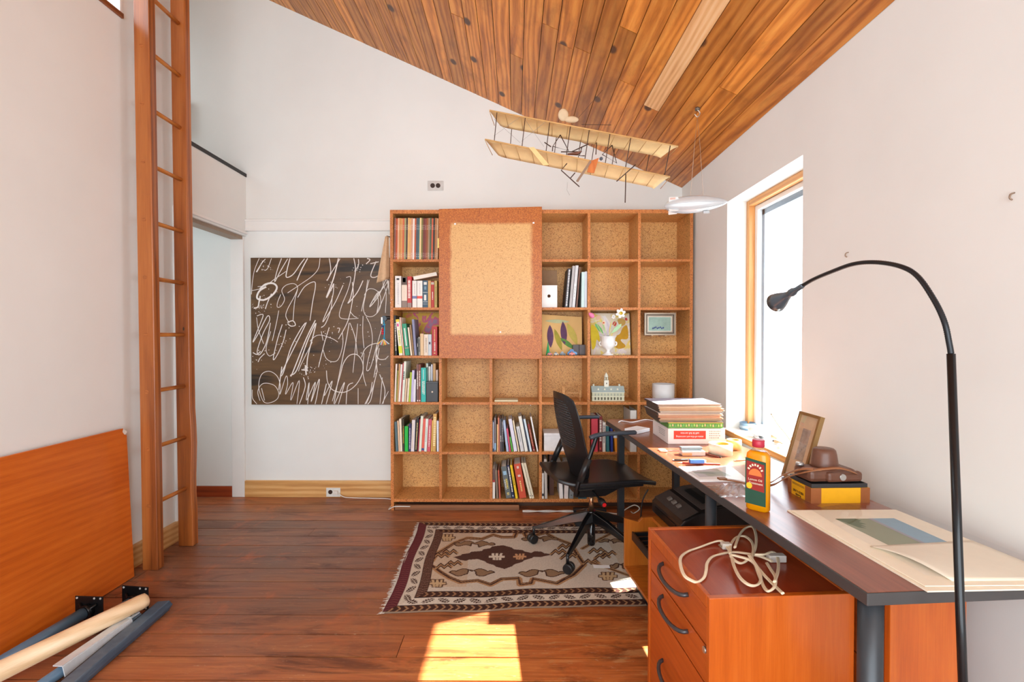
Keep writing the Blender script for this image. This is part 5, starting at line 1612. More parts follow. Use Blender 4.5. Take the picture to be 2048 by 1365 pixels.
tag(MB().tube(smoothpts([(q.x + 0.02, 2.52, 0.46), (q.x - 0.01, 2.53, 0.38), (q.x - 0.015, 2.53, 0.2), (q.x + 0.0, 2.52, 0.06), (q.x + 0.03, 2.5, 0.012), (q.x + 0.06, 2.47, 0.0105)], 6), 0.0035, 8).build('black_cable', BLACKP, origin=(q.x, 2.5, 0.01)), 'black cable looping down behind the printer', 'cable')

# ================================================================== OFFICE CHAIR
CHR = math.radians(13)
ch = thing('office_chair', 'black office chair with perforated shell back and arms', 'chair', (0.45, 2.85, 0.0065), CHR)
SHELL = plain((26, 26, 29), 0.36, var=0.1, scale=80, bmp=0.05, name='black_shell_plastic')
GLB = plain((16, 16, 18), 0.16, var=0.05, coat=0.3, name='gloss_black_nylon')
MB().cyl((0, 0, 0.155), (0, 0, 0.225), 0.034, 0.03, n=24).build('hub', GLB, ch, True, bev=0.004)
MB().tube([(0, 0, 0.02), (0, 0, 0.03), (0, 0, 0.2)], [0.02, 0.0235, 0.0235], 20).build('lower_column', GLB, ch, True)
MB().cyl((0, 0, 0.22), (0, 0, 0.33), 0.0135, n=20).build('gas_column', plain((186, 140, 108), 0.22, 0.9, name='copper_toned_steel'), ch, True)
for k in range(5):
    a = math.radians(168 + 72 * k) - CHR
    d, s = Vector((math.cos(a), math.sin(a), 0)), Vector((-math.sin(a), math.cos(a), 0))
    mb = MB()
    secs = [(0.02, 0.022, 0.222, 0.165), (0.12, 0.019, 0.192, 0.143), (0.25, 0.0145, 0.138, 0.106), (0.338, 0.011, 0.104, 0.086), (0.352, 0.01, 0.1, 0.086)]
    vs = []
    for (r, w, zt, zb_) in secs:
        vs += [d * r - s * w + Vector((0, 0, zb_)), d * r + s * w + Vector((0, 0, zb_)), d * r + s * w * 0.7 + Vector((0, 0, zt)), d * r - s * w * 0.7 + Vector((0, 0, zt))]
    fs = [(0, 1, 2, 3), tuple(16 + i for i in (3, 2, 1, 0))]
    for i in range(4):
        for j in range(4):
            fs.append((4 * i + j, 4 * i + (j + 1) % 4, 4 * i + 4 + (j + 1) % 4, 4 * i + 4 + j))
    mb.add(vs, fs).build('base_leg', GLB, ch, True, bev=0.004)
    c = d * 0.344
    cs = MB().cyl(c + Vector((0, 0, 0.05)), c + Vector((0, 0, 0.098)), 0.0085, n=12).build('caster', BLACKP, ch, True)
    yaw = a + 0.7 + k * 0.9
    wd, ws = Vector((math.cos(yaw), math.sin(yaw), 0)), Vector((-math.sin(yaw), math.cos(yaw), 0))
    for sg in (-1, 1):
        cc = c + wd * 0.008 + ws * sg * 0.014 + Vector((0, 0, 0.0275))
        MB().tube([cc - ws * 0.0105, cc - ws * 0.008, cc + ws * 0.008, cc + ws * 0.0105], [0.022, 0.0272, 0.0272, 0.022], 22).build('wheel', BLACKP, cs, True)
MB().prism([(-0.13, -0.07, 0.37), (-0.1, -0.07, 0.325), (0.06, -0.07, 0.325), (0.2, -0.07, 0.385), (0.2, -0.07, 0.405), (-0.13, -0.07, 0.405)], (0, 0.14, 0)).build('tilt_mechanism', BLACKP, ch, True, bev=0.006)
MB().box((-0.16, -0.185, 0.405), (0.24, 0.185, 0.425)).build('seat_pan', BLACKP, ch, True, bev=0.006)


def seat_fn(u, v):
    x = -0.265 + 0.575 * u
    hw = 0.235 - 0.05 * max(0, (0.2 - u) / 0.2) ** 2 - 0.035 * max(0, (u - 0.8) / 0.2) ** 2
    y = (v - 0.5) * 2 * hw
    z = 0.452 - 0.018 * math.cos((v - 0.5) * 2.4) + 0.022 * max(0, (0.25 - u) / 0.25) ** 2 - 0.03 * max(0, (u - 0.72) / 0.28) ** 2 + 0.004
    return Vector((x, y, z))


MB().grid(seat_fn, 28, 22).build('seat', SHELL, ch, True, solid=0.022, bev=0.006)
NU, NV = 96, 105


def back_fn(u, v):
    w = 0.13 + 0.095 * min(1, v / 0.28) ** 0.7 - 0.055 * max(0, (v - 0.62) / 0.38) ** 2
    t = (u - 0.5) * 2
    y = t * w
    x = -0.115 - 0.02 * math.sin(v * 3.1) - 0.1 * v ** 1.5 + 0.04 * t * t
    z = 0.45 + 0.48 * v - 0.03 * (abs(t) ** 3) * (v ** 3)
    return Vector((x, y, z))


def hole(i, j):
    u, v = (i + 0.5) / NU, (j + 0.5) / NV
    if not (0.16 < u < 0.84 and 0.34 < v < 0.92):
        return False
    if (abs(u - 0.5) / 0.34) ** 4 + (abs(v - 0.63) / 0.29) ** 4 > 1.0:
        return False
    return (i % 3 != 0) and (j % 3 != 0)


MB().grid(back_fn, NU, NV, skip=hole).build('backrest', SHELL, ch, True, solid=0.006)
MB().tube([back_fn(0.16, 0.93) + Vector((0, 0, 0)), back_fn(0.3, 0.945)], 0.006, 8, flat=((1, 0, 0), 0.5)).build('maker_badge', plain((120, 160, 200), 0.4), ch, True)
for s in (-1, 1):
    path = [(-0.12, s * 0.1, 0.395), (-0.165, s * 0.205, 0.392), (-0.185, s * 0.243, 0.42), (-0.165, s * 0.256, 0.5), (-0.12, s * 0.262, 0.6), (-0.075, s * 0.262, 0.722)]
    if s > 0:
        path[3:] = [(-0.15, 0.256, 0.48), (-0.085, 0.262, 0.6), (-0.06, 0.262, 0.722)]
    MB().tube(smoothpts(path, 5), 0.0115, 12).build('arm_post', BLACKM, ch, True)
    MB().tube([Vector(path[3]) + Vector((-0.004, 0, -0.02)), Vector(path[4])], 0.0185, 14).build('arm_sleeve', BLACKP, ch, True)
    pad = smoothpts([(-0.115, s * 0.262, 0.712), (-0.06, s * 0.262, 0.7265), (0.02, s * 0.262, 0.7295), (0.1, s * 0.258, 0.729), (0.155, s * 0.254, 0.728)], 5)
    MB().tube(pad, [0.012] + [0.0165] * (len(pad) - 2) + [0.011], 14, flat=((0, 0, 1), 0.72)).build('arm_pad', plain((58, 66, 76), 0.4, name='arm_pad_grey'), ch, True)
MB().tube([(-0.02, -0.07, 0.362), (-0.02, -0.19, 0.345)], 0.006, 10).build('lever', BLACKP, ch, True)
kb = MB().tube([(-0.02, -0.175, 0.347), (-0.02, -0.2, 0.343), (-0.02, -0.235, 0.338)], [0.014, 0.02, 0.016], 16).build('adjust_knob', BLACKP, ch, True)
MB().tube([(-0.02, -0.2345, 0.338), (-0.02, -0.238, 0.3376)], 0.011, 14).build('red_cap', plain((206, 30, 34), 0.35), kb, True)

# ================================================================== RUG
FL, FR, BRc, BL = Vector((-0.596, 2.177)), Vector((0.99, 2.285)), Vector((0.97, 3.21)), Vector((-0.638, 3.238))
NX, NY = 430, 300
us, vs_ = np.linspace(0, 1, NX + 1), np.linspace(0, 1, NY + 1)
U, V = np.meshgrid(us, vs_)
PX = (FL.x * (1 - U) + FR.x * U) * (1 - V) + (BL.x * (1 - U) + BRc.x * U) * V
PYY = (FL.y * (1 - U) + FR.y * U) * (1 - V) + (BL.y * (1 - U) + BRc.y * U) * V
rs = np.random.RandomState(5)
PYY = PYY + 0.006 * np.sin(PX * 9.0) * (1 - V) + 0.004 * np.sin(PX * 17 + 1) * (1 - V)
PX = PX + 0.006 * np.sin(PYY * 11.0) * (1 - U)
LU, LV = 1.59, 1.0
du, dv = U * LU, V * LV                      # metres from the left and near edges
dvf = (1 - V) * LV
COLS = np.zeros(U.shape + (3,))
def setc(mask, rgb):
    COLS[mask] = lin(rgb)[:3]
IV, BRN_, TAN, DKB, MAR = (206, 196, 182), (92, 64, 52), (176, 136, 98), (70, 46, 40), (96, 46, 52)
setc(np.ones(U.shape, bool), IV)
# slow tone bands in the undyed wool
tone_ = 0.94 + 0.06 * np.sin(du * 7 + 1.2) * np.sin(dv * 3 + du * 2)
setc((np.sin(du * 5.2 + 0.7) > 0.55) & (dv > 0.2), (200, 180, 158))
RZK = 3.531
def fl_poly(pts):
    return [at(740 + x / RZK, 1000 + y / RZK, Z=0.006).to_2d() for x, y in pts]
def inside(poly):
    m = np.zeros(U.shape, bool)
    n = len(poly)
    for i in range(n):
        x1, y1 = poly[i]; x2, y2 = poly[(i + 1) % n]
        if abs(y2 - y1) < 1e-9: continue
        c = ((y1 > PYY) != (y2 > PYY)) & (PX < (x2 - x1) * (PYY - y1) / (y2 - y1) + x1)
        m ^= c
    return m
def nearline(poly, w, closed=False):
    m = np.zeros(U.shape, bool)
    n = len(poly)
    for i in range(n if closed else n - 1):
        a, b = Vector(poly[i]), Vector(poly[(i + 1) % n]); d = b - a; L = max(d.length_squared, 1e-9)
        t = np.clip(((PX - a.x) * d.x + (PYY - a.y) * d.y) / L, 0, 1)
        m |= ((PX - a.x - t * d.x) ** 2 + (PYY - a.y - t * d.y) ** 2) < w * w
    return m
UP = [(440, 430), (470, 380), (530, 345), (600, 302), (690, 268), (790, 276), (870, 246), (930, 262), (1020, 262), (1035, 230), (1090, 232), (1100, 256), (1180, 246), (1240, 232), (1310, 272), (1420, 312), (1470, 400)]
LO = [(440, 470), (500, 515), (560, 552), (640, 584), (760, 572), (850, 602), (930, 562), (1050, 556), (1060, 602), (1140, 592), (1152, 560), (1320, 592), (1440, 530), (1512, 460), (1470, 400)]
for ln in (UP, LO):
    P_ = fl_poly(ln)
    setc(nearline(P_, 0.017), TAN); 
    Pi = fl_poly([(x, y + (10 if ln is UP else -10)) for x, y in ln])
    setc(nearline(fl_poly(ln), 0.0045), DKB); setc(nearline(Pi, 0.0035), BRN_)
for (cx, cy, sx, sy, fl) in ((740, 315, 145, 24, 1), (720, 515, 160, 28, -1), (1200, 278, 130, 22, 1), (1215, 520, 165, 28, -1), (1700, 293, 90, 18, 1), (1770, 470, 80, 22, -1)):
    pts = []
    for k in range(41):
        t = k / 40 * 2 - 1
        pts.append((cx + sx * t, cy - sy * (0.35 + 0.65 * abs(math.sin(t * 4.5))) * (1 - t ** 6)))
    for k in range(40, -1, -1):
        t = k / 40 * 2 - 1
        pts.append((cx + sx * t, cy + sy * (0.55 + 0.35 * math.sin(t * 6 + fl)) * (1 - t ** 6) - (sy * 0.9 if abs(t) < 0.16 else 0)))
    P_ = fl_poly(pts)
    setc(inside(P_), (146, 118, 92)); setc(nearline(P_, 0.0035, True), DKB)
DIA = [(590, 405), (640, 393), (650, 384), (700, 378), (716, 368), (790, 362), (800, 350), (850, 342), (862, 330), (940, 322), (1000, 338), (1016, 350), (1080, 356), (1092, 366), (1140, 376), (1160, 364), (1210, 366), (1232, 378), (1295, 386), (1236, 398), (1210, 404), (1160, 404), (1140, 414), (1090, 428), (1076, 440), (1020, 456), (1004, 470), (950, 490), (890, 474), (876, 462), (826, 448), (812, 436), (760, 420), (700, 424), (680, 432), (636, 426)]
setc(inside(fl_poly(DIA)), (88, 62, 54))
def paw(cx, cy, s, rgb, out=None):
    parts = []
    for dx in (-1, 0, 1):
        parts.append([(cx + dx * 30 * s - 9 * s, cy - 24 * s), (cx + dx * 30 * s + 9 * s, cy - 24 * s), (cx + dx * 20 * s + 9 * s, cy + 24 * s), (cx + dx * 20 * s - 9 * s, cy + 24 * s)])
    parts.append([(cx - 56 * s, cy - 6 * s), (cx + 56 * s, cy - 6 * s), (cx + 56 * s, cy + 7 * s), (cx - 56 * s, cy + 7 * s)])
    if out:
        for p_ in parts: setc(nearline(fl_poly(p_), 0.006, True), out)
    for p_ in parts: setc(inside(fl_poly(p_)), rgb)
paw(897, 402, 1.0, (226, 216, 200)); paw(1058, 402, 0.85, (206, 160, 120))
paw(545, 268, 0.95, (196, 168, 130), BRN_); paw(475, 590, 1.05, (196, 168, 130), BRN_); paw(1680, 540, 1.1, (196, 168, 130), BRN_)
for (cx, cy) in ((560, 372), (500, 395), (590, 450), (520, 470), (1380, 330), (1330, 370), (1400, 400), (1600, 360), (1560, 440), (1640, 400), (1680, 380)):
    z = [(cx - 50, cy + 14), (cx - 20, cy - 12), (cx + 4, cy + 8), (cx + 30, cy - 14), (cx + 52, cy + 4)]
    setc(nearline(fl_poly(z), 0.011), TAN); setc(nearline(fl_poly([(x, y - 9) for x, y in z]), 0.0035), DKB); setc(nearline(fl_poly([(x, y + 9) for x, y in z]), 0.0035), DKB)
for ln in ([(1500, 345), (1600, 290), (1700, 240), (1800, 225)], [(1560, 440), (1700, 490), (1830, 535)]):
    setc(nearline(fl_poly(ln), 0.014), TAN); setc(nearline(fl_poly(ln), 0.004), BRN_)
# borders: along the near and far edges and the left end
def chevrons(d0, d1, dist, run, pitch, ground, mark):
    band = (dist >= d0) & (dist < d1)
    setc(band, ground)
    t = (dist - d0) / (d1 - d0)
    ph = ((run / pitch) + 0.55 * np.abs(t - 0.5) * 2) % 1.0
    setc(band & (ph < 0.3) & (np.abs(t - 0.5) < 0.4), mark)
def leaves(d0, d1, dist, run, pitch, ground, mark):
    band = (dist >= d0) & (dist < d1)
    setc(band, ground)
    t = (dist - d0) / (d1 - d0) - 0.5
    k = np.floor(run / pitch); s = (run / pitch) % 1.0 - 0.5
    sg = np.where(k % 2 == 0, 1.0, -1.0)
    ax = s * 0.8 + t * sg * 0.6; ay = -s * 0.6 * sg + t * 0.8
    blade = (np.abs(ay) < 0.26 * (1 - (ax / 0.5) ** 2)) & (np.abs(ax) < 0.5)
    notch = (np.sin(ax * 34) * np.sign(ay) > 0.5) & (np.abs(ay) > 0.1)
    vein = np.abs(ay) < 0.035
    setc(band & blade & ~notch, mark); setc(band & blade & vein, ground)
for dist in (dv, dvf):
    m = dist < 0.165
    chevrons(0.0, 0.05, dist, du, 0.034, DKB, (170, 130, 96)); leaves(0.05, 0.112, dist, du, 0.075, (216, 206, 192), DKB); chevrons(0.112, 0.16, dist, du, 0.034, DKB, (160, 120, 88))
    setc((np.abs(dist - 0.05) < 0.003) | (np.abs(dist - 0.112) < 0.003) | (np.abs(dist - 0.16) < 0.003), (44, 32, 32))
save = COLS.copy()
e_ = du
chevrons(0.115, 0.17, e_, dv, 0.016, DKB, (150, 112, 96)); leaves(0.055, 0.115, e_, dv, 0.075, (206, 194, 178), DKB); chevrons(0.0, 0.055, e_, dv, 0.02, MAR, (120, 66, 66))
lm = (du < 0.17) & (du < np.minimum(dv, dvf) * 1.05 + 0.002)
COLS = np.where(lm[..., None], COLS, save)
COLS *= (0.88 + 0.24 * rs.rand(*U.shape))[..., None] * tone_[..., None]
fringe_edge = (dv < 0.006) | (dvf < 0.006)
COLS[fringe_edge] = lin((150, 128, 108))[:3]


def rug_mat():
    m, nt, b = newmat('woven_wool_rug')
    at_ = nt.nodes.new('ShaderNodeVertexColor'); at_.layer_name = 'Col'
    nt.links.new(at_.outputs[0], b.inputs['Base Color'])
    b.inputs['Roughness'].default_value = 0.95
    b.inputs['Specular IOR Level'].default_value = 0.1
    f = noise(nt, coords(nt, (1, 1, 1), rand=False), 420, 2)
    bump(nt, b, f, 0.5, 0.002)
    return m


rg = thing('rug', 'cream and brown tribal rug with dark diamond under the chair', 'rug', (0.2, 2.7, 0))
me = bpy.data.meshes.new('rug_weave')
ZZ = 0.0055 + 0.0006 * np.sin(PX * 23) * np.sin(PYY * 19)
vv = np.stack([PX - 0.2, PYY - 2.7, ZZ], -1).reshape(-1, 3)
idx = np.arange((NX + 1) * (NY + 1)).reshape(NY + 1, NX + 1)
ff = np.stack([idx[:-1, :-1], idx[:-1, 1:], idx[1:, 1:], idx[1:, :-1]], -1).reshape(-1, 4)
me.from_pydata(vv.tolist(), [], ff.tolist())
ca = me.color_attributes.new('Col', 'FLOAT_COLOR', 'POINT')
ca.data.foreach_set('color', np.concatenate([COLS.reshape(-1, 3), np.ones(((NX + 1) * (NY + 1), 1))], 1).astype(np.float32).ravel())
me.materials.append(rug_mat())
rw = bpy.data.objects.new('weave', me)
COL.objects.link(rw); rw.parent = rg
# low skirt so the rug has a thickness
ring = [i for i in idx[0, :]] + [i for i in idx[1:, -1]] + [i for i in idx[-1, -2::-1]] + [i for i in idx[-2:0:-1, 0]]
top = [Vector(vv[i]) for i in ring[::6]]
mb = MB(); n_ = len(top)
mb.add(top + [Vector((p.x, p.y, 0.0003)) for p in top], [(i, (i + 1) % n_, n_ + (i + 1) % n_, n_ + i) for i in range(n_)])
mb.build('bound_edge', plain((128, 106, 88), 0.9), rg, True)
mb = MB()
for k in range(230):
    v_ = k / 229
    p = FL.lerp(BL, v_)
    L_ = RNG.uniform(0.012, 0.034)
    a = math.pi + RNG.uniform(-0.5, 0.5)
    b0 = Vector((p.x - 0.2 + 0.004, p.y - 2.7, 0.004))
    b1 = b0 + Vector((math.cos(a) * L_, math.sin(a) * L_, -0.0025))
    mb.tube([b0, (b0 + b1) / 2 + Vector((0, RNG.uniform(-0.003, 0.003), 0.001)), b1], [0.0016, 0.0014, 0.0007], 5)
o = mb.build('fringe', plain((206, 196, 184), 0.9), rg, True); o['kind'] = 'stuff'
p = at(1203, 1134, Z=0.007)
tag(MB().box((-0.044, -0.016, 0), (0.044, 0.016, 0.0012), Matrix.Translation((p.x, p.y, 0.0075)) @ Matrix.Rotation(-0.05, 4, 'Z')).build('white_card', WHITEP, origin=(p.x, p.y, 0.0075)), 'white paper card lying on the rug by the chair', 'card')

# cords and power strip at the foot of the bookcase
IVP = plain((214, 210, 202), 0.5, name='ivory_cable')
p0, p1 = at(1045, 1022, Y=3.455), at(1160, 1026, Y=3.44)
for k in range(2):
    pts = [(p0.x + t_ * (p1.x - p0.x), 3.442 + 0.008 * math.sin(t_ * 9 + k * 3.1) - 0.0, 0.0048 + 0.0055 * (1 + math.sin(t_ * 9 + k * 3.1 + 1.57)) * 0.6) for t_ in np.linspace(0, 1, 14)]
    tag(MB().tube(smoothpts(pts, 3), 0.0038, 8).build('floor_cable', IVP, origin=(p0.x, 3.44, 0)), ('white cable lying nearest the plinth plank, twisted with another', 'white cable twisted around the one by the plinth plank')[k], 'cable', 'twisted cables at the bookcase foot')
x0, x1 = at(1147, 1026, Y=3.42).x, at(1178, 1026, Y=3.42).x
tag(MB().box((x0, 3.4, 0.0005), (x1 + 0.12, 3.45, 0.035)).box((x0 + 0.01, 3.405, 0.035), (x1 + 0.11, 3.445, 0.039)).build('power_strip', BLACKP, origin=(x0, 3.42, 0), bev=0.003), 'black power strip on the floor behind the chair', 'power strip')
pts = [(x1 + 0.12, 3.41, 0.012), (x1 + 0.2, 3.4, 0.006), at(1247, 1022, Y=3.36), at(1268, 1011, Y=3.35), at(1279, 1018, Y=3.35), at(1268, 1027, Y=3.34), at(1262, 1024, Z=0.006)]
pts = [Vector(q) for q in pts]
for q in pts: q.z = max(q.z, 0.006)
tag(MB().tube(smoothpts(pts, 7), 0.0038, 8).build('looped_cord', IVP, origin=(x1, 3.4, 0)), 'white cord with a standing loop behind the desk leg', 'cord')

# ================================================================== FLOOR LAMP
a, b = at(1902, 708, Y=0.985), at(1925, 1365, Y=0.955)
f0 = b + (b - a) * (b.z / (a.z - b.z))
f0.z = 0.0
lp_ = thing('floor_lamp', 'tall black gooseneck floor lamp in front of the desk end', 'lamp', f0)
LPM = plain((30, 32, 35), 0.25, 0.5, coat=0.2, name='satin_black_lamp_metal')
MB().lathe([(0.0, 0.0), (0.11, 0.0), (0.115, 0.006), (0.112, 0.018), (0.03, 0.026), (0.014, 0.04), (0.0, 0.04)], (f0.x, f0.y, 0.0), 40).build('base', LPM, lp_)
MB().tube([f0 + Vector((0, 0, 0.03)), a], [0.0082, 0.0074], 18).build('pole', LPM, lp_)
LX = a.x
def lpt(px, py, X):
    return at(px, py, X=X)
neck = [a, lpt(1899, 690, LX), lpt(1889, 645, LX - 0.002), lpt(1868, 600, LX - 0.003), lpt(1835, 553, LX), lpt(1800, 533, LX), lpt(1750, 525, LX), lpt(1705, 529, LX - 0.004), lpt(1660, 545, LX - 0.006), lpt(1625, 560, LX - 0.008), lpt(1603, 573, LX - 0.01)]
npts = smoothpts(neck, 22)
rad = [0.0049 + (0.0008 if i % 2 else 0.0) for i in range(len(npts))]
MB().tube(npts, rad, 12).build('gooseneck', plain((44, 46, 50), 0.3, 0.6, name='gooseneck_steel'), lp_)
h0, h1 = npts[-1], lpt(1552, 606, LX - 0.016)
hd = (h1 - h0).normalized()
M3 = hd.to_track_quat('Z', 'Y').to_matrix()
HL = (h1 - h0).length
MB().lathe([(0.006, -0.01), (0.008, 0.0), (0.008, HL * 0.2), (0.0125, HL * 0.3), (0.013, HL * 0.38), (0.0105, HL * 0.46), (0.016, HL * 0.62), (0.027, HL * 0.85), (0.032, HL * 1.0), (0.029, HL * 1.0), (0.02, HL * 0.8)], h0, 26, M3).build('lamp_head', plain((96, 108, 118), 0.25, 0.5, name='grey_lamp_head'), lp_)
MB().lathe([(0.0, HL * 0.8), (0.014, HL * 0.84), (0.017, HL * 0.93), (0.0, HL * 0.97)], h0, 16, M3).build('bulb', plain((220, 220, 214), 0.2), lp_)

# ================================================================== THINGS ON THE DESK
def on_desk(name, label, cat, px, py, rot=0.0, group=None, z=DZ):
    p = D(px, py, z)
    return thing(name, label, cat, (p.x, p.y, z + 0.0003), rot, group)


# ---- paper box, green box and folders
p0, p1, p2 = D(1336, 889), D(1450, 889), D(1310, 868)
bw = p1.x - p0.x
CARD = plain((236, 226, 222), 0.6, var=0.02, name='white_box_card')
bx = thing('paper_box', 'white paper box with red upside-down copy shop label', 'box', (p0.x, p0.y, DZ + 0.0003))
BH = 0.079
MB().box((0, 0, 0), (bw, 0.27, BH)).build('box_body', CARD, bx, True, bev=0.002)
xl0, xl1 = bw * 0.1, bw * 0.66
MB().box((xl0, -0.0008, 0.026), (xl1, 0.0002, 0.068)).build('red_label', plain((220, 62, 40), 0.5, var=0.06), bx, True)
bx_o = Vector((p0.x, p0.y, DZ + 0.0003))
text('state-of-the-art xeroxing', 0.0138, bx_o + Vector(((xl0 + xl1) / 2, -0.001, 0.042)), (-1, 0, 0), (0, 0, -1), WHITEP, bx, align='CENTER')
text('self & full service', 0.0138, bx_o + Vector(((xl0 + xl1) / 2, -0.001, 0.06)), (-1, 0, 0), (0, 0, -1), WHITEP, bx, align='CENTER')
GREYT = plain((150, 142, 140), 0.6, name='grey_print')
mb = MB()
for r_ in range(4):
    x_ = bw * 0.72
    while x_ < bw * 0.9:
        w_ = RNG.uniform(0.003, 0.008)
        mb.box((x_, -0.0006, 0.03 + 0.011 * r_), (x_ + w_, 0.0001, 0.0345 + 0.011 * r_)); x_ += w_ + 0.003
for r_ in range(4):
    y_ = 0.05
    while y_ < 0.15:
        w_ = RNG.uniform(0.006, 0.016)
        mb.box((-0.0006, y_, 0.03 + 0.009 * r_), (0.0001, y_ + w_, 0.033 + 0.009 * r_)); y_ += w_ + 0.005
o = mb.build('small_print', GREYT, bx, True); o['kind'] = 'stuff'
gz = DZ + 0.0003 + BH + 0.0006
gb_ = thing('green_box', 'flat green patterned box between paper box and folders', 'box', (p0.x + 0.004, p0.y + 0.006, gz))
GH = 0.03
MB().box((0, 0, 0), (bw - 0.012, 0.255, GH)).build('box_body', plain((92, 150, 70), 0.5, var=0.15, scale=120), gb_, True, bev=0.001)
MB().box((-0.001, -0.001, GH - 0.004), (bw - 0.011, 0.256, GH)).build('yellow_rim', plain((226, 196, 70), 0.5), gb_, True)
for k in range(20):
    x_ = 0.008 + (bw - 0.03) * k / 19
    MB().lathe([(0, -0.009), (0.0042, -0.003), (0.003, 0.004), (0, 0.008)], (x_, 0.0, 0.014 + 0.002 * (k % 2)), 8).build('printed_motif', plain(((176, 214, 120), (222, 200, 150), (120, 186, 110))[k % 3], 0.5), gb_, True)
FC = [((52, 48, 46), 'black'), ((196, 166, 128), 'dusty tan'), ((186, 130, 96), 'brown'), ((226, 150, 116), 'peach'), ((232, 190, 160), 'pale pink'), ((226, 228, 232), 'white'), ((150, 160, 172), 'blue-grey'), ((206, 176, 140), 'kraft'), ((190, 150, 112), 'darker kraft'), ((150, 146, 160), 'lavender-grey')]
fz = gz + GH + 0.0006
for k, (c, nm) in enumerate(FC):
    th = (0.006, 0.009, 0.007, 0.008, 0.008, 0.007, 0.008, 0.012, 0.012, 0.01)[k]
    rot = RNG.uniform(-0.03, 0.03)
    lab = ('%s folder lying %s in the stack on the boxes' % (nm, 'lowest' if k == 0 else ('topmost' if k == 9 else 'directly above the %s one' % FC[k - 1][1])))
    f = thing('folder', lab, 'folder', (p0.x - 0.048 + RNG.uniform(-0.006, 0.006), p0.y + 0.004 + RNG.uniform(-0.006, 0.006), fz), rot, 'stacked folders')
    w_, d_ = bw + 0.036 + RNG.uniform(-0.01, 0.008), 0.235
    m_ = plain(c, 0.65, var=0.05)
    sh = [(0, 0, 0.004), (0.03, 0, 0.0), (w_, 0, 0.0), (w_, 0, 0.0012), (0.03, 0, 0.0012), (0, 0, 0.005)]
    MB().box((0.0, 0, 0), (w_, d_, 0.0012)).build('cover', m_, f, True)
    MB().box((0.004, 0.003, 0.0012), (w_ - 0.006, d_ - 0.003, th - 0.0012)).build('papers', plain((178, 146, 116), 0.8) if k % 2 else plain((196, 170, 140), 0.8), f, True)
    MB().box((0.0, 0, th - 0.0012), (w_ - 0.004, d_, th)).build('cover', m_, f, True)
    MB().box((-0.0012, 0, 0), (0, d_, th)).build('fold', plain((70, 60, 54), 0.6), f, True)
    fz += th + 0.0006
# ---- white slab, cable and plug
q = D(1277, 866)
tag(MB().box((-0.06, -0.045, 0), (0.06, 0.045, 0.02), Matrix.Translation((q.x, q.y + 0.03, DZ + 0.0003)) @ Matrix.Rotation(0.72, 4, 'Z')).build('white_block', plain((240, 241, 244), 0.4, var=0.01), origin=(q.x, q.y, DZ), bev=0.003), 'square white plastic block lying on the far desk corner', 'block')
cp = [D(1312, 843, DZ + 0.004), D(1290, 840, DZ + 0.004), D(1265, 845, DZ + 0.004), D(1248, 843, DZ + 0.006)]
e_ = cp[-1]
cp += [Vector((e_.x - 0.022, e_.y, DZ + 0.007)), Vector((e_.x - 0.045, e_.y - 0.01, DZ - 0.01)), Vector((e_.x - 0.058, e_.y - 0.02, DZ - 0.05))]
ct = thing('charger_cable', 'white charger cable hanging over the far desk edge', 'cable', cp[0])
MB().tube(smoothpts(cp, 6), 0.003, 8).build('cable', WHITEP, ct)
MB().tube([cp[-1], cp[-1] + Vector((-0.001, 0, -0.012)), cp[-1] + Vector((-0.001, 0, -0.045))], [0.004, 0.011, 0.013], 10).build('plug', WHITEP, ct)

# ---- small tools in the sun
t = on_desk('scissors', 'steel scissors with pale handles lying in the sun', 'scissors', 1340, 903)
SCM = plain((190, 190, 192), 0.25, 0.8, name='scissor_steel')
for s in (-1, 1):
    rg_ = [(-0.035 + 0.016 * math.cos(a), s * 0.013 + 0.011 * math.sin(a), 0.004) for a in np.linspace(0, 2 * math.pi, 17)[:-1]]
    MB().tube(rg_, 0.0033, 8, closed=True).build('handle_ring', plain((226, 196, 160), 0.4), t, True)
    MB().prism([(-0.018, s * 0.006, 0.002), (0.02, -s * 0.004, 0.002), (0.075, -s * 0.001, 0.002), (0.02, s * 0.003, 0.002)], (0, 0, 0.002)).build('blade', SCM, t, True)
t = on_desk('metal_tin', 'small silver and white tin beside the scissors', 'tin', 1386, 911)
MB().box((-0.055, -0.02, 0), (0.05, 0.03, 0.022)).build('tin_body', plain((214, 212, 206), 0.35, 0.2), t, True, bev=0.003)
MB().box((-0.054, 0.0, 0.0225), (0.045, 0.03, 0.036), Matrix.Rotation(0.04, 4, 'Z')).build('lid', plain((130, 148, 156), 0.3, 0.5), t, True, bev=0.003)
MB().box((-0.056, -0.0212, 0.002), (-0.012, -0.0198, 0.014)).build('orange_label', plain((226, 170, 120), 0.5), t, True)
t = on_desk('eraser', 'blue wrapped eraser lying across a red pencil', 'eraser', 1393, 927, 0.0, z=DZ + 0.0075)
MB().box((-0.03, -0.011, 0), (0.03, 0.011, 0.016)).build('sleeve', plain((60, 110, 176), 0.45), t, True, bev=0.002)
MB().box((0.03, -0.0095, 0.0015), (0.038, 0.0095, 0.0145)).build('rubber', plain((240, 238, 232), 0.6), t, True, bev=0.002)
def pencil(name, label, a, b, r, body, tip, cat):
    A, B = D(*a, DZ + r), D(*b, DZ + r)
    t = thing(name, label, cat, (A.x, A.y, DZ))
    d = (B - A)
    MB().tube([A, A + d * 0.86], r, 10).build('barrel', plain(body, 0.35), t)
    MB().tube([A + d * 0.86, B], [r, r * 0.15], 10).build('tip', plain(tip, 0.5), t)
    return t
pencil('red_pencil', 'long red pencil under the blue eraser', (1440, 929), (1352, 926), 0.0034, (190, 76, 62), (226, 200, 170), 'pencil')
pencil('black_pen', 'black pen lying beside the blue eraser', (1376, 920), (1343, 921), 0.0042, (60, 54, 52), (120, 112, 106), 'pen')
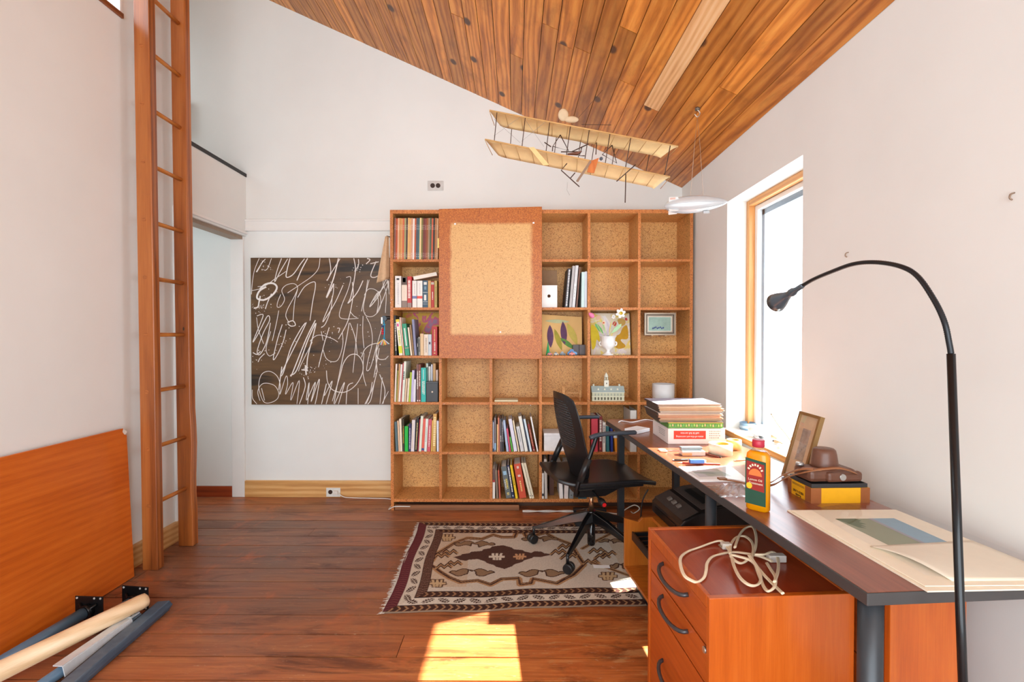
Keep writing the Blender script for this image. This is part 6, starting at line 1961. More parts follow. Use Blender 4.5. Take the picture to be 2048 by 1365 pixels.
pencil('paint_brush', 'thin wooden brush lying beyond the tape rolls', (1500, 919), (1466, 922), 0.0028, (226, 196, 160), (150, 110, 80), 'brush')
pencil('dark_pencil', 'dark red pencil lying behind the tape roll', (1412, 908), (1444, 916), 0.003, (150, 76, 60), (70, 60, 56), 'pencil')
def tape(label, px, py, r, h, col, inner):
    t = on_desk('tape_roll', label, 'tape', px, py, 0, 'tape rolls on the desk')
    MB().lathe([(r, 0), (r, h), (r * 0.72, h), (r * 0.72, 0), (r, 0)], (0, 0, 0), 32).build('tape', plain(col, 0.5, var=0.03), t, True)
    MB().lathe([(r * 0.72, 0.0005), (r * 0.72, h - 0.0005), (r * 0.66, h - 0.0005), (r * 0.66, 0.0005), (r * 0.72, 0.0005)], (0, 0, 0), 32).build('core', plain(inner, 0.6), t, True)
    return t
tape('wide cream masking tape roll standing flat in the sun', 1441, 909, 0.052, 0.05, (238, 222, 196), (226, 170, 70))
tape('smaller yellow tape roll behind the cream one', 1468, 899, 0.034, 0.046, (238, 208, 130), (214, 160, 70))
# ---- flat print in its mount
P4 = [D(1357, 936), D(1400, 964.5), D(1500, 966), D(1462, 934)]
pm = thing('mounted_print', 'white mounted landscape print lying flat near the tape rolls', 'print', (P4[0].x, P4[0].y, DZ + 0.0003))
lift = lambda v, z: Vector((v.x, v.y, DZ + z))
MB().slab([lift(v, 0.0003) for v in P4], (0, 0, 0.004)).build('mount_board', WHITEP, pm)
I4 = [D(1383, 944), D(1399, 957), D(1462, 955), D(1434, 941)]
MB().slab([lift(v, 0.0044) for v in I4], (0, 0, 0.0006)).build('image', splotch('misty_landscape', [(110, 136, 124), (150, 170, 160), (196, 200, 210), (170, 176, 186)], 12, (0.6, 1.4, 1), 0.4, 0.5), pm)
MB().slab([lift(v, 0.0052) for v in [D(1359, 936.5), D(1399, 962), D(1496, 963), D(1460, 935)]], (0, 0, 0.0004)).build('acetate', clear('clear_acetate', (0.98, 0.99, 1.0), 0.1, 0.06), pm)

# ---- crumpled plastic bag
q = D(1465, 985)
rb = random.Random(3)
hts = [[rb.uniform(0, 1) for _ in range(15)] for _ in range(15)]
def bagf(u, v):
    i, j = min(int(u * 14), 14), min(int(v * 14), 14)
    e = min(u, 1 - u, v, 1 - v) * 4
    return Vector((q.x - 0.07 + 0.15 * u + 0.01 * hts[j][i], q.y - 0.06 + 0.13 * v + 0.01 * hts[i][j], DZ + 0.0012 + min(1, e) * (0.004 + 0.03 * hts[j][i] * math.sin(math.pi * u) * math.sin(math.pi * v))))
tag(MB().grid(bagf, 14, 14, smooth=False).build('plastic_bag', clear('crumpled_plastic', (0.95, 0.96, 0.98), 0.2, 0.08), origin=(q.x, q.y, DZ)), 'crumpled clear plastic bag lying behind the oil bottle', 'bag')

# ---- lemon oil bottle
bt = on_desk('oil_bottle', 'amber lemon oil bottle with red cap and green label', 'bottle', 1516, 1020, -0.85)
BW, BD = 0.034, 0.021


def amber():
    m, nt, b = newmat('amber_oil')
    tr = nt.nodes.new('ShaderNodeBsdfTransparent'); tr.inputs[0].default_value = (0.95, 0.5, 0.03, 1)
    b.inputs['Base Color'].default_value = lin((240, 168, 10)); b.inputs['Roughness'].default_value = 0.08
    b.inputs['Coat Weight'].default_value = 0.5
    mx = nt.nodes.new('ShaderNodeMixShader'); mx.inputs[0].default_value = 0.62
    nt.links.new(tr.outputs[0], mx.inputs[1]); nt.links.new(b.outputs[0], mx.inputs[2])
    nt.links.new(mx.outputs[0], nt.nodes['Material Output'].inputs[0])
    return m


def ring_oval(z, a, bq, n=32, pw=3.2):
    out = []
    for k in range(n):
        th = 2 * math.pi * k / n
        c_, s_ = math.cos(th), math.sin(th)
        rr_ = (abs(c_) ** pw + abs(s_) ** pw) ** (-1 / pw)
        out.append(Vector((a * c_ * rr_, bq * s_ * rr_, z)))
    return out


def loft(secs, n=32):
    mb = MB()
    vs = [v for s in secs for v in s]
    fs = [tuple(range(n))[::-1], tuple(range((len(secs) - 1) * n, len(secs) * n))]
    for i in range(len(secs) - 1):
        for k in range(n):
            fs.append((i * n + k, i * n + (k + 1) % n, (i + 1) * n + (k + 1) % n, (i + 1) * n + k))
    return mb.add(vs, fs, True)


loft([ring_oval(z, a, b) for z, a, b in ((0.0, 0.03, 0.018), (0.004, BW, BD), (0.08, BW, BD), (0.165, BW, BD), (0.178, BW * 0.96, BD * 0.96), (0.187, BW * 0.7, BD * 0.8))]).build('oil_body', amber(), bt, True)
loft([ring_oval(z, a, b, pw=2.4) for z, a, b in ((0.187, BW * 0.7, BD * 0.8), (0.193, 0.0165, 0.0145), (0.204, 0.014, 0.014))]).build('neck', clear('bottle_neck', (0.97, 0.97, 0.99), 0.2), bt, True)
MB().tube([(0, 0, 0.2), (0, 0, 0.202), (0, 0, 0.22), (0, 0, 0.223)], [0.0165, 0.0185, 0.0185, 0.016], 24).build('cap', plain((182, 40, 62), 0.4), bt, True)
lb = MB().prism([(-0.031, -BD - 0.0006, 0.02), (0.031, -BD - 0.0006, 0.02), (0.031, -BD - 0.0006, 0.158), (-0.031, -BD - 0.0006, 0.165)], (0, 0.0012, 0)).build('label', plain((30, 76, 58), 0.45, var=0.05), bt, True)
MB().prism([(-0.027, -BD - 0.0014, 0.068), (0.027, -BD - 0.0014, 0.064), (0.027, -BD - 0.0014, 0.15), (-0.027, -BD - 0.0014, 0.156)], (0, 0.0008, 0)).build('red_panel', plain((150, 40, 34), 0.45, var=0.05), bt, True)
MB().prism([(-0.02 + 0.02 * (1 - math.cos(a)), -BD - 0.002, 0.112 + 0.022 * math.sin(a)) for a in np.linspace(0, math.pi, 9)], (0, 0.0006, 0)).build('sunrise_emblem', plain((220, 120, 60), 0.45), bt, True)
MB().prism([(-0.018 + 0.009 * math.cos(a), -BD - 0.0021, 0.078 + 0.01 * math.sin(a)) for a in np.linspace(0, 2 * math.pi, 13)[:-1]], (0, 0.0006, 0)).build('lemon_emblem', plain((236, 190, 40), 0.45), bt, True)
CREAMT = plain((236, 222, 196), 0.5, name='cream_print')
def btext(body, size, x, z):
    R3 = Matrix.Rotation(-0.85, 3, 'Z')
    o = Vector(bt.location) + R3 @ Vector((x, -BD - 0.0024, z))
    ob = text(body, size, o, R3 @ Vector((1, 0, 0)), (0, 0, 1), CREAMT, bt, align='CENTER')
    ob.data.transform(Matrix.Rotation(0.85, 4, 'Z'))
    return ob
for k in range(7):
    a = math.radians(150 - 20 * k)
    c_ = Vector((0.023 * math.cos(a), -BD - 0.0018, 0.117 + 0.029 * math.sin(a)))
    MB().box((-0.0024, -0.0003, -0.0034), (0.0024, 0.0003, 0.0034), Matrix.Translation(c_) @ Matrix.Rotation(math.pi / 2 - a, 4, 'Y')).build('arched_print', CREAMT, bt, True)
btext('Lemon Oil', 0.0098, 0.0, 0.096)
btext('Treatment', 0.0098, 0.002, 0.085)

# ---- leaning picture frame
p0 = D(1563, 953)
fw, fh, lean_ = 0.14, 0.262, 0.27
LF = thing('leaning_frame', 'thin gold framed drawing propped up beside the camera', 'picture frame', (p0.x, p0.y, DZ + 0.0005), 0.0)
un, uw = Vector((0.0, -1.0, 0)), None
wd_ = Vector((-0.03, -1.0, 0)).normalized()
hd_ = Vector((math.sin(lean_), 0, math.cos(lean_)))
nd_ = wd_.cross(hd_).normalized()
if nd_.x > 0: nd_ = -nd_
def fr(u, v, n):
    return Vector((0, 0, 0.004)) + wd_ * u + hd_ * v + nd_ * n
GOLD = plain((150, 116, 72), 0.4, 0.5, name='antique_gold')
def fr_box(u0, u1, v0, v1, n0, n1, nm, mat):
    q = [fr(u0, v0, n0), fr(u1, v0, n0), fr(u1, v1, n0), fr(u0, v1, n0)]
    return MB().slab(q, nd_ * (n1 - n0)).build(nm, mat, LF, True)
bw_ = 0.011
fr_box(0, bw_, 0, fh, -0.014, 0.002, 'frame_side', GOLD); fr_box(fw - bw_, fw, 0, fh, -0.014, 0.002, 'frame_side', GOLD)
fr_box(bw_, fw - bw_, 0, bw_, -0.014, 0.002, 'frame_side', GOLD); fr_box(bw_, fw - bw_, fh - bw_, fh, -0.014, 0.002, 'frame_side', GOLD)
fr_box(bw_, fw - bw_, bw_, fh - bw_, -0.009, -0.006, 'mount', plain((226, 196, 164), 0.6))
fr_box(0.045, fw - 0.045, 0.08, fh - 0.06, -0.006, -0.005, 'drawing', plain((170, 158, 150), 0.6, var=0.2, scale=60))
fr_box(bw_, fw - bw_, bw_, fh - bw_, -0.0035, -0.003, 'glass', clear('picture_glass', (1, 1, 1), 0.12))
MB().prism([fr(0.05, 0.16, -0.014), fr(0.09, 0.16, -0.014), Vector((0.098, fr(0.09, 0, 0).y, 0.0006)), Vector((0.098, fr(0.05, 0, 0).y, 0.0006))], (0.004, 0, 0)).build('easel_leg', plain((110, 66, 50), 0.5), LF, True)

# ---- camera in its leather case, lying in a yellow photo paper box
q0, q1 = D(1622, 1008), D(1744, 1009)
kw = q1.x - q0.x
kd, kh = 0.125, 0.05
kb_ = thing('photo_paper_box', 'yellow and brown photo paper box holding a camera case', 'box', (q0.x, q0.y, DZ + 0.0003), 0.04)
YB_ = plain((232, 168, 14), 0.5, var=0.04, name='yellow_card'); KR = plain((150, 86, 42), 0.55, var=0.08, name='brown_tape'); DKC = plain((48, 48, 50), 0.5, name='dark_card')
for a, b in (((0, 0, 0), (kw, 0.003, kh)), ((0, kd - 0.003, 0), (kw, kd, kh)), ((0, 0.003, 0), (0.003, kd - 0.003, kh)), ((kw - 0.003, 0.003, 0), (kw, kd - 0.003, kh)), ((0.003, 0.003, 0), (kw - 0.003, kd - 0.003, 0.003))):
    MB().box(a, b).build('box_wall', YB_, kb_, True)
for a, b in (((0.004, 0.004, 0.004), (kw - 0.004, 0.007, kh + 0.013)), ((0.004, kd - 0.007, 0.004), (kw - 0.004, kd - 0.004, kh + 0.013)), ((0.004, 0.007, 0.004), (0.007, kd - 0.007, kh + 0.013)), ((kw - 0.007, 0.007, 0.004), (kw - 0.004, kd - 0.007, kh + 0.013))):
    MB().box(a, b).build('inner_tray', DKC, kb_, True)
for a, b in (((-0.0008, -0.0008, 0), (0.034, 0, kh)), ((kw - 0.03, -0.0008, 0), (kw + 0.0008, 0, kh)), ((-0.0008, 0, 0), (0, 0.03, kh)), ((-0.0008, kd - 0.02, 0), (0, kd, kh))):
    MB().box(a, b).build('brown_tape', KR, kb_, True)
def ktext(body, size, y, z):
    R3 = Matrix.Rotation(0.04, 3, 'Z')
    o = Vector(kb_.location) + R3 @ Vector((-0.0012, y, z))
    ob = text(body, size, o, R3 @ Vector((0, 1, 0)), (0, 0, -1), plain((70, 40, 20), 0.5), kb_, align='CENTER')
    ob.data.transform(Matrix.Rotation(-0.04, 4, 'Z'))
ktext('Kodak', 0.0115, 0.066, 0.009)
ktext('FIELD CASE', 0.0112, 0.066, 0.021)
MB().box((-0.001, 0.035, 0.038), (0, 0.1, 0.0392)).box((-0.001, 0.035, 0.042), (0, 0.1, 0.0432)).build('printed_rule', plain((70, 40, 20), 0.5), kb_, True)
LEA = plain((104, 66, 50), 0.38, var=0.12, scale=40, bmp=0.06, name='brown_leather'); LEL = plain((146, 92, 56), 0.45, var=0.12, name='tan_leather')
cz_ = DZ + 0.0003 + kh + 0.0142
cc = thing('camera_case', 'brown leather camera case with strap lying on the yellow box', 'camera case', (q0.x + kw * 0.42, q0.y + kd * 0.5, cz_), 0.1)
def rbox(a, b, nm, mat, bev=0.008):
    return MB().box(a, b).build(nm, mat, cc, True, bev=bev)
rbox((-0.085, -0.045, 0.0), (0.085, 0.045, 0.042), 'case_body', LEA, 0.014)
rbox((-0.03, -0.056, 0.002), (0.095, -0.03, 0.036), 'case_flap', LEA, 0.01)
MB().lathe([(0.043, 0.036), (0.042, 0.05), (0.037, 0.085), (0.034, 0.098), (0.029, 0.103), (0.0, 0.104)], (0.002, 0.004, 0), 28).build('lens_cup', LEA, cc, True)
MB().tube([(0.02, -0.0552, 0.02), (0.02, -0.06, 0.02)], [0.0115, 0.0105], 18).build('snap', plain((206, 204, 200), 0.25, 0.8), cc, True)
MB().lathe([(0.013, 0), (0.013, 0.008), (0.011, 0.01), (0, 0.01)], (-0.075, 0.02, 0.042), 18).build('dial', plain((190, 190, 188), 0.3, 0.8), cc, True)
def ribbon(pts, w, nm, mat, par, local=True):
    P = smoothpts(pts, 7)
    vs, fs = [], []
    for i, p in enumerate(P):
        a, b = P[max(i - 1, 0)], P[min(i + 1, len(P) - 1)]
        t = (b - a).normalized()
        sd = t.cross(Vector((0, 0, 1)))
        sd = sd.normalized() if sd.length > 1e-4 else Vector((1, 0, 0))
        tilt = 0.5
        sd = (sd * math.cos(tilt) + Vector((0, 0, 1)) * math.sin(tilt)).normalized()
        vs += [p - sd * w, p + sd * w]
    for i in range(len(P) - 1):
        fs.append((2 * i, 2 * i + 1, 2 * i + 3, 2 * i + 2))
    return MB().add(vs, fs, True).build(nm, mat, par, local, solid=0.002)
ribbon([(0.085, -0.03, 0.02), (0.06, -0.062, 0.035), (0.01, -0.062, 0.052), (-0.04, -0.056, 0.05), (-0.085, -0.03, 0.035), (-0.11, 0.03, 0.0), (-0.13, 0.085, -0.045), (-0.17, 0.125, -0.057), (-0.23, 0.14, -0.045), (-0.29, 0.135, -0.034)], 0.0055, 'strap', LEL, cc)
ribbon([(-0.05, -0.05, 0.045), (-0.09, -0.015, 0.04), (-0.115, 0.05, 0.0), (-0.125, 0.11, -0.045), (-0.15, 0.16, -0.057)], 0.006, 'strap', LEL, cc)
rbox((-0.305, 0.126, -0.036), (-0.275, 0.146, -0.029), 'strap_buckle', plain((130, 84, 50), 0.4), 0.002)

# ---- big matted landscape in a clear sleeve
ms = thing('matted_print', 'large cream matted landscape print in a clear sleeve', 'print', (0.9, 1.3, DZ + 0.0003))
CRM = plain((246, 234, 212), 0.7, var=0.02, name='cream_mat_board')
M4 = [D(1574, 1023), D(1855, 1186), Vector((1.245, 1.058, DZ)), Vector((1.2, 1.53, DZ))]
MB().slab([lift(v, 0.0004) for v in M4], (0, 0, 0.003)).build('backing_board', CRM, ms)
M5 = [D(1584, 1026), D(1850, 1178), Vector((1.24, 1.066, DZ)), Vector((1.195, 1.522, DZ))]
MB().slab([lift(v, 0.0042) for v in M5], (0, 0, 0.002)).build('mat', CRM, ms)
A4 = [D(1671, 1043), D(1779, 1097), D(1895, 1090), D(1788, 1042)]
A4 = [lift(v, 0.0064) for v in A4]
MB().slab(A4, (0, 0, 0.0004)).build('green_field', plain((140, 146, 116), 0.6, var=0.05), ms)
lerp = lambda a, b, t: a + (b - a) * t
c0, c1, c2, c3 = lerp(A4[0], A4[3], 0.62), lerp(A4[1], A4[2], 0.62), A4[2], A4[3]
up3 = Vector((0, 0, 0.0005))
MB().slab([v + up3 for v in (c0, c1, c2, c3)], (0, 0, 0.0003)).build('blue_sky', plain((132, 168, 190), 0.6, var=0.04), ms)
MB().slab([v + up3 for v in (lerp(A4[0], A4[3], 0.56), lerp(A4[1], A4[2], 0.56), c1, c0)], (0, 0, 0.0003)).build('violet_hills', plain((150, 146, 160), 0.6), ms)
tr_ = [(0.0, 0.0), (0.34, 0.0), (0.36, 0.1), (0.28, 0.14), (0.32, 0.24), (0.22, 0.24), (0.24, 0.34), (0.16, 0.3), (0.18, 0.4), (0.1, 0.36), (0.05, 0.2)]
MB().prism([lerp(lerp(A4[0], A4[3], s_), lerp(A4[1], A4[2], s_), t_) + up3 for s_, t_ in tr_], (0, 0, 0.0003)).build('tree_group', plain((74, 98, 58), 0.6, var=0.15), ms)
# upper sheet, slightly lifted along its near edge
B4 = [D(1740, 1099), D(1905, 1170), Vector((1.238, 1.085, DZ)), Vector((1.216, 1.29, DZ))]
def sheet(u, v):
    a = lerp(B4[0], B4[3], u); b = lerp(B4[1], B4[2], u)
    p = lerp(a, b, v)
    return Vector((p.x, p.y, DZ + 0.0075 + 0.012 * math.sin(math.pi * v) * (1 - u) ** 2))
MB().grid(sheet, 14, 14).build('loose_sheet', CRM, ms, solid=0.0012)
def sleeve(u, v):
    M = [D(1590, 1018), D(1850, 1172), Vector((1.24, 1.05, DZ)), Vector((1.19, 1.545, DZ))]
    p = lerp(lerp(M[0], M[3], u), lerp(M[1], M[2], u), v)
    w_ = 0.02 * max(0, 1 - u * 6) * max(0, 1 - v * 6) + 0.0025 * math.sin(u * 13 + v * 9) * (1 - u)
    return Vector((p.x, p.y, DZ + 0.0225 + w_))
MB().grid(sleeve, 18, 18).build('clear_sleeve', clear('clear_acetate', (0.98, 0.99, 1.0), 0.1, 0.06), ms)

# ---- window sill things
SZ = 0.7003
def S(px, py):
    return at(px, py, Z=SZ)
q = S(1473, 853)
t = thing('blue_tin', 'small blue-grey round tin on the window sill corner', 'tin', (q.x + 0.02, 2.9, SZ))
MB().lathe([(0.0, 0.0), (0.042, 0.0), (0.043, 0.004), (0.043, 0.038), (0.0445, 0.04), (0.041, 0.042), (0.038, 0.03), (0.0, 0.028)], (0, 0, 0), 30).build('tin', plain((126, 158, 186), 0.3, 0.3), t, True)
MB().lathe([(0.0436, 0.01), (0.0436, 0.026)], (0, 0, 0), 30).build('band', plain((176, 196, 212), 0.35), t, True)
t = thing('bird_decoy', 'white carved bird shape lying on the window sill', 'carving', (1.345, 2.66, SZ), -1.35)
secs = []
for k in range(13):
    s_ = k / 12
    r_ = 0.032 * math.sin(math.pi * min(1, s_ * 1.05) ** 0.75) + 0.0015
    secs.append([Vector((-0.09 + 0.19 * s_, r_ * 1.15 * math.cos(a), 0.032 + 0.004 * math.sin(s_ * 3) + r_ * 0.9 * math.sin(a))) for a in np.linspace(0, 2 * math.pi, 19)[:-1]])
loft(secs, 18).build('bird_body', plain((222, 224, 226), 0.5, var=0.05), t, True)
MB().prism([(-0.02, -0.03, 0.01), (0.03, -0.045, 0.002), (0.04, -0.035, 0.002), (0.0, -0.02, 0.02)], (0, 0, 0.004)).build('wing', plain((200, 206, 214), 0.5), t, True)
MB().tube([(0.09, 0, 0.028), (0.125, 0, 0.02)], [0.012, 0.006], 10).build('tail', plain((206, 166, 140), 0.5), t, True)
MB().box((-0.03, -0.02, 0.0), (0.04, 0.02, 0.006)).build('foot_block', plain((150, 156, 162), 0.5), t, True)
q0, q1 = S(1573, 884), at(1543, 829, X=1.36)
t = thing('dried_twig', 'thin dried twig standing in a bud holder on the sill', 'twig', (1.36, 2.36, SZ))
MB().lathe([(0, 0), (0.018, 0), (0.02, 0.008), (0.01, 0.018), (0.008, 0.024), (0, 0.024)], (0, 0, 0), 16).build('holder', plain((206, 200, 196), 0.5), t, True)
tip = Vector((q1.x - 1.36, q1.y - 2.36, q1.z - SZ))
MB().tube(smoothpts([(0, 0, 0.02), tip * 0.35 + Vector((0.004, 0, 0.01)), tip * 0.7, tip], 6), [0.0035] * 18 + [0.0025], 8).build('stalk', plain((196, 180, 150), 0.6), t, True)
MB().lathe([(0, -0.008), (0.007, 0), (0, 0.007)], tip, 10).build('bud', plain((150, 132, 116), 0.6), t, True)
for k, (dx, dy) in enumerate(((0.012, 0.03), (-0.012, 0.036), (0.0, -0.034))):
    MB().tube([(dx * 0.3, dy * 0.3, 0.022), (dx, dy, 0.05)], [0.003, 0.001], 6).build('sprig', plain((170, 156, 140), 0.6), t, True)
for nm, lab, y_, x_, rot, L_, col in (('paint_tube', 'copper coloured paint tube lying on the sill behind the bird', 2.5, 1.36, 1.9, 0.075, (196, 140, 112)), ('white_tube', 'small white paint tube beside the dried twig', 2.42, 1.32, 1.2, 0.07, (226, 226, 222))):
    t = thing(nm, lab, 'paint tube', (x_, y_, SZ), rot)
    loft([[Vector((x0_, a_ * math.cos(th), 0.011 + b_ * math.sin(th))) for th in np.linspace(0, 2 * math.pi, 13)[:-1]] for x0_, a_, b_ in ((-L_ / 2, 0.013, 0.0012), (-L_ * 0.1, 0.0115, 0.008), (L_ * 0.3, 0.0105, 0.0105), (L_ * 0.36, 0.006, 0.006))], 12).build('tube_body', plain(col, 0.35, 0.3), t, True)
    MB().cyl((L_ * 0.36, 0, 0.011), (L_ * 0.5, 0, 0.011), 0.0065, n=12).build('cap', plain((60, 60, 62), 0.4), t, True)

# ---- extension cord on the cabinet
CT = 0.586 - 0.004
def CC(zx, zy, lift_=0.004):
    return at(1230 + zx / 3.212, 940 + zy / 3.212, Z=CT + lift_)
ec = thing('extension_cord', 'cream extension cord bundled on top of the cherry cabinet', 'extension cord', CC(800, 600, 0))
CRD = plain((226, 208, 178), 0.45, var=0.03, name='cream_cord')
runs = [
    [(740, 530), (700, 470), (670, 458), (620, 470), (540, 500), (470, 525), (425, 560), (420, 610), (445, 680), (490, 712), (530, 722), (570, 695), (585, 650), (592, 600), (625, 560), (690, 540), (760, 530), (850, 540), (940, 560), (1010, 590)],
    [(740, 540), (745, 480), (780, 435), (830, 428), (875, 460), (890, 510), (880, 570), (905, 620), (930, 690), (960, 760), (990, 780), (1025, 750), (1030, 690), (1000, 640), (975, 600)],
    [(770, 500), (800, 420), (840, 375), (885, 368), (905, 420), (905, 490), (880, 550), (820, 600), (770, 585), (745, 550), (800, 560), (880, 590), (960, 680), (1040, 760), (1078, 795)],
    [(750, 560), (765, 620), (800, 690), (850, 735), (900, 745), (935, 715), (925, 650), (890, 590), (860, 550)],
    [(900, 545), (960, 545), (1000, 530), (1035, 545), (1050, 600), (1045, 660), (1025, 720)],
]
for k, r_ in enumerate(runs):
    pts = [CC(x, y, 0.0045 + 0.0085 * (0.5 + 0.5 * math.sin(i * 1.1 + k * 1.7)) + 0.003 * k) for i, (x, y) in enumerate(r_)]
    P = smoothpts(pts, 6)
    MB().tube([p + Vector((0.0022, 0.0012, 0)) for p in P], 0.003, 8).tube([p - Vector((0.0022, 0.0012, 0)) for p in P], 0.003, 8).build('cord_run', CRD, ec)
c_ = CC(1035, 590, 0.0)
MB().box((-0.026, -0.012, 0.001), (0.026, 0.012, 0.022), Matrix.Translation(c_ + Vector((0, 0, 0.0)))).build('socket_block', plain((196, 186, 178), 0.45), ec, bev=0.003)
c_ = CC(712, 510, 0.0)
MB().box((-0.014, -0.01, 0.001), (0.016, 0.012, 0.02), Matrix.Translation(c_)).build('plug', plain((206, 198, 188), 0.45), ec, bev=0.003)
for dx in (-1, 1):
    MB().box((-0.022, dx * 0.005 - 0.0007, 0.008), (-0.012, dx * 0.005 + 0.0007, 0.013), Matrix.Translation(c_)).build('prong', plain((190, 180, 150), 0.3, 0.8), ec)

# ================================================================== HANGING MODELS
CLOTH = plain((244, 214, 158), 0.75, var=0.06, scale=20, name='doped_linen')
STICK = plain((70, 46, 34), 0.5, name='dark_stick')
YA, YT = 2.30, 2.424
ap = at(1150, 300, Y=2.36)
bp = thing('biplane_model', 'cloth and stick biplane model hanging from the ceiling', 'model plane', (ap.x, 2.36, ap.z))


def wing(nl, nr, tl, tr, nm):
    """near-left, near-right, far-left, far-right corners in sight lines on two depth planes"""
    A, B = at(*nl, Y=YA), at(*nr, Y=YA)
    C_, E = at(*tl, Y=YT), at(*tr, Y=YT)
    nr_ = 24
    mb = MB()
    top, bot = [], []
    rows = 6
    V_ = []
    for i in range(nr_ + 1):
        s_ = i / nr_
        for j in range(rows + 1):
            t_ = j / rows
            p = lerp(lerp(A, B, s_), lerp(C_, E, s_), t_)
            rib = 0.006 * abs(math.sin(s_ * math.pi * 12)) if j == rows else 0.0
            cut = 0.03 * (1 - min(1, min(s_, 1 - s_) * 16)) * t_ ** 2
            p = p + Vector((cut * (1 if s_ < 0.5 else -1), -rib, 0.010 * math.sin(math.pi * t_) + 0.0012 * math.cos(s_ * math.pi * 24)))
            V_.append(p)
    fs = []
    for i in range(nr_):
        for j in range(rows):
            a = i * (rows + 1) + j
            fs.append((a, a + 1, a + rows + 2, a + rows + 1))
    w = mb.add(V_, fs, True).build(nm, CLOTH, bp, solid=0.004)
    MB().tube([A, B], 0.004, 8).build('leading_spar', plain((206, 160, 100), 0.6), w)
    for i in range(0, nr_ + 1, 2):
        s_ = i / nr_
        MB().tube([lerp(A, B, s_) - Vector((0, 0, 0.003)), lerp(C_, E, s_) - Vector((0, 0.008, 0.0015))], 0.0016, 5).build('rib', plain((190, 146, 90), 0.6), w)
    return A, B, C_, E


UA = wing((979, 221), (1356, 293), (989, 252), (1333, 316), 'upper_wing')
LA = wing((970, 279), (1340, 354), (985, 311), (1320, 378), 'lower_wing')
for s_ in (0.03, 0.18, 0.31, 0.42, 0.52, 0.63, 0.74, 0.95):
    MB().tube([lerp(UA[0], UA[1], s_ + 0.01), lerp(LA[0], LA[1], s_ + 0.02)], 0.0022, 6).build('strut', STICK, bp)
for s_ in (0.1, 0.36, 0.5, 0.58, 0.7, 0.9):
    MB().tube([lerp(UA[2], UA[3], s_), lerp(LA[2], LA[3], s_)], 0.002, 6).build('strut', STICK, bp)
def pb_pt(zx, zy, y=2.36):
    return at(940 + zx / 3.793, 180 + zy / 3.793, Y=y)
STK = [[(685, 342), (628, 428), (748, 462), (685, 342)], [(628, 428), (625, 465)], [(1078, 420), (1004, 490), (1112, 555), (1078, 420)], [(565, 398), (615, 432)],
       [(735, 558), (692, 610), (830, 735)], [(760, 672), (796, 630)], [(1112, 694), (1256, 568)], [(1182, 640), (1177, 856)], [(850, 430), (830, 500), (870, 500)], [(690, 470), (820, 470)], [(960, 400), (955, 490)], [(900, 410), (770, 470)]]
for k, r_ in enumerate(STK):
    MB().tube([pb_pt(x, y, 2.33 if k in (0, 1, 2) else (2.27 if k in (4, 5, 6, 7) else 2.36)) for x, y in r_], 0.0026, 6).build('brace_stick', STICK, bp)
MB().slab([pb_pt(912, 540, 2.28), pb_pt(890, 625, 2.28), pb_pt(942, 632, 2.28), pb_pt(978, 515, 2.28)], (0, 0.014, 0.004)).build('engine_block', wood('orange_block', (170, 84, 26), (200, 108, 42), (214, 126, 60), (1, 1, 0.2), 30, 0.5, 0, tone=0), bp)
MB().slab([pb_pt(912, 530, 2.27), pb_pt(805, 690, 2.27), pb_pt(822, 696, 2.27), pb_pt(922, 545, 2.27)], (0, 0.006, 0)).build('propeller_blade', plain((140, 112, 92), 0.6), bp)
MB().slab([pb_pt(445, 436, 2.285), pb_pt(555, 572, 2.285), pb_pt(600, 568, 2.285), pb_pt(486, 434, 2.285)], (0, 0.002, 0)).build('cloth_patch', plain((232, 196, 136), 0.7), bp)
MB().slab([pb_pt(740, 482, 2.35), pb_pt(820, 486, 2.35), pb_pt(850, 462, 2.35), pb_pt(800, 472, 2.35)], (0, 0.02, 0)).build('pilot_seat', plain((120, 74, 56), 0.6), bp)
MB().lathe([(0, -0.01), (0.008, -0.004), (0.008, 0.004), (0, 0.01)], pb_pt(995, 522, 2.32), 10).build('wheel', plain((90, 96, 108), 0.5), bp)
WIRE = plain((150, 146, 142), 0.5, name='thin_wire')
for r_ in ([(180, 220), (380, 400)], [(400, 190), (180, 350)], [(400, 200), (560, 430)], [(575, 240), (390, 390)], [(740, 700), (735, 760), (756, 800)], [(1175, 480), (1180, 640)]):
    MB().tube([pb_pt(x, y, 2.3) for x, y in r_], 0.0006, 5).build('rigging_wire', WIRE, bp)
m0 = lerp(lerp(UA[0], UA[1], 0.42), lerp(UA[2], UA[3], 0.42), 0.5)
SAIL = plain((214, 190, 156), 0.7, var=0.06)
for (zx, zy, rx, rz) in ((708, 190, 0.026, 0.032), (770, 225, 0.036, 0.016)):
    c = pb_pt(zx, zy, 2.4)
    secs = [[Vector((c.x + rx * math.cos(a) * math.cos(b), c.y + 0.012 * math.sin(b) , c.z + rz * math.sin(a) * math.cos(b))) for a in np.linspace(0, 2 * math.pi, 17)[:-1]] for b in np.linspace(-1.5, 1.5, 9)]
    loft(secs, 16).build('cloth_rudder', SAIL, bp)
hk = ceil_at(1205, 180)
MB().tube([m0 + Vector((0, 0, 0.012)), Vector((hk.x, hk.y, hk.z - 0.002))], 0.0009, 6).build('hanging_thread', plain((110, 90, 76), 0.6), bp)
MB().tube([pb_pt(845, 262, 2.38), pb_pt(1070, 266, 2.38)], 0.0012, 6).build('tail_boom', STICK, bp)

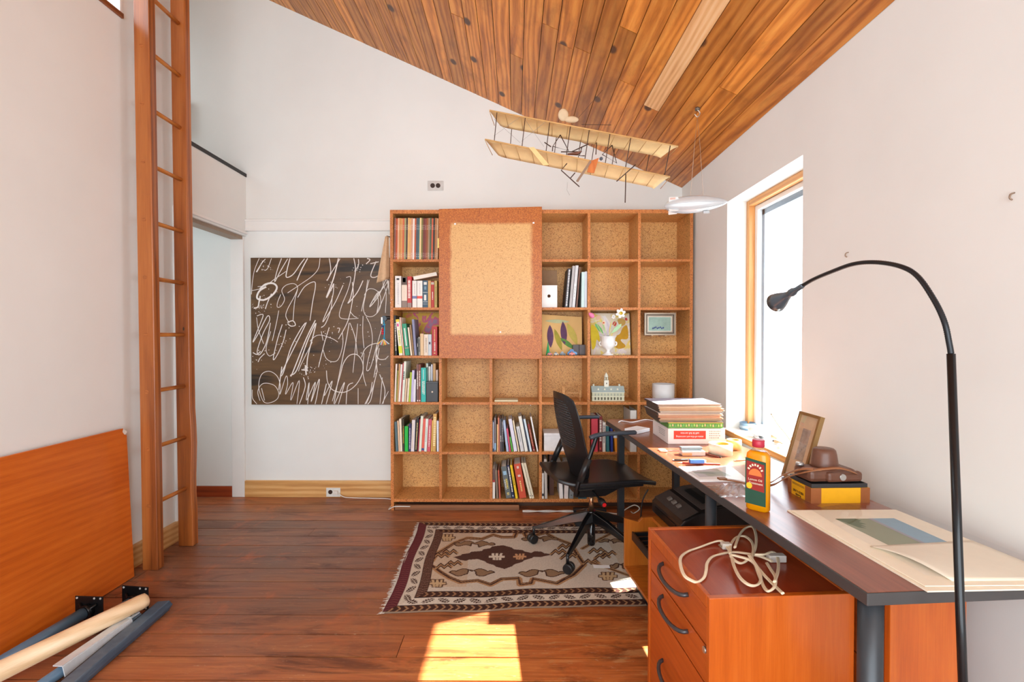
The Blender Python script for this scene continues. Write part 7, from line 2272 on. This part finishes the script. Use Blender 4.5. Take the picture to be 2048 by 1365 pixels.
# ---- airship
zc = at(1392, 409, Y=2.3)
ax = thing('airship_model', 'silver white airship model hanging by the window', 'model airship', zc)
a0, a1 = at(1328, 413, Y=2.33), at(1456, 404, Y=2.26)
d = (a1 - a0); L_ = d.length; d.normalize()
M3 = d.to_track_quat('Z', 'Y').to_matrix()
R_ = 0.0405
prof = [(R_ * (max(0.0, math.sin(math.pi * (t_ ** 0.78)))) ** 0.62 if 0 < t_ < 1 else 0.0005, L_ * t_) for t_ in np.linspace(0, 1, 28)]
prof = [(max(0.0005, r), z) for r, z in prof]
MB().lathe(prof, a0, 32, M3).build('hull', plain((206, 212, 216), 0.35, 0.3, var=0.03, name='silver_hull'), ax)
upv = M3 @ Vector((0, 1, 0)); sdv = M3 @ Vector((1, 0, 0))
for k in range(8):
    a = k * math.pi / 4
    o_ = upv * math.cos(a) + sdv * math.sin(a)
    MB().tube([a0 + d * z + o_ * (r + 0.0003) for r, z in prof[2:-2]], 0.0006, 5).build('panel_seam', plain((176, 182, 188), 0.4, 0.3), ax)
for k in range(4):
    a = math.pi / 4 + k * math.pi / 2
    o_ = upv * math.cos(a) + sdv * math.sin(a)
    t_ = d.cross(o_) * 0.0015
    fin = MB().prism([a0 + d * 0.02 + o_ * 0.006, a0 + d * 0.075 + o_ * 0.018, a0 + d * 0.06 + o_ * 0.046, a0 + d * 0.022 + o_ * 0.048], t_).build('fin', plain((232, 232, 230), 0.4), ax)
    MB().prism([a0 + d * 0.026 + o_ * 0.034 + t_, a0 + d * 0.05 + o_ * 0.034 + t_, a0 + d * 0.05 + o_ * 0.044 + t_, a0 + d * 0.026 + o_ * 0.044 + t_], t_ * 0.4).build('fin_mark', plain((226, 190, 176), 0.4), fin)
c = a0 + d * (L_ * 0.66) - Vector((0, 0, 1)) * (R_ * 0.95)
MB().box((-0.012, -0.006, -0.008), (0.016, 0.006, 0.003), Matrix.Translation(c)).build('gondola', plain((190, 196, 200), 0.4, 0.3), ax, bev=0.002)
hp = ceil_at(1395, 216)
h2 = Vector((hp.x, hp.y, hp.z))
hs_ = thing('ceiling_hook', 'metal hook in the ceiling holding the airship threads', 'hook', h2)
MB().cyl(h2, h2 - Vector((0, 0, 0.012)), 0.014, n=14).build('hook_plate', plain((120, 110, 100), 0.4, 0.6), hs_)
MB().tube(smoothpts([h2 - Vector((0, 0, 0.01)), h2 - Vector((-0.014, 0, 0.03)), h2 - Vector((0.0, 0, 0.05)), h2 - Vector((0.016, 0, 0.034))], 6), 0.003, 8).build('hook_shank', plain((196, 190, 182), 0.35, 0.7), hs_)
for k, t_ in enumerate((0.42, 0.62)):
    e = a0 + d * (L_ * t_) + Vector((0, 0, R_ * 0.96))
    MB().tube([h2 - Vector((0, 0, 0.048)), lerp(h2, e, 0.5), e], 0.0009, 6).build('hanging_thread', plain((190, 170, 150), 0.6), ax)
